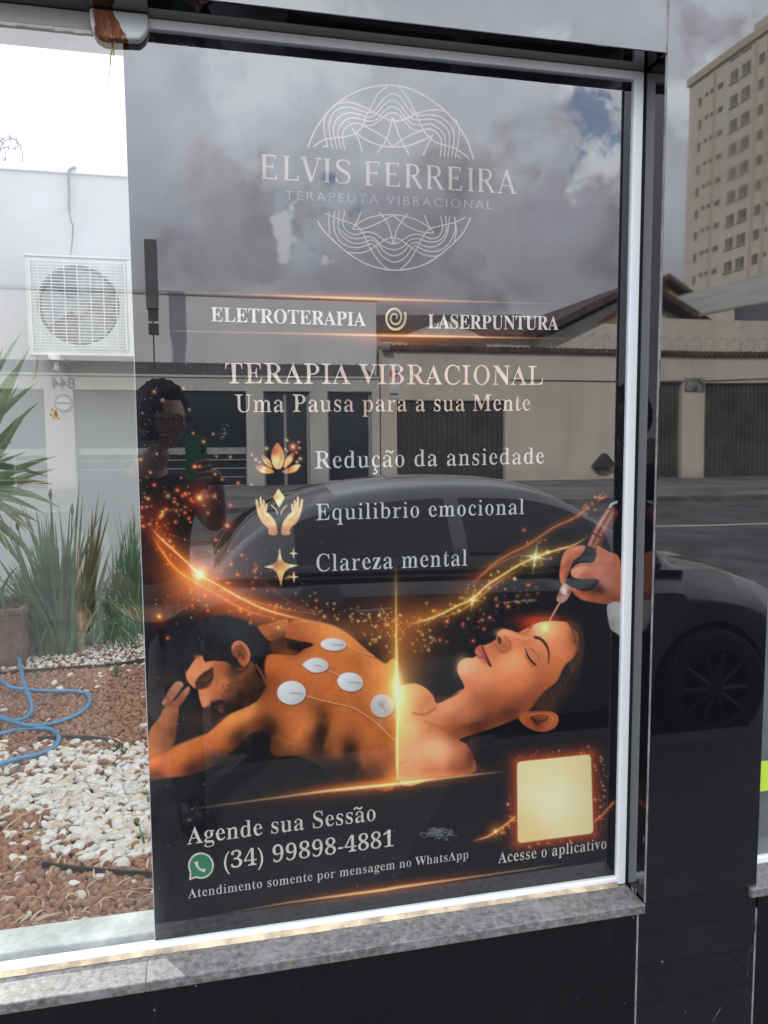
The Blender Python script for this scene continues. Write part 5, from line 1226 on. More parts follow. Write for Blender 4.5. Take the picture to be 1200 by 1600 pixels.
M_trunk = simple("fibrous trunk", (0.16, 0.11, 0.07), 0.9, var=0.3, scale=20, bump=0.6, bscale=60)
# yucca: crown left of the picture, trunk down to the ground
yc = P(-70, 770, 1.75)
yu = thing('yucca', (yc[0], yc[1], GZ0), "spiky yucca with long sword leaves reaching in from the left behind the glass", "plant")
tk = MB(); tk.tube(crom([(yc[0]-0.05, yc[1]+0.05, GZ0-0.02), (yc[0]-0.03, yc[1]+0.03, GZ0+0.3), (yc[0], yc[1], yc[2]-0.02)]), 0.05, 12)
obj('trunk', tk, M_trunk, yu)
yl = MB()
tips = [(36, 516), (48, 541), (28, 570), (59, 597), (48, 636), (60, 629), (27, 652), (14, 708), (42, 706), (88, 713), (91, 732), (86, 757), (20, 775), (94, 793), (64, 818), (60, 842), (22, 690), (70, 890), (46, 902), (18, 986), (10, 860), (-20, 500), (-30, 930), (-90, 540), (-140, 600), (-190, 700), (-200, 800), (-160, 900), (-100, 960), (30, 600), (5, 540), (74, 745), (40, 830), (52, 735)]
for i, (a, b) in enumerate(tips):
    dy = RNG.uniform(-0.28, 0.25); tip = P(a, b, yc[1]+dy)
    base = yc+np.array([0.03*RNG.normal(), 0.03*RNG.normal(), 0.06*RNG.normal()])
    L = np.linalg.norm(tip-base)
    sd = np.cross(tip-base, np.array([0.2*RNG.normal(), -1, 0.3*RNG.normal()]))
    sag = np.array([0, 0, (0.03 if b < 760 else 0.05)*L/0.5])
    yl.blade(base, tip, sag, 0.034+0.008*RNG.random(), sd, 8, 0.30)
for i in range(60):
    th = RNG.uniform(0, 2*math.pi); el_ = RNG.uniform(-0.7, 1.3); L = RNG.uniform(0.3, 0.5)
    d = np.array([math.cos(th)*math.cos(el_), math.sin(th)*math.cos(el_), math.sin(el_)])
    if d[0] > 0.25 and abs(d[1]) < 0.8: d[0] *= -1
    yl.blade(yc, yc+d*L, (0, 0, 0.03), 0.036, np.cross(d, RNG.normal(size=3)), 7, 0.3)
obj('foliage', yl, M_yuc, yu)
dl = MB()
for a, b in ((82, 755), (60, 842), (30, 905)):
    dl.blade(yc+np.array([0.1, 0, -0.05]), P(a, b, yc[1]-0.15), (0, 0, 0.03), 0.012, (0, 0.3, 1), 8, 0.3)
obj('dry_leaf', dl, M_dry, yu)
def clump(name, label, base_px, ybase, tips, n_fill, mat, wid, basew, group=None, fillspan=None, sag=0.0, basez=GZ0, stiff=True, par=None, part='foliage', ylen=(-0.2, 0.2)):
    b0 = G(*base_px, GZ0)
    t = par or thing(name, (b0[0], b0[1], GZ0), label, "plant", group)
    mb = MB()
    def one(a, b, dx=None):
        dy = RNG.uniform(*ylen); tip = P(a, b, b0[1]+dy)
        off = (tip[0]-b0[0])*0.16 if dx is None else dx
        base = b0+np.array([np.clip(off, -basew, basew)+RNG.normal()*basew*0.35, RNG.normal()*basew*0.35, -0.01])
        L = np.linalg.norm(tip-base)
        sd = np.array([1, RNG.normal()*0.35, -(tip-base)[0]/max((tip-base)[2], 0.05)])
        lean = np.array([-(tip-base)[0]*0.12, -dy*0.1, abs(tip[0]-base[0])*0.10+sag*L])
        mb.blade(base, tip, lean, wid*RNG.uniform(0.75, 1.2), sd, 9, 0.2)
    for a, b in tips: one(a, b)
    if fillspan:
        x0_, x1_, y0_, y1_ = fillspan
        for i in range(n_fill):
            u = RNG.random(); a = x0_+(x1_-x0_)*u; m = 1-abs(2*u-1)
            one(a, y1_+(y0_-y1_)*(0.15+0.85*m)*RNG.uniform(0.45, 1.0))
    obj(part, mb, mat, t)
    return t
ir = clump('iris_clump', "large clump of stiff grey green sword leaves fanned upright in front of the white wall", (95, 1022), 2.6,
      [(125, 746), (91, 784), (110, 790), (135, 825), (55, 790), (36, 786), (27, 775), (100, 830), (78, 775), (70, 800), (118, 808), (86, 812), (64, 838), (50, 850), (20, 830), (8, 845), (130, 770), (103, 840), (140, 850), (60, 905), (10, 880), (-6, 920), (30, 880), (-12, 860), (15, 815), (2, 905), (165, 850), (172, 900), (160, 800)], 84, M_iris, 0.026, 0.075, fillspan=(-5, 150, 790, 930))
sk = MB()
for a, b in ((79, 780), (113, 803), (-2, 800), (28, 828)):
    q = crom([G(90, 1018, GZ0)+np.array([0, 0, 0.1]), P((a+90)/2+4, (b+1018)/2, 2.75), P(a, b, 2.7)]); sk.tube(q, 0.003, 5); sk.tube([P(a, b, 2.7), P(a-0.6, b-8, 2.7), P(a, b-17, 2.7)], [0.006, 0.011, 0.002], 6)
obj('seed_stalk', sk, simple("dark seed stalk", (0.06, 0.05, 0.035), 0.8, var=0.2), ir)
ol = clump('flax_clump', "olive brown clump of upright blades with dead leaves beside the larger green clump", (128, 1010), 2.7, [(165, 780), (155, 768), (145, 800), (171, 800), (150, 830), (140, 815), (160, 840), (175, 850), (145, 790), (152, 800), (135, 850)], 24, M_olive, 0.026, 0.04, fillspan=(120, 185, 800, 920))
dd = MB()
for a, b in ((124, 850), (120, 880), (128, 870), (116, 920), (135, 900), (160, 940)):
    b0 = G(124, 1014, GZ0); dd.blade(b0+np.array([RNG.normal()*0.02, -0.05, 0]), P(a, b, b0[1]-0.08), (0.01*RNG.normal(), 0, 0), 0.02, (1, 0.2, 0), 8, 0.3)
obj('dead_leaf', dd, M_dry, ol)
ly = clump('lily_clump', "soft clump of thin green blades at the edge of the poster near the wall", (205, 990), 2.9, [(185, 795), (182, 815), (205, 805), (192, 842), (224, 850), (175, 850), (160, 870), (230, 880), (215, 815), (168, 905), (236, 900)], 230, M_lily, 0.012, 0.11, fillspan=(140, 275, 785, 960), sag=0.035)
lr = MB()
b0 = G(160, 1000, GZ0)
for i in range(110):
    a, b = RNG.uniform(95, 225), RNG.uniform(930, 1030); q = G(RNG.uniform(120, 220), RNG.uniform(985, 1015), GZ0)
    tip = P(a, b, q[1]-RNG.uniform(0.05, 0.3)); tip[2] = max(tip[2], GZ0+0.02)
    lr.blade(q, tip, (0, 0, 0.10+0.05*RNG.random()), 0.009, (1, 0.3, 0.2), 9, 0.2)
obj('foliage', lr, M_lily, ly)
# arching yellow green leaves in front of the clump
fg = thing('young_agapanthus', (*G(84, 1015, GZ0)[:2], GZ0), "low plant with arching strap leaves on the gravel in front of the big clump", "plant")
fl = MB()
def strap(mb, pts, w):
    q = [np.array(p, float) for p in crom(pts, sub=4)]; n = len(q); vs = []; 
    for i, p in enumerate(q):
        t = q[min(i+1, n-1)]-q[max(i-1, 0)]; s = np.cross(t, np.array([0.1, -1, 0.4])); s /= np.linalg.norm(s)+1e-9
        ww = w*0.5*(1-(i/(n-1))**2.5)*min(1, 0.6+i/n*2)+0.0005
        vs += [p-s*ww, p+np.array([0, 0, -ww*0.25]), p+s*ww]
    mb.add(vs, [(3*i, 3*i+1, 3*i+4, 3*i+3) for i in range(n-1)]+[(3*i+1, 3*i+2, 3*i+5, 3*i+4) for i in range(n-1)])
yb = G(84, 1015, GZ0)[1]
for pts, w in ((((88, 1012), (70, 985), (52, 1010), (40, 1062)), 0.022), (((90, 1014), (84, 990), (66, 1000), (38, 1030)), 0.022), (((92, 1012), (92, 975), (86, 965), (75, 975), (62, 1012)), 0.02), (((86, 1018), (74, 1000), (58, 1020), (46, 1050)), 0.018)):
    strap(fl, [P(a, b, yb-0.05*i) for i, (a, b) in enumerate(pts)], w)
obj('foliage', fl, M_yuc, fg)
yg = MB()
for pts, w in ((((124, 1015), (118, 985), (124, 1000), (131, 1040), (132, 1080)), 0.020), (((112, 1010), (114, 978), (122, 985), (130, 1020)), 0.018)):
    strap(yg, [P(a, b, yb-0.04*i) for i, (a, b) in enumerate(pts)], w)
obj('foliage', yg, leaf_mat("yellowing leaf", (0.20, 0.23, 0.06), (0.26, 0.26, 0.08)), fg)
# seedlings in the gravel
for i, (a, b, hgt, n) in enumerate(((196, 1180, 26, 5), (182, 1060, 30, 9), (60, 1065, 18, 6), (226, 1325, 40, 5), (232, 1260, 22, 4))):
    q = G(a, b, GZ0); mb = MB(); s_ = hgt/FOC*(q[1]+1.4)
    for k in range(n):
        d = np.array([RNG.normal()*0.5, RNG.normal()*0.4, 1.0]); mb.blade(q, q+d*s_*RNG.uniform(0.6, 1.0), (0, 0, 0.0), 0.005, (1, 0.3, 0), 5, 0.2)
    tag(obj('seedling', mb, M_lily), ["tiny grass seedling among the white pebbles below the hose", "tuft of thin grass on the brown clay in front of the gravel edge", "small grass tuft beside the hose near the planter", "lone blades of grass at the poster edge low in the clay", "tiny grass blade in the white pebbles at the poster edge"][i], "plant", "seedlings in the gravel")
# planter
pp0 = G(18, 1040, GZ0)
pt_ = thing('planter', (pp0[0]-0.12, pp0[1]+0.12, GZ0), "square brown planter box standing at the left in front of the wall", "planter")
w_ = 0.20; px0, px1, py0, py1 = pp0[0]-0.26, P(36, 1000, pp0[1]-0.05)[0], pp0[1]-0.05, pp0[1]+0.32
zt_ = P(20, 952, py0)[2]
mb = MB()
mb.prism([(px0+0.02, GZ0-0.02), (px1-0.012, GZ0-0.02), (px1, zt_-0.03), (px0, zt_-0.03)], 'y', py0, py1)
obj('box', mb, simple("brown fibre", (0.12, 0.075, 0.052), 0.8, var=0.25, scale=16, bump=0.3, bscale=70), pt_, bevel=0.008)
rim = MB()
rim.box(px0-0.004, px1+0.004, py0-0.004, py0+0.02, zt_-0.03, zt_); rim.box(px0-0.012, px1+0.012, py1-0.02, py1+0.012, zt_-0.03, zt_); rim.box(px0-0.012, px0+0.02, py0+0.0201, py1-0.0201, zt_-0.03, zt_); rim.box(px1-0.02, px1+0.012, py0+0.0201, py1-0.0201, zt_-0.03, zt_)
obj('rim', rim, simple("brown fibre rim", (0.13, 0.082, 0.058), 0.8, var=0.2, scale=16), pt_, bevel=0.004)
pl_ = MB()
for i in range(30):
    th = RNG.uniform(0, 6.28); d = np.array([math.cos(th), math.sin(th), RNG.uniform(0.1, 1.0)])
    c = np.array([(px0+px1)/2, (py0+py1)/2, zt_-0.04]); pl_.blade(c, c+d*RNG.uniform(0.15, 0.3), (0, 0, 0.05), 0.02, np.cross(d, (0, 0, 1.0)), 6, 0.3)
tag(obj('potted_plant', pl_, M_iris), "green leafy plant growing in the brown planter box", "plant")

# hose
hz = GZ0+0.022
def gp(a, b, dz=0.0): return G(a, b, hz+dz)
hose_pts = [gp(-60, 975, 0.02), gp(-15, 995, 0.03), gp(8, 1000, 0.04), gp(26, 1016, 0.03), gp(32, 1040, 0.02), gp(36, 1062, 0.03), gp(46, 1090, 0.03), gp(50, 1107, 0.01), gp(42, 1120), gp(22, 1126), gp(0, 1118), gp(-25, 1100), gp(-40, 1082), gp(-25, 1066, 0.02), gp(0, 1063, 0.02), gp(18, 1074, 0.03), gp(45, 1078, 0.025), gp(80, 1080, 0.01), gp(115, 1080), gp(136, 1085), gp(140, 1096), gp(130, 1110), gp(108, 1122), gp(80, 1131), gp(50, 1134, 0.01), gp(20, 1128, 0.025), gp(-5, 1120, 0.02), gp(-40, 1115), gp(-70, 1128), gp(-40, 1150), gp(-5, 1148), gp(20, 1142), gp(50, 1138), gp(76, 1139), (gp(90, 1147)), gp(91, 1158), gp(80, 1170), gp(55, 1180), gp(25, 1186), gp(0, 1194), gp(-30, 1204), gp(-80, 1215)]
tag(obj('garden_hose', MB().tube(crom(hose_pts, sub=7), 0.0085, 10), simple("blue hose", (0.055, 0.20, 0.36), 0.38, var=0.12, scale=12), smooth=True), "blue garden hose lying in loops on the brown clay gravel", "hose")
# edging strips
M_edge = simple("black plastic edging", (0.02, 0.02, 0.022), 0.5, var=0.2)
for i, (pts, lab) in enumerate(((((-60, 1060), (20, 1052), (60, 1049), (120, 1044), (180, 1040), (240, 1030), (320, 1024)), "black plastic edging strip between the pale gravel by the wall and the clay balls"),
                    (((60, 1156), (110, 1154), (150, 1156), (178, 1160), (192, 1168)), "short black edging strip half buried in clay above the white pebbles"),
                    (((66, 1353), (100, 1358), (150, 1363), (200, 1367), (260, 1369)), "black edging strip showing in the clay balls nearest the window"))):
    q = [G(a, b, GZ0+0.012) for a, b in crom(pts, sub=5)]; mb = MB(); vs = []
    for p in q: vs += [p+np.array([0, -0.003, -0.04]), p+np.array([0, -0.003, 0.012]), p+np.array([0, 0.003, 0.012]), p+np.array([0, 0.003, -0.04])]
    n = len(q); mb.add(vs, [(4*i_+k, 4*i_+(k+1) % 4, 4*i_+4+(k+1) % 4, 4*i_+4+k) for i_ in range(n-1) for k in range(4)])
    tag(obj('edging_strip', mb, M_edge), lab, "edging", "plastic edging strips in the gravel")

# ---------------- gravel: clay balls and white pebbles, one mass each
def ico(sub):
    bm = bmesh.new(); bmesh.ops.create_icosphere(bm, subdivisions=sub, radius=1.0)
    v = np.array([p.co[:] for p in bm.verts]); f = np.array([[q.index for q in p.verts] for p in bm.faces]); bm.free(); return v, f
def mass(name, cents, radii, squash, base, colfn, mat, bumpy):
    v0, f0 = base; n = len(cents); nv = len(v0)
    out = np.zeros((n, nv, 3), np.float32)
    for i in range(n):
        q = RNG.normal(size=4); q /= np.linalg.norm(q); a, b, c, d = q
        Rm = np.array([[1-2*(c*c+d*d), 2*(b*c-a*d), 2*(b*d+a*c)], [2*(b*c+a*d), 1-2*(b*b+d*d), 2*(c*d-a*b)], [2*(b*d-a*c), 2*(c*d+a*b), 1-2*(b*b+c*c)]])
        s = np.array(squash(i)); vv = v0*s
        k = RNG.normal(size=(2, 3)); vv = vv*(1+bumpy*np.sin(v0@k[0]*1.6+k[1, 0])[:, None])
        if s.min() < 0.8*s.max():                          # flat stones lie down, only a little tilted
            th = RNG.uniform(0, 6.28); tl = RNG.normal()*0.35; tl2 = RNG.normal()*0.35
            Rz = np.array([[math.cos(th), -math.sin(th), 0], [math.sin(th), math.cos(th), 0], [0, 0, 1]]); Rx = np.array([[1, 0, 0], [0, math.cos(tl), -math.sin(tl)], [0, math.sin(tl), math.cos(tl)]]); Ry = np.array([[math.cos(tl2), 0, math.sin(tl2)], [0, 1, 0], [-math.sin(tl2), 0, math.cos(tl2)]])
            Rm = Rz@Rx@Ry
        out[i] = vv@Rm.T*radii[i]+cents[i]
    F = (f0[None]+(np.arange(n)*nv)[:, None, None]).reshape(-1)
    m = bpy.data.meshes.new(name); m.vertices.add(n*nv); m.vertices.foreach_set('co', out.ravel())
    nf_ = n*len(f0); m.loops.add(nf_*3); m.loops.foreach_set('vertex_index', F.astype(np.int32)); m.polygons.add(nf_)
    m.polygons.foreach_set('loop_start', np.arange(0, nf_*3, 3, dtype=np.int32)); m.polygons.foreach_set('loop_total', np.full(nf_, 3, np.int32)); m.polygons.foreach_set('use_smooth', np.ones(nf_, bool))
    m.update(calc_edges=True)
    return tag(link(name, m, mat), None, None, kind='stuff')
def stone_mat(name, ramp_cols, rough, noise_dark):
    a = Mat(name); g_ = a.n('ShaderNodeNewGeometry'); cr = a.n('ShaderNodeValToRGB'); a.l(g_.outputs['Random Per Island'], cr.inputs[0])
    el_ = cr.color_ramp.elements
    while len(el_) < len(ramp_cols): el_.new(0.5)
    for e, (p_, c_) in zip(el_, ramp_cols): e.position = p_; e.color = (*c_, 1)
    f = a.ramp(a.noise(120, 4, 0.6), 0.35, 0.7)
    c = a.mix(f, noise_dark, (1, 1, 1)); mm = a.n('ShaderNodeMix', data_type='RGBA', blend_type='MULTIPLY'); mm.inputs[0].default_value = 1; a.l(cr.outputs[0], mm.inputs[6]); a.l(c, mm.inputs[7])
    a.bsdf(mm.outputs[2], rough, spec=0.35, bump=a.noise(220, 4, 0.6), bstr=0.25, bdist=0.003)
    return a.m
M_clay = stone_mat("baked clay balls", [(0.0, (0.19, 0.090, 0.052)), (0.35, (0.27, 0.130, 0.075)), (0.7, (0.33, 0.17, 0.098)), (0.9, (0.34, 0.20, 0.13)), (1.0, (0.22, 0.145, 0.11))], 0.85, (0.72, 0.70, 0.70))
M_peb = stone_mat("white pebbles", [(0.0, (0.44, 0.42, 0.38)), (0.3, (0.54, 0.52, 0.48)), (0.6, (0.58, 0.56, 0.52)), (0.85, (0.50, 0.41, 0.31)), (0.95, (0.52, 0.48, 0.43)), (1.0, (0.38, 0.27, 0.18))], 0.5, (0.90, 0.89, 0.87))
M_pale = stone_mat("pale gravel", [(0.0, (0.44, 0.41, 0.35)), (0.4, (0.56, 0.53, 0.46)), (0.8, (0.62, 0.59, 0.53)), (1.0, (0.30, 0.18, 0.11))], 0.7, (0.85, 0.84, 0.82))
def whiteness(px, py):
    """share of white stone at a place in the bed"""
    if py < 1046 - (px-60)*0.04: return 2.0                                      # pale gravel by the wall
    e = 0.5*math.sin(px*0.05)+0.5*math.sin(px*0.021+1.3)
    if py < 1172+8*e: return 0.012 if py < 1160 else 0.18
    if py < 1215+6*e: return 0.40+0.25*(px/240)
    if py < 1350+10*e:
        t = 0.96-0.5*max(0, (90-px)/120.0)*max(0, (py-1260)/90.0)*1.6
        if px < 70 and py > 1270: t = 0.30
        if py > 1315: t -= 0.35*(1-px/300)
        return max(0.12, min(0.97, t))
    return 0.035 if py > 1385 else 0.12
clay_c, clay_r, peb_c, peb_r, pal_c, pal_r = [], [], [], [], [], []
def scatter(x0, x1, y0, y1, step, layer_z, keep):
    x = x0
    ny = int((y1-y0)/step)
    for j in range(ny):
        for i in range(int((x1-x0)/step)):
            xx = x0+(i+0.5*(j % 2)+RNG.uniform(-0.3, 0.3))*step; yy = y0+(j+RNG.uniform(-0.3, 0.3))*step
            if keep(xx, yy): yield xx, yy, layer_z+RNG.uniform(-0.004, 0.004)
for xx, yy, zz in scatter(-2.0, 0.75, 0.10, WY-0.02, 0.0165, GZ0+0.002, lambda x, y: True):
    a, b = proj(xx, yy, zz)
    vis = -45 < a < 275
    if not vis and RNG.random() > 0.30: continue
    wv = whiteness(a, b)
    if wv > 1.5:
        if RNG.random() < 0.50: pal_c.append((xx, yy, zz)); pal_r.append(RNG.uniform(0.008, 0.0145))
        elif RNG.random() < 0.25: clay_c.append((xx, yy, zz+0.004)); clay_r.append(RNG.uniform(0.007, 0.011))
    elif RNG.random() < wv*0.80:
        peb_c.append((xx, yy, zz+0.004)); peb_r.append(0.011+0.013*RNG.random()**1.4)
    elif RNG.random() > wv*0.75 or wv < 0.2:
        r_ = 0.0078+0.0042*RNG.random() if yy > 1.2 else 0.0092+0.0045*RNG.random()
        clay_c.append((xx, yy, zz+(0.006 if RNG.random() < 0.25 else 0))); clay_r.append(r_)
I2, I3 = ico(2), ico(3)
mass('clay_gravel', np.array(clay_c), np.array(clay_r), lambda i: (1, RNG.uniform(0.86, 1), RNG.uniform(0.86, 1)), I2, None, M_clay, 0.06)
mass('white_pebbles', np.array(peb_c), np.array(peb_r), lambda i: (1, RNG.uniform(0.52, 0.85), RNG.uniform(0.38, 0.62)), I3, None, M_peb, 0.13)
mass('pale_gravel', np.array(pal_c), np.array(pal_r), lambda i: (1, RNG.uniform(0.7, 0.95), RNG.uniform(0.55, 0.8)), I2, None, M_pale, 0.12)
print('gravel', len(clay_c), len(peb_c), len(pal_c))
# straw litter on the stones
lt = MB()
for i in range(190):
    a, b = RNG.uniform(0, 240), RNG.uniform(1030, 1440)
    q = G(a, b, GZ0+0.016); th = RNG.uniform(0, 3.14); L = RNG.uniform(0.02, 0.09); d = np.array([math.cos(th), math.sin(th)*0.6, RNG.uniform(-0.02, 0.1)])
    lt.blade(q-d*L/2, q+d*L/2, (0, 0, 0.008), RNG.uniform(0.002, 0.006), (-d[1], d[0], 0.2), 4, 0.2)
tag(obj('straw_litter', lt, M_dry), None, None, kind='stuff')

# ================================================================== the street behind the photographer (it shows mirrored in glass and granite)
RZ = -0.15                                      # road level
def paver_mat():
    a = Mat("grey stone pavers"); tcx = a.n('ShaderNodeTexCoord')
    mp = a.n('ShaderNodeMapping'); a.l(tcx.outputs['Object'], mp.inputs[0])
    bt = a.n('ShaderNodeTexBrick'); a.l(mp.outputs[0], bt.inputs[0]); bt.inputs['Scale'].default_value = 1.0; bt.inputs['Brick Width'].default_value = 0.30; bt.inputs['Row Height'].default_value = 0.14; bt.inputs['Mortar Size'].default_value = 0.006
    bt.inputs['Color1'].default_value = (0.026, 0.026, 0.027, 1); bt.inputs['Color2'].default_value = (0.036, 0.035, 0.035, 1); bt.inputs['Mortar'].default_value = (0.015, 0.015, 0.015, 1)
    a.bsdf(a.mix(a.ramp(a.noise(3, 6, 0.6), 0.4, 0.7, 0, 0.5), bt.outputs[0], (0.03, 0.029, 0.028)), 0.85, bump=bt.outputs['Fac'], bstr=-0.4, bdist=0.01); return a.m
M_asph = simple("worn asphalt", (0.09, 0.091, 0.095), 0.9, var=0.25, scale=1.2, bump=0.4, bscale=120)
tag(obj('pavement', MB().box(-30, 40, -2.18, -0.02, -0.6, 0.0), paver_mat()), None, None, kind='structure')
tag(obj('kerb', MB().box(-30, 40, -2.30, -2.181, -0.6, 0.002), simple("kerb stone", (0.05, 0.05, 0.05), 0.85, var=0.2, scale=3)), None, None, kind='structure')
tag(obj('road', MB().box(-160, 180, -17.0, -2.301, -0.9, RZ), M_asph), None, None, kind='structure')
tag(obj('far_kerb', MB().box(-160, 180, -17.15, -17.001, -0.9, -0.03), simple("far kerb stone", (0.13, 0.12, 0.11), 0.85, var=0.3, scale=1)), None, None, kind='structure')
tag(obj('far_pavement', MB().box(-160, 180, -26.5, -17.151, -0.9, -0.032), simple("far pavement concrete", (0.17, 0.165, 0.16), 0.9, var=0.25, scale=0.6)), None, None, kind='structure')
tag(obj('ground', MB().box(-900, 900, -1200, 400, -1.6, -0.91), simple("earth", (0.12, 0.10, 0.08), 0.95, var=0.2, scale=0.05)), None, None, kind='structure')
mk_ = MB()
for x in (7.8, 15.5, 23.0, -1, -9, -17): mk_.box(x, x+4.2, -11.95, -11.82, RZ, RZ+0.004)
tag(obj('road_marking', mk_, simple("road paint", (0.62, 0.62, 0.6), 0.7, var=0.15, scale=2)), None, None, kind='structure')

FY = -25.6                                      # building line across the avenue
def X(px, y=25.6): return M(px, 685, y)[0]
def Zz(py, px=600, y=25.6): return M(px, py, y)[2]
# ---- flat roofed house with number
def weathered(name, col, amt=0.35):
    """painted wall with rain streaks, patches and a dirty foot"""
    a = Mat(name); d = tuple(x*0.55 for x in col)
    f = a.math('MULTIPLY', a.ramp(a.noise(1.6, 7, 0.7, stretch=(1.6, 1, 0.12)), 0.42, 0.78), amt)
    g_ = a.math('MULTIPLY', a.ramp(a.noise(0.55, 5, 0.6), 0.45, 0.62), amt*0.6)
    tcx = a.n('ShaderNodeTexCoord'); sp = a.n('ShaderNodeSeparateXYZ'); a.l(tcx.outputs['Object'], sp.inputs[0])
    h = a.math('MULTIPLY', a.ramp(a.math('ADD', sp.outputs[2], a.math('MULTIPLY', a.noise(1.2, 5, 0.6), 0.8)), 0.9, 0.3), 0.45)
    c = a.mix(a.math('MINIMUM', a.math('ADD', a.math('ADD', f, g_), h), 0.85), col, d)
    a.bsdf(c, 0.9, spec=0.3, bump=a.noise(9, 5, 0.6), bstr=0.15); return a.m
M_house = weathered("pale grey render", (0.50, 0.50, 0.48))
M_houseD = weathered("grey painted parapet", (0.66, 0.66, 0.69), 0.25)
M_dglass = simple("dark window glass", (0.02, 0.024, 0.03), 0.12, var=0.2, scale=0.4, spec=0.8)
M_dark = simple("dark metal slats", (0.05, 0.05, 0.052), 0.6, var=0.2, scale=2)
hx0, hx1 = X(-240), X(594)
hs_ = thing('flat_roofed_house', ((hx0+hx1)/2, FY-4, 0), "grey flat roofed house with wide window openings and the number 844 across the avenue", "house")
zt1 = Zz(592)
cols_ = [(X(-240), X(-90)), (X(72), X(117)), (X(386), X(413)), (X(485), X(513)), (X(582), X(594))]
fb = MB()
for c0, c1 in cols_: fb.box(c0, c1, FY-0.35, FY, -0.032, Zz(612))
fb.box(hx0, hx1, FY-0.35, FY+0.002, Zz(612), zt1)
fb.box(X(-90), X(72), FY-0.30, FY-0.02, -0.032, Zz(760))
obj('wall', fb, M_house, hs_)
obj('coping', MB().box(hx0-0.05, hx1, FY-0.40, FY+0.06, zt1, zt1+0.07), simple("light coping", (0.5, 0.5, 0.49), 0.8, var=0.05), hs_)
rf_ = MB(); rf_.add([(hx0, FY-0.36, zt1+0.05), (hx1, FY-0.36, zt1+0.05), (hx1, FY-3.0, zt1+0.75), (hx0, FY-3.0, zt1+0.75)], [(0, 1, 2, 3)])
obj('gap_shade_sheet', rf_, simple("painted gap shade", (0.055, 0.055, 0.06), 0.8, var=0.2, scale=1), hs_)  # dark sheet added for the shade in the gap behind the front wall
zup = M(400, 464, 28.6)[2]
obj('upper_wall', MB().box(hx0, M(588, 500, 28.6)[0], FY-12, FY-3.0, -0.03, zup), M_houseD, hs_)
obj('roof_edge', MB().box(hx0-0.05, M(590, 500, 28.6)[0]+0.03, FY-12, FY-2.94, zup, zup+0.12), simple("grey roof edge", (0.42, 0.42, 0.44), 0.7, var=0.1), hs_)
for a, b, mid in ((-90, 72, None), (117, 386, None), (413, 485, 447), (513, 582, None)):
    obj('window', MB().box(X(a)+0.01, X(b)-0.01, FY-0.34, FY-0.26, Zz(760), Zz(613)-0.01), M_dglass, hs_)
    bars = MB()
    if a == 117 or a == -90:
        bars.box(X(a)+0.01, X(b)-0.01, FY-0.25, FY-0.20, Zz(707), Zz(697))
        for k in range(5): bars.box(X(a)+0.01, X(b)-0.01, FY-0.22, FY-0.19, Zz(716+13*k), Zz(714.6+13*k))
        for k in range(4): xx = X(a)+(X(b)-X(a))*k/3; bars.box(xx-0.03, xx+0.03, FY-0.24, FY-0.215, -0.03, Zz(700))
    else:
        bars.box(X(a)+0.01, X(a)+0.09, FY-0.25, FY-0.19, -0.03, Zz(613)-0.01); bars.box(X(b)-0.09, X(b)-0.01, FY-0.25, FY-0.19, -0.03, Zz(613)-0.01)
        if mid: bars.box(X(mid)-0.05, X(mid)+0.05, FY-0.25, FY-0.19, -0.03, Zz(613)-0.01)
    obj('window_frame', bars, simple("grey frame", (0.30, 0.31, 0.32), 0.6, var=0.1), hs_)
def sign_text(body, cx, cy, cz, h, mat, parent, facing=1):
    """upright lettering on a wall that faces +y"""
    m = text_mesh(body, 0.02); v = mesh_np(m); w_ = (v[:, 0].max()+v[:, 0].min())/2; k = h/caph(False)
    out = np.zeros_like(v); out[:, 0] = cx-(v[:, 0]-w_)*k; out[:, 1] = cy; out[:, 2] = cz+(v[:, 1])*k
    m.vertices.foreach_set('co', out.astype(np.float32).ravel()); m.update(); return link('house_number', m, mat, parent)
sign_text('844', X(103), FY+0.012, Zz(611), Zz(596)-Zz(611), simple("dark number", (0.05, 0.05, 0.055), 0.5), hs_)
rd = MB(); rd.lathe([(0.001, 0.03), (0.28, 0.03), (0.28, 0.0)], (X(102), FY+0.001, Zz(632)), 'y', 28)
rs = thing('round_sign', (X(102), FY+0.03, Zz(632)), "round grey sign on the house pillar under the number 844", "sign")
obj('plate', rd, simple("white sign", (0.55, 0.55, 0.55), 0.5, var=0.03), rs)
rg = MB(); rg.lathe([(0.22, 0.034), (0.285, 0.034), (0.285, 0.03)], (X(102), FY+0.001, Zz(632)), 'y', 28); rg.box(X(102)-0.2, X(102)+0.2, FY+0.032, FY+0.036, Zz(632)-0.035, Zz(632)+0.035)
obj('ring', rg, simple("grey ring", (0.18, 0.18, 0.19), 0.5), rs)
# tall dark pillar on the roof edge
pl2 = thing('roof_pillar', (X(240), FY-1.5, zt1), "tall dark rectangular pillar rising past the roof edge of the grey house", "pillar")
q0, q1 = M(229, 500, 27.2), M(248, 500, 27.2)
obj('shaft', MB().box(q0[0], q1[0], FY-1.9, FY-1.55, M(240, 482, 27.2)[2], M(240, 374, 27.2)[2]), simple("dark clad shaft", (0.10, 0.10, 0.105), 0.7, var=0.15, scale=1), pl2, bevel=0.02)
ft = MB(); ft.box(q0[0]+0.05, q1[0]-0.02, FY-1.85, FY-1.6, M(240, 522, 27.2)[2], M(240, 505, 27.2)[2]); ft.box(q0[0]+0.05, q1[0]-0.02, FY-1.85, FY-1.6, M(240, 500, 27.2)[2], M(240, 484, 27.2)[2]); ft.box(q0[0]+0.18, q1[0]-0.18, FY-1.8, FY-1.65, zt1, M(240, 484, 27.2)[2])
obj('foot', ft, simple("dark steel", (0.04, 0.04, 0.04), 0.6, var=0.3, scale=3), pl2)
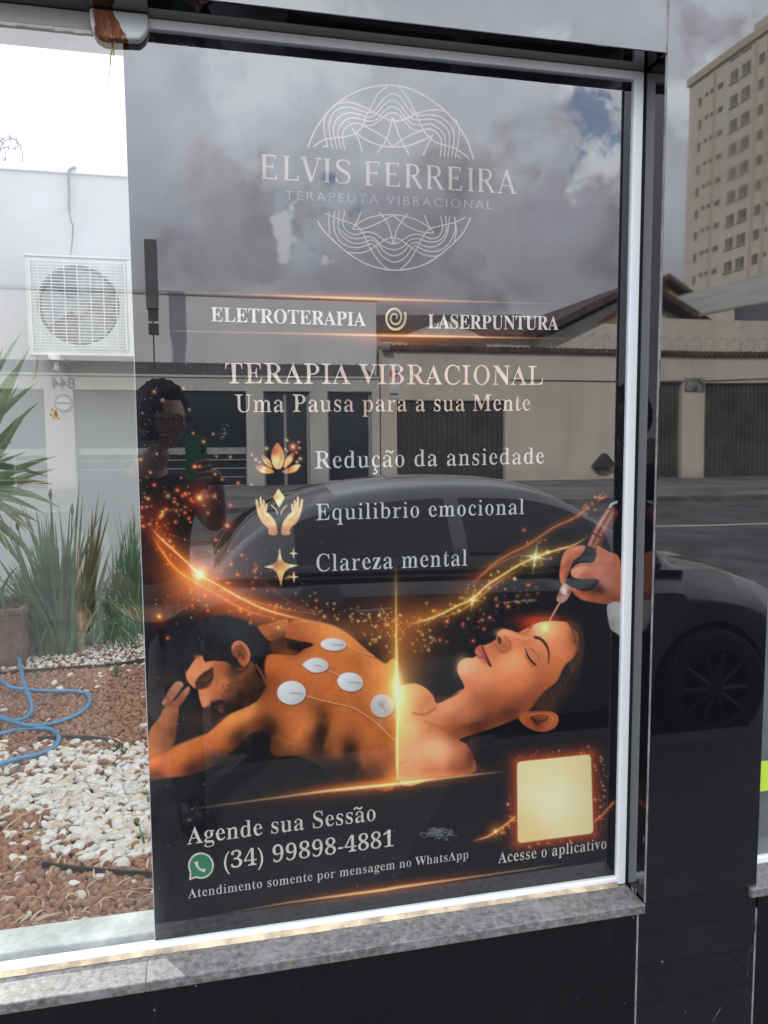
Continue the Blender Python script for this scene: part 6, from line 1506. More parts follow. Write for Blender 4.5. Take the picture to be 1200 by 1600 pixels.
M_rz = simple("galvanised razor wire", (0.22, 0.21, 0.20), 0.5, metal=0.5, var=0.2)
razor('razor_wire', (hx0, FY-0.1, zt1+0.30), (hx1, FY-0.1, zt1+0.30), 0.22, 70, M_rz, "coil of razor wire along the low front wall of the grey house", "razor wire along the avenue", 0.0055, 0.03, 12, 0.5)

# ---- plastered wall with a tile coping, garage gates, and the neighbours behind
M_plas = weathered("beige plaster", (0.55, 0.505, 0.445))
M_plas2 = weathered("light plaster", (0.58, 0.55, 0.49))
M_tile = simple("brown roof tiles", (0.085, 0.048, 0.04), 0.85, var=0.35, scale=3, bump=0.3, bscale=12)
wx0, wx1 = X(596), X(1300)
bw = thing('boundary_wall', ((wx0+wx1)/2, FY, 0), "beige plastered boundary wall with tile coping and dark garage gates across the avenue", "wall")
zw = Zz(548, 800); zgt = Zz(625, 700)
wb = MB()
gA0, gA1 = X(621), X(790); gB0, gB1 = X(1018), X(1061); gC0, gC1 = X(1096), X(1300)
zg2 = Zz(597, 1060)
for c0, c1 in ((wx0, gA0), (gA1, gB0), (gB1, gC0)): wb.box(c0, c1, FY-0.25, FY, -0.032, zw)
wb.box(gA0, gA1, FY-0.25, FY, zgt, zw); wb.box(gB0, gB1, FY-0.25, FY, zg2, zw); wb.box(gC0, gC1, FY-0.25, FY, zg2, zw)
obj('wall', wb, M_plas, bw)
obj('plinth', MB().box(gA1+0.05, gB0, FY, FY+0.05, -0.032, Zz(744, 900)), M_plas2, bw)
cp = MB()
n_ = int((wx1-wx0)/0.22)
for i in range(n_):
    x = wx0+i*0.22; cp.lathe([(0.001, 0.0), (0.115, 0.0), (0.115, 0.5), (0.001, 0.5)], (x+0.11, FY-0.36, zw+0.02), 'y', 8)
obj('tile_coping', cp, M_tile, bw)
def slat_gate(x0, x1, z1, mat):
    gg = MB(); gg.box(x0+0.03, x1-0.03, FY-0.20, FY-0.17, -0.02, z1-0.02)
    k = int((x1-x0)/0.19)
    for i in range(k): xx = x0+0.04+(x1-x0-0.08)*i/k; gg.box(xx, xx+0.11, FY-0.17, FY-0.13, -0.02, z1-0.03)
    obj('gate', gg, mat, bw)
M_gate = simple("dark brown gate", (0.055, 0.047, 0.042), 0.7, var=0.2, scale=1.5); M_gate2 = simple("dark green gate", (0.06, 0.07, 0.058), 0.7, var=0.2, scale=1)
slat_gate(gA0, gA1, zgt, M_gate); slat_gate(gB0, gB1, zg2, M_gate2); slat_gate(gC0, gC1, zg2, M_gate2)
cc = MB(); cc.box(X(1064), X(1094), FY, FY+0.06, Zz(611, 1078), Zz(590, 1078))
obj('pillar_plaque', cc, simple("speckled plaque", (0.20, 0.20, 0.19), 0.6, var=0.5, scale=6), bw)
obj('conduit', MB().tube([(gA1+0.2, FY+0.02, Zz(595, 900)), (gB0-0.1, FY+0.02, Zz(595, 900)), (wx1, FY+0.02, Zz(587, 1100))], 0.025, 6), simple("dark conduit", (0.12, 0.11, 0.10), 0.6), bw)
razor('razor_wire', (wx0, FY-0.12, zw+0.42), (wx1, FY-0.12, zw+0.42), 0.24, 62, M_rz, "coil of razor wire above the tile coping of the beige wall", "razor wire along the avenue", 0.0055, 0.03, 12, 0.5)
# wall sign, camera and hooded box
ws = thing('no_parking_sign', (X(616), FY, Zz(600)), "white notice with a red ring beside the brown garage gate", "sign")
obj('plate', MB().box(X(608), X(625), FY+0.002, FY+0.02, Zz(622), Zz(563)), simple("white notice", (0.55, 0.55, 0.56), 0.5, var=0.03), ws)
rr = MB(); rr.lathe([(0.09, 0.0), (0.15, 0.0)], (X(616), FY+0.023, Zz(584)), 'y', 24); rr.box(X(616)-0.10, X(616)+0.10, FY+0.022, FY+0.026, Zz(584)-0.015, Zz(584)+0.015)
obj('red_ring', rr, simple("sign red", (0.45, 0.03, 0.03), 0.5), ws)
sb_ = MB(); sb_.box(X(610), X(623), FY+0.021, FY+0.024, Zz(618), Zz(614))
obj('caption_bar', sb_, simple("sign grey", (0.15, 0.15, 0.15), 0.5), ws)
vc = MB(); vc.lathe([(0.001, -0.16), (0.12, -0.14), (0.13, 0.0), (0.13, 0.14), (0.001, 0.16)], (X(601), FY+0.25, Zz(544)), 'x', 14); vc.box(X(601)-0.04, X(601)+0.04, FY, FY+0.2, Zz(544)-0.05, Zz(544)+0.05)
tag(obj('security_camera', vc, simple("grey camera", (0.22, 0.22, 0.23), 0.4)), "small round security camera at the corner of the beige wall", "camera")
mbx = thing('letter_box', (X(942), FY+0.2, Zz(735)), "dark box with a pitched hood fixed low on the beige wall", "letter box")
hd = MB(); hd.prism([(X(924), Zz(729, 940)), (X(958), Zz(729, 940)), (X(941), Zz(708, 940))], 'y', FY+0.001, FY+0.38)
obj('hood', hd, simple("dark hood", (0.04, 0.035, 0.033), 0.7), mbx)
obj('box', MB().box(X(930), X(947), FY+0.001, FY+0.28, Zz(735, 940), Zz(729.5, 940)), simple("dark box", (0.05, 0.045, 0.042), 0.7), mbx)
# tiled house behind the wall
Y2 = 33.0
th_ = thing('tiled_house', (X(760, Y2), -Y2-3, 0), "house with brown tiled roofs and pale gables behind the beige wall", "house")
def X2(p): return M(p, 600, Y2)[0]
def Z2_(py, p=760): return M(p, py, Y2)[2]
obj('wall', MB().box(X2(600), X2(958), -Y2-9, -Y2, -0.03, Z2_(524)), M_plas2, th_)
gbl = MB(); gbl.prism([(X2(628), Z2_(530)), (X2(752), Z2_(530)), (X2(690), Z2_(504))], 'y', -Y2+0.02, -Y2+0.5)
obj('gable', gbl, M_plas2, th_)
rr_ = MB()
rr_.add([(X2(590), -Y2+0.4, Z2_(527)), (X2(870), -Y2+0.4, Z2_(529)), (X2(870), -Y2-4.5, M(870, 498, Y2+4.5)[2]), (X2(590), -Y2-4.5, M(600, 498, Y2+4.5)[2])], [(0, 1, 2, 3)])
rr_.add([(X2(590), -Y2-9, Z2_(527)), (X2(870), -Y2-9, Z2_(529)), (X2(870), -Y2-4.5, M(870, 498, Y2+4.5)[2]-0.01), (X2(590), -Y2-4.5, M(600, 498, Y2+4.5)[2]-0.01)], [(0, 3, 2, 1)])
ro = obj('roof', rr_, M_tile, th_); sm_ = ro.modifiers.new('thick', 'SOLIDIFY'); sm_.thickness = 0.15
# bigger gable roof rising to the right
Y3 = 31.0
def X3(p): return M(p, 600, Y3)[0]
def Z3_(py, p): return M(p, py, Y3)[2]
gh = thing('gabled_house', (X3(990), -Y3-4, 0), "taller gabled house with a brown tiled roof slope at the right behind the beige wall", "house")
e0, e1, pk = (X3(846), Z3_(521, 846)), (X3(1085), Z3_(500, 1085)), (X3(1020), Z3_(425, 1020))
pk = (X3(985), Z3_(452, 985))
body = MB(); body.prism([(X3(862), -0.03), (X3(1068), -0.03), (X3(1068), Z3_(500, 1068)), (pk[0], pk[1]-0.25), (X3(862), Z3_(523, 862))], 'y', -Y3-10, -Y3)
obj('wall', body, M_plas2, gh)
for nm, a, b in (('roof', e0, pk), ('roof', pk, (X3(1090), Z3_(515, 1090)))):
    m_ = MB(); dx, dz = b[0]-a[0], b[1]-a[1]; L_ = math.hypot(dx, dz); nx_, nz_ = -dz/L_*0.28, dx/L_*0.28
    m_.prism([a, b, (b[0]+nx_, b[1]+nz_), (a[0]+nx_, a[1]+nz_)], 'y', -Y3-10.4, -Y3+0.9)
    obj(nm, m_, M_tile, gh)
obj('gable_panel', MB().prism([(X3(930), Z3_(505, 930)), (X3(962), Z3_(505, 962)), (X3(962), Z3_(485, 962))], 'y', -Y3+0.005, -Y3+0.03), simple("ochre gable", (0.40, 0.25, 0.12), 0.8, var=0.2, scale=1), gh)
# small ochre gable further right
Y4 = 48.0
def X4(p): return M(p, 600, Y4)[0]
def Z4_(py, p=1040): return M(p, py, Y4)[2]
og = thing('ochre_house', (X4(1035), -Y4, 0), "small ochre house gable with a dark roof left of the apartment tower", "house")
obj('wall', MB().prism([(X4(980), -0.03), (X4(1058), -0.03), (X4(1058), Z4_(462)), (X4(1032), Z4_(441)), (X4(980), Z4_(470))], 'y', -Y4-8, -Y4), simple("ochre render", (0.50, 0.33, 0.16), 0.85, var=0.15, scale=0.4), og)
m_ = MB(); m_.prism([(X4(1030), Z4_(431)), (X4(1068), Z4_(457)), (X4(1068), Z4_(462)), (X4(1030), Z4_(440))], 'y', -Y4-8.5, -Y4+0.8); m_.prism([(X4(1031), Z4_(431)), (X4(970), Z4_(468)), (X4(970), Z4_(474)), (X4(1031), Z4_(440))], 'y', -Y4-8.5, -Y4+0.8)
obj('roof', m_, M_tile, og)
# warehouse with a long grey roof
wh = thing('warehouse', (24, -36, 0), "long low warehouse with a broad grey sheet roof in front of the apartment tower", "warehouse")
Y5 = 30.0
q = lambda p, py, y: M(p, py, y)
A_0, B_0, C_0, D_0 = q(1020, 492, 34), q(1090, 490, 30), q(1310, 448, 26.6), q(1310, 395, 34)
A_1 = q(1045, 466, 44)
rm = MB(); rm.add([A_0, B_0, C_0, D_0, A_1], [(0, 1, 2, 3, 4)])
o_ = obj('roof', rm, simple("grey sheet roof", (0.33, 0.33, 0.30), 0.7, var=0.12, scale=0.3), wh); s__ = o_.modifiers.new('thick', 'SOLIDIFY'); s__.thickness = 0.12
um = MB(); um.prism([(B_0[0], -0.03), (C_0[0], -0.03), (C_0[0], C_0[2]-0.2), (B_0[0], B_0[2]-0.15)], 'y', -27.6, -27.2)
obj('shaded_wall', um, simple("wall with painted eave shade", (0.12, 0.125, 0.14), 0.8, var=0.1, scale=0.5), wh)  # dark colour stands for the shade under the roof
wl2 = MB(); wl2.box(M(1015, 500, 26.6)[0], M(1320, 500, 26.6)[0], -26.8, -26.6, 3.5, M(1100, 499, 26.6)[2])
obj('wall', wl2, M_plas2, wh)
# ---- apartment tower
TX = 60.0
def ty(px):                                     # distance at which the wall x = TX shows at this photo column
    d = ray(px, 600); return (TX-CAM[0])/d[0]*d[1]+CAM[1]
yf, yn = -ty(1062), -ty(1240)
ztop = P(1062, 139, -yf)[2]
tw = thing('apartment_tower', (TX+8, (yf+yn)/2, 0), "tall beige apartment tower with rows of small windows", "apartment tower")
bm_ = MB(); bm_.box(TX, TX+16, yf, yn, -0.5, ztop)
obj('wall', bm_, weathered("sandy render", (0.70, 0.645, 0.56), 0.18), tw)
pp_ = MB(); pp_.box(TX-0.25, TX+16.2, yf-0.2, yn+0.2, ztop, ztop+0.9); pp_.box(TX+3, TX+10, yf+8, yf+16, ztop+0.9, ztop+4)
obj('parapet', pp_, simple("pale parapet", (0.58, 0.52, 0.42), 0.85, var=0.05, scale=0.1), tw)
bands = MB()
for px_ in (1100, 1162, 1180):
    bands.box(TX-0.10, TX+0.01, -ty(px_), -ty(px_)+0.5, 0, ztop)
obj('pilaster', bands, simple("render with painted shade", (0.56, 0.49, 0.38), 0.85, var=0.05, scale=0.1), tw)  # darker colour puts shade into the upright bands
fl_h = (M(1150, 105, abs(-ty(1150)))[2]-M(1150, 409, abs(-ty(1150)))[2])/8.0
M_twin = simple("tower window glass", (0.20, 0.20, 0.185), 0.2, var=0.3, scale=0.2, spec=0.6)
zr0 = M(1132, 119, abs(-ty(1132)))[2]
kinds = [(1079, 0.55, 1.0, -0.3), (1089, 0.55, 0.40, 0.1), (1097, 0.55, 0.40, 0.1), (1110, 0.95, 0.55, 0.0), (1131, 1.30, 1.15, 0), (1149, 1.40, 1.20, 0), (1172, 0.85, 1.05, -0.1), (1185, 0.60, 0.45, 0.1), (1196, 0.60, 0.50, 0.1)]
wmesh = {}
cnt = 0
for r_ in range(-1, 10):
    for i, (px_, w_, h_, dz) in enumerate(kinds):
        y = -ty(px_); z = zr0-fl_h*r_+dz
        if z+h_/2 > ztop-0.6: continue
        if i not in wmesh:
            mb = MB(); mb.box(-0.06, 0.05, -w_/2, w_/2, -h_/2, h_/2); me_ = bpy.data.meshes.new('window'); me_.from_pydata(mb.v, [], mb.f); me_.materials.append(M_twin)
            wmesh[i] = me_
        o = bpy.data.objects.new('window', wmesh[i]); COL.objects.link(o); o.parent = tw; o.location = Vector((TX, y, z))-tw.location; cnt += 1
for px_, h_ in ((1131, 1.15), (1149, 1.20)):
    rev = MB()
    for r_ in range(-1, 10):
        y = -ty(px_); z = zr0-fl_h*r_
        rev.box(TX-0.075, TX+0.01, y-0.05, y+0.05, z-h_/2, z+h_/2); rev.box(TX-0.12, TX+0.01, y-0.85, y+0.85, z-h_/2-0.12, z-h_/2-0.001)
    obj('window_bars', rev, simple("pale bars", (0.45, 0.43, 0.38), 0.6), tw)

# ================================================================== the parked car
SC = 0.835                                       # a short car: lengths along it are scaled
CX0, CY0 = -0.32, -3.30                         # rear bumper x, centre line y
car = thing('parked_car', (1.35, CY0, RZ), "dark grey four door car parked along the kerb in front of the shop", "car")
def paint():
    a = Mat("grey metallic paint")
    a.bsdf(a.mix(a.ramp(a.noise(900, 2, 0.5), 0.45, 0.6), (0.13, 0.135, 0.145), (0.17, 0.175, 0.185)), 0.32, metal=0.45, spec=0.5, coat=1.0); return a.m
M_paint = paint()
M_cglass = simple("tinted car glass", (0.006, 0.007, 0.008), 0.03, spec=0.7, var=0.05)
M_rub = simple("tyre rubber", (0.012, 0.012, 0.012), 0.8, var=0.1); M_trim = simple("black trim", (0.01, 0.01, 0.011), 0.4)
M_rim = simple("alloy", (0.045, 0.045, 0.05), 0.4, metal=0.4, var=0.1)
LEN, HW = 4.5, 0.88
def intp(x, tab): return float(np.interp(x, [t[0] for t in tab], [t[1] for t in tab]))
deck = [(0, 0.82), (0.06, 0.98), (0.2, 1.04), (0.55, 1.06), (0.9, 1.04), (2.4, 1.015), (3.2, 1.03), (3.45, 1.02), (3.8, 0.965), (4.2, 0.85), (4.38, 0.73), (4.5, 0.52)]
shoulder = [(0, 0.70), (0.1, 0.88), (0.5, 0.96), (1.5, 0.955), (2.5, 0.935), (3.3, 0.92), (4.0, 0.80), (4.35, 0.62), (4.5, 0.48)]
halfw = [(0, 0.60), (0.06, 0.74), (0.25, 0.84), (0.8, 0.88), (3.6, 0.88), (4.1, 0.83), (4.35, 0.70), (4.45, 0.58), (4.5, 0.46)]
bot = [(0, 0.32), (0.2, 0.22), (0.8, 0.19), (3.8, 0.19), (4.3, 0.2), (4.5, 0.28)]
WF, WR, WRAD = 3.62, 0.95, 0.325                # wheel centres along the car
rows = []
us = sorted(set(list(np.linspace(0, 4.5, 91))+[0.03, 4.47]))
for u in us:
    d, s, h, b = intp(u, deck), intp(u, shoulder), intp(u, halfw), intp(u, bot)
    for wc in (WF, WR):                         # wheel arches cut up into the lower edge
        if abs(u-wc)*SC < 0.37: b = max(b, WRAD+math.sqrt(0.37**2-((u-wc)*SC)**2)*0.98)
    b = min(b, s-0.08)
    half = [(0.0, d+0.012), (h*0.45, d+0.006), (h*0.72, d-0.012), (h*0.86, d-0.035 if d-0.035 > s else (d+s)/2), (h*0.955, s+0.010), (h, s-0.05), (h*1.002, s*0.62+b*0.38), (h*0.985, s*0.28+b*0.72), (h*0.965, b), (h*0.80, b+0.02)]
    pts = [(-y, z) for y, z in half[::-1]]+[(y, z) for y, z in half[1:]]
    rows.append([(CX0+u*SC, CY0+y, RZ+z) for y, z in pts])
body = MB(); body.grid(rows); body.f.append(tuple(range(len(rows[0])))); body.mi.append(0); body.sm.append(False)
n0 = (len(rows)-1)*len(rows[0]); body.f.append(tuple(n0+i for i in range(len(rows[0])))); body.mi.append(0); body.sm.append(False)
obj('body', body, M_paint, car, angle=32)
# greenhouse
roofz = [(0.42, 1.05), (0.60, 1.20), (0.85, 1.325), (1.15, 1.41), (1.45, 1.452), (1.8, 1.472), (2.1, 1.474), (2.5, 1.450), (2.8, 1.37), (3.1, 1.21), (3.45, 0.99)]
cab, sw, wsn, rwn = MB(), MB(), MB(), MB()
gu = np.linspace(0.42, 3.45, 62); prof = []
for u in gu:
    zt = 0; 
    # smooth roof profile
    k = crom([(a, b) for a, b in roofz], sub=12); zt = float(np.interp(u, [p[0] for p in k], [p[1] for p in k]))
    zb0 = min(intp(u, deck)-0.04, zt-0.005); row = []
    wb_ = intp(u, halfw)*0.965; top_w = wb_*(1-0.34*min(1, max(0, (zt-0.96)/0.5)))
    ns = 9
    for i in range(ns+1):
        t = i/ns; z = zb0+(zt-0.055-zb0)*t if zt-0.055 > zb0 else zb0+(zt-zb0)*t*0.5
        y = wb_+(top_w-wb_)*t**1.25; row.append((y, z))
    for i in range(1, 7):
        t = i/6; row.append((top_w*(1-t)*1.0, zt-0.055*(1-t)**2.6 if zt-0.055 > zb0 else zt-0.02*(1-t)))
    prof.append(row)
nr = len(prof[0])
for sgn in (-1, 1):
    for i in range(len(gu)-1):
        um_ = (gu[i]+gu[i+1])/2; slope = (prof[i+1][-1][1]-prof[i][-1][1])/(gu[i+1]-gu[i])
        for j in range(nr-1):
            quad = [prof[i][j], prof[i][j+1], prof[i+1][j+1], prof[i+1][j]]; uu = [gu[i], gu[i], gu[i+1], gu[i+1]]
            v = [(CX0+a*SC, CY0+sgn*p[0], RZ+p[1]) for a, p in zip(uu, quad)]
            side = j < 9; tgt = cab
            if side and 2 <= j <= 7:
                zt_loc = prof[i][-1][1]
                if 0.92 < um_ < 3.02 and not (1.93 < um_ < 2.02) and zt_loc > 1.16: tgt = sw
            elif j >= 10 and um_ > 2.72: tgt = wsn
            elif j >= 10 and um_ < 1.22: tgt = rwn
            tgt.add(v, [(0, 1, 2, 3)])
def weld(mb):
    key = {}; nv = []; mp = []
    for p in mb.v:
        k = tuple(round(c, 5) for c in p)
        if k not in key: key[k] = len(nv); nv.append(p)
        mp.append(key[k])
    f2 = []
    for f in mb.f:
        g_ = []
        for i in f:
            if mp[i] not in g_: g_.append(mp[i])
        if len(g_) > 2: f2.append(tuple(g_))
    o = MB(); o.v = nv; o.f = f2; o.mi = [0]*len(f2); o.sm = [True]*len(f2); return o
obj('cabin', weld(cab), M_paint, car, angle=40); obj('side_window', weld(sw), M_cglass, car, smooth=True); obj('windscreen', weld(wsn), M_cglass, car, smooth=True); obj('rear_window', weld(rwn), M_cglass, car, smooth=True)
for wc, nm in ((WF, 0), (WR, 1)):
    for sgn in (-1, 1):
        o3 = (CX0+wc*SC, CY0+sgn*0.78, RZ+WRAD)
        wp = bpy.data.objects.new('wheel', None); COL.objects.link(wp); wp.parent = car; wp.location = -car.location
        ty_ = MB(); ty_.lathe([(0.215, -0.10), (0.29, -0.105), (0.318, -0.09), (0.325, -0.05), (0.325, 0.05), (0.318, 0.09), (0.29, 0.105), (0.215, 0.10)], o3, 'y', 40)
        obj('tyre', ty_, M_rub, wp, smooth=True)
        ri = MB(); ri.lathe([(0.222, 0.1*sgn), (0.215, 0.085*sgn), (0.20, 0.02*sgn), (0.20, -0.05*sgn)], o3, 'y', 40)
        for k in range(10):
            t = k*math.pi/5; c, s = math.cos(t), math.sin(t)
            p0 = np.array(o3)+np.array([0.04*c, sgn*0.085, 0.04*s]); p1 = np.array(o3)+np.array([0.205*c, sgn*0.082, 0.205*s]); ri.tube([p0, p1], [0.020, 0.013], 6)
        ri.lathe([(0.001, 0.10*sgn), (0.05, 0.095*sgn), (0.06, 0.07*sgn)], o3, 'y', 20)
        obj('rim', ri, M_rim, wp)
        dk = MB(); dk.lathe([(0.001, -0.02*sgn), (0.2, -0.02*sgn)], o3, 'y', 24); obj('brake_disc', dk, M_trim, wp)
tr = MB()
for sgn in (-1, 1):
    # belt moulding, door seams, sills
    tr.tube([(CX0+u*SC, CY0+sgn*(intp(u, halfw)*0.962), RZ+intp(u, deck)-0.012) for u in np.linspace(0.8, 3.2, 20)], 0.011, 6)
    for u in (1.05, 2.0, 3.1): tr.tube([(CX0+u*SC+0.03*math.sin(z*3), CY0+sgn*(intp(u, halfw)*1.001), RZ+z) for z in np.linspace(0.28, 0.86, 9)], 0.004, 5)
obj('trim', tr, M_trim, car)
for sgn in (-1, 1):
    mr = MB(); c = np.array((CX0+3.0*SC, CY0+sgn*0.99, RZ+1.07)); rows = []
    for i in range(7):
        t = i/6; r_ = 0.085*math.sin(math.pi*(0.08+0.84*t)); rows.append([(c[0]+0.07*(t-0.5)*2, c[1]+1.35*r_*math.cos(a), c[2]+0.9*r_*math.sin(a)) for a in np.linspace(0, 2*math.pi, 15)])
    mr.grid(rows); mr.tube([c-np.array([0.02, sgn*0.02, 0.04]), (CX0+3.0*SC, CY0+sgn*0.86, RZ+1.0)], 0.03, 8)
    obj('mirror', mr, M_paint, car, smooth=True)
    for u in (1.25, 2.2): obj('door_handle', MB().tube([(CX0+u*SC, CY0+sgn*0.895, RZ+0.83), (CX0+u*SC+0.08, CY0+sgn*0.91, RZ+0.835), (CX0+u*SC+0.18, CY0+sgn*0.895, RZ+0.835)], 0.014, 8), M_paint, car)
    hl = MB(); hl.grid([[(CX0+u*SC, CY0+sgn*(intp(u, halfw)*f_+0.004), RZ+z) for u, f_, z in ((4.0, 0.97, 0.74+dz), (4.15, 0.985, 0.70+dz), (4.3, 0.99, 0.655+dz*0.8), (4.38, 0.96, 0.62+dz*0.6))] for dz in (-0.07, -0.03, 0.0)])
    obj('headlight', hl, simple("headlight", (0.35, 0.36, 0.38), 0.1, metal=0.3), car)
    tl = MB(); tl.grid([[(CX0+u*SC, CY0+sgn*(intp(u, halfw)*f_+0.006), RZ+z) for u, f_, z in ((0.03, 0.95, 0.80+dz*0.7), (0.1, 0.99, 0.83+dz), (0.25, 1.0, 0.84+dz), (0.40, 1.0, 0.86+dz*0.6))] for dz in (-0.09, -0.04, 0.02)])
    obj('tail_light', tl, simple("tail light", (0.03, 0.005, 0.006), 0.15), car)
obj('underbody', MB().box(CX0+0.3, CX0+3.5, CY0-0.7, CY0+0.7, RZ+0.18, RZ+0.5), M_trim, car)

# ================================================================== the photographer, seen mirrored
SKINM = simple("brown skin", (0.42, 0.26, 0.19), 0.5, var=0.08, scale=20)
M_shirt = simple("dark shirt", (0.018, 0.016, 0.020), 0.85, var=0.2, scale=12, bump=0.4, bscale=12)
M_jean = simple("dark jeans", (0.03, 0.035, 0.05), 0.9, var=0.2, scale=12); M_hair = simple("black curly hair", (0.012, 0.010, 0.010), 0.65, var=0.3, scale=60, bump=0.8, bscale=70)
def skinned(name, nodes, edges, mat, parent, root=0, sub=2):
    me_ = bpy.data.meshes.new(name); me_.from_pydata([n[0] for n in nodes], edges, [])
    o = link(name, me_, mat, parent)
    sk_ = o.modifiers.new('skin', 'SKIN'); sk_.use_smooth_shade = True
    for i, n in enumerate(nodes):
        d = me_.skin_vertices[0].data[i]; r_ = n[1]; d.radius = (r_, r_) if isinstance(r_, (int, float)) else r_; d.use_root = (i == root)
    sb_ = o.modifiers.new('sub', 'SUBSURF'); sb_.levels = sub; sb_.render_levels = sub
    return o
hc = M(252, 655, 1.72)                          # head centre
hx, hy, hz_ = hc
bx0 = hx-0.06; by0 = hy-0.10
per = thing('person', (bx0, by0, 0), "person in a dark shirt and glasses holding up a green phone, mirrored in the glass", "person")
sh_z = hz_-0.235
el_p = M(338, 822, 1.70); wr_p = M(338, 752, 1.52); hand_p = M(318, 722, 1.455)
nodes = [((bx0, by0, 0.95), (0.15, 0.11)), ((bx0, by0, 1.12), (0.14, 0.10)), ((bx0, by0+0.01, sh_z-0.12), (0.13, 0.085)), ((bx0, by0+0.01, sh_z-0.03), (0.08, 0.06)), ((bx0+0.02, by0+0.03, sh_z+0.075), 0.050), ((hx, hy-0.01, hz_-0.10), 0.052),
         ((bx0+0.17, by0+0.02, sh_z-0.05), 0.050), (tuple((np.array((bx0+0.19, by0+0.03, sh_z-0.06))+el_p)/2), 0.052), (tuple(el_p), 0.043), (tuple((el_p+wr_p)/2), 0.040), (tuple(wr_p), 0.029),
         ((bx0-0.18, by0+0.01, sh_z-0.05), 0.050), ((bx0-0.24, by0+0.0, sh_z-0.26), 0.048), ((bx0-0.25, by0+0.05, sh_z-0.50), 0.038), ((bx0-0.25, by0+0.08, sh_z-0.58), 0.028),
         ((bx0+0.10, by0, 0.86), 0.095), ((bx0+0.11, by0+0.02, 0.48), 0.062), ((bx0+0.12, by0, 0.10), 0.042), ((bx0+0.125, by0+0.06, 0.045), 0.024),
         ((bx0-0.10, by0, 0.86), 0.095), ((bx0-0.11, by0+0.03, 0.48), 0.062), ((bx0-0.12, by0, 0.10), 0.042), ((bx0-0.125, by0+0.06, 0.045), 0.024)]
edges = [(0, 1), (1, 2), (2, 3), (3, 4), (4, 5), (3, 6), (6, 7), (7, 8), (8, 9), (9, 10), (3, 11), (11, 12), (12, 13), (13, 14), (0, 15), (15, 16), (16, 17), (17, 18), (0, 19), (19, 20), (20, 21), (21, 22)]
skinned('body', nodes, edges, SKINM, per)
sn = [((bx0, by0, 0.93), (0.165, 0.125)), ((bx0, by0, 1.12), (0.158, 0.118)), ((bx0, by0+0.01, sh_z-0.12), (0.20, 0.14)), ((bx0+0.005, by0+0.015, sh_z+0.005), (0.12, 0.10)), ((bx0+0.175, by0+0.02, sh_z-0.03), 0.088), (tuple((np.array((bx0+0.19, by0+0.03, sh_z-0.06))+el_p)/2+np.array([0.0, -0.01, 0])), 0.070),
      ((bx0-0.185, by0+0.01, sh_z-0.03), 0.088), ((bx0-0.232, by0+0.0, sh_z-0.22), 0.066)]
skinned('shirt', sn, [(0, 1), (1, 2), (2, 3), (3, 4), (4, 5), (3, 6), (6, 7)], M_shirt, per)
tn = [((bx0, by0, 0.96), (0.158, 0.12)), ((bx0+0.105, by0, 0.84), 0.105), ((bx0+0.11, by0+0.02, 0.48), 0.078), ((bx0+0.12, by0, 0.03), 0.070), ((bx0-0.105, by0, 0.84), 0.105), ((bx0-0.11, by0+0.03, 0.48), 0.078), ((bx0-0.12, by0, 0.03), 0.070)]
skinned('trousers', tn, [(0, 1), (1, 2), (2, 3), (0, 4), (4, 5), (5, 6)], M_jean, per)
for s in (-1, 1):
    skinned('shoe', [((bx0+s*0.12, by0-0.06, 0.055), 0.062), ((bx0+s*0.13, by0+0.08, 0.055), 0.062), ((bx0+s*0.135, by0+0.21, 0.045), 0.052)], [(0, 1), (1, 2)], M_trim, per)
# head: shaped ball with brow, nose, jaw; turned a little towards the phone
YAWH = -0.90                                     # looks towards the phone (+x)
def headpt(u, v):
    """u: azimuth from the face direction, v: elevation"""
    cx_, sx_ = math.cos(u), math.sin(u); cv, sv = math.cos(v), math.sin(v)
    f_ = np.array([0.078*sx_*cv, 0.098*cx_*cv, 0.118*sv])
    if sv < 0: f_[0] *= 1-0.38*sv*sv*(1.0); f_[0] *= 1+0.30*sv
    if cx_ > 0 and sv < -0.2: f_[1] *= 1+0.05*cx_
    nose = math.exp(-(u/0.16)**2-((v+0.22)/0.17)**2)*0.024; brow = math.exp(-(u/0.55)**2-((v-0.10)/0.10)**2)*0.006; eye = -math.exp(-((abs(u)-0.42)/0.18)**2-((v+0.06)/0.10)**2)*0.007
    lip = math.exp(-(u/0.30)**2-((v+0.62)/0.07)**2)*0.006-math.exp(-(u/0.30)**2-((v+0.72)/0.03)**2)*0.003; chin = math.exp(-(u/0.4)**2-((v+1.0)/0.18)**2)*0.010
    f_[1] += (nose+brow+eye+lip+chin)*max(cx_, 0)
    return f_
def toworld(f_):
    c, s = math.cos(YAWH), math.sin(YAWH); x, y, z = f_
    return (hx+c*x-s*y, hy+s*x+c*y, hz_+z)
hm = MB(); rows = []
for v in np.linspace(-1.5, 1.5, 41): rows.append([toworld(headpt(u, v)) for u in np.linspace(-math.pi, math.pi, 61)])
hm.grid(rows); obj('head', weld(hm), SKINM, per, smooth=True)
for s in (-1, 1):
    e_ = MB(); rows = []
    for t in np.linspace(0, 2*math.pi, 13): rows.append([toworld((s*(0.080+0.010*math.cos(a)), -0.012+0.022*math.cos(t)*(1+0.3*math.cos(a)), -0.012+0.034*math.sin(t)*(1+0.2*math.cos(a)))) for a in np.linspace(0, 2*math.pi, 9)])
    e_.grid(rows); obj('ear', weld(e_), SKINM, per, smooth=True)
hr = MB(); rows = []
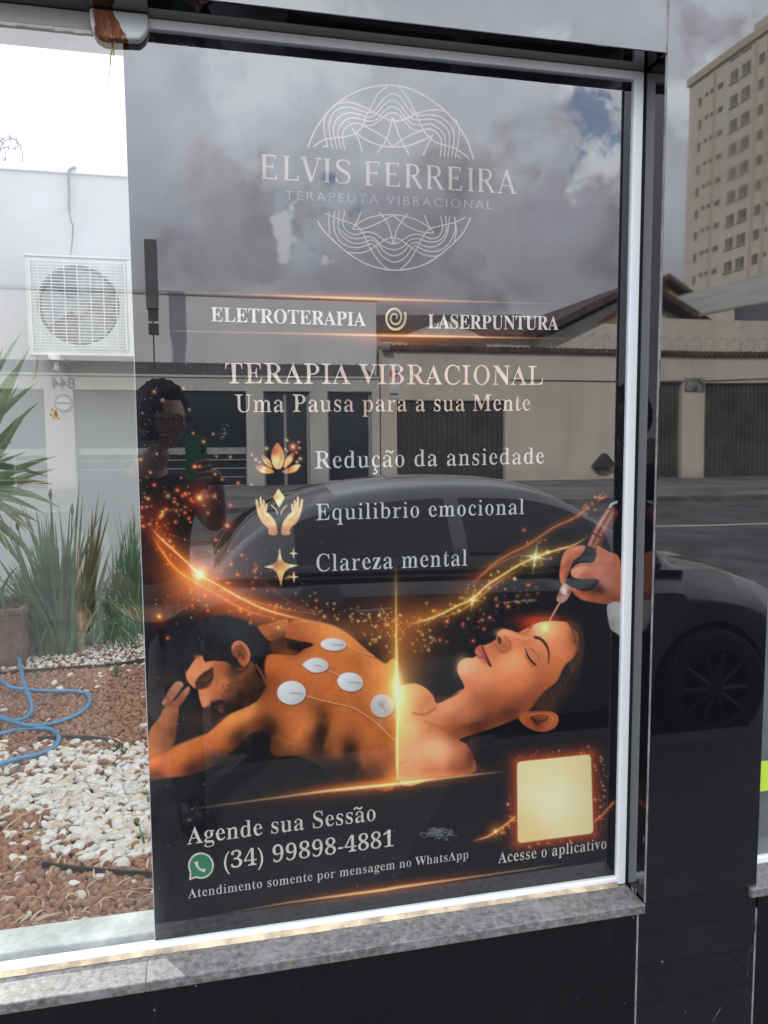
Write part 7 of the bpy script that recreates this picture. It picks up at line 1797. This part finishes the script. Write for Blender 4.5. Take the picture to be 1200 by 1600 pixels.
for v in np.linspace(-0.75, 1.52, 40):
    row = []
    for u in np.linspace(-math.pi, math.pi, 80):
        p = headpt(u, v); front = max(0.0, math.cos(u))
        line_ = 0.55 if abs(u) < 0.9 else (0.10 if abs(u) < 1.3 else -0.75)
        k = sst((v-line_)/0.22)
        n_ = 1+float(k)*(0.26+0.06*math.sin(u*13+3*math.sin(v*9))*math.sin(v*14+2*math.sin(u*7))+0.03*math.sin(u*29+v*31))-(1-float(k))*0.10
        row.append(toworld(p*n_))
    rows.append(row)
hr.grid(rows); obj('hair', weld(hr), M_hair, per, smooth=True)
gl_ = MB()
for s in (-1, 1):
    c_ = [toworld((s*0.033+0.026*math.cos(a), 0.108, -0.004+0.020*math.sin(a))) for a in np.linspace(0, 2*math.pi, 19)]; gl_.tube(c_, 0.0026, 6, cap=False)
    gl_.tube([toworld((s*0.058, 0.104, 0.0)), toworld((s*0.080, 0.05, 0.0)), toworld((s*0.086, -0.01, 0.0))], 0.0024, 6)
gl_.tube([toworld((-0.008, 0.110, 0.002)), toworld((0.008, 0.110, 0.002))], 0.0024, 6)
obj('glasses', gl_, M_trim, per)
# phone: its back faces the glass, lens at the camera
phx, phz, phy = -0.022, 1.545-0.058, CAM[1]-0.016
ph = thing('phone', (phx, phy, phz), "green phone held upright by the person, mirrored in the glass", "phone")
pm_ = MB(); w2_, h2_ = 0.037, 0.079
def rrect(w, h, r_): return [(sx*(w-r_)+r_*math.cos(a), sz*(h-r_)+r_*math.sin(a)) for sx, sz, a0 in ((1, 1, 0), (-1, 1, math.pi/2), (-1, -1, math.pi), (1, -1, 1.5*math.pi)) for a in np.linspace(a0, a0+math.pi/2, 6)]
pm_.prism([(phx+a, phz+b) for a, b in rrect(w2_, h2_, 0.010)], 'y', phy-0.009, phy)
obj('case', pm_, simple("green case", (0.07, 0.34, 0.19), 0.45, var=0.05), ph)
obj('screen', MB().box(phx-0.033, phx+0.033, phy-0.0102, phy-0.0092, phz-0.074, phz+0.074), M_cglass, ph)
ln = MB()
for k in range(3): ln.lathe([(0.001, 0.0015), (0.006, 0.0015), (0.0065, 0.0)], (phx+0.022, phy, phz+0.058-0.018*k), 'y', 16)
obj('lens', ln, M_trim, ph)
# right hand closed round the phone: palm behind its lower edge, four fingers across the back, thumb on the screen side
pal = np.array((phx+0.045, phy-0.03, phz-0.045))
hn = [(tuple(wr_p), 0.027), (tuple((wr_p*0.45+pal*0.55)), (0.034, 0.020)), (tuple(pal), (0.036, 0.017))]; he = [(0, 1), (1, 2)]
skinned('hand', hn, he, SKINM, per)
for k, (dz, ln_) in enumerate(((0.030, 0.078), (0.010, 0.086), (-0.010, 0.080), (-0.030, 0.064))):
    b0_ = pal+np.array([0.0, 0.006, dz]); k1 = np.array((phx+w2_+0.007, phy+0.004, phz-0.040+dz)); k2 = k1+np.array([-0.022, 0.007, -0.003]); k3 = k1+np.array([-ln_*0.62, 0.005, -0.006])
    skinned('finger', [(tuple(b0_), 0.0095), (tuple(k1), 0.009), (tuple(k2), 0.0082), (tuple(k3), 0.0068)], [(0, 1), (1, 2), (2, 3)], SKINM, per, sub=2)
skinned('thumb', [(tuple(pal+np.array([-0.01, -0.01, 0.005])), 0.012), ((phx+0.030, phy-0.022, phz-0.010), 0.010), ((phx+0.012, phy-0.019, phz+0.012), 0.0078)], [(0, 1), (1, 2)], SKINM, per)
obj('watch', MB().lathe([(0.034, -0.011), (0.037, 0.0), (0.034, 0.011)], tuple(wr_p), 'z', 20), M_trim, per)
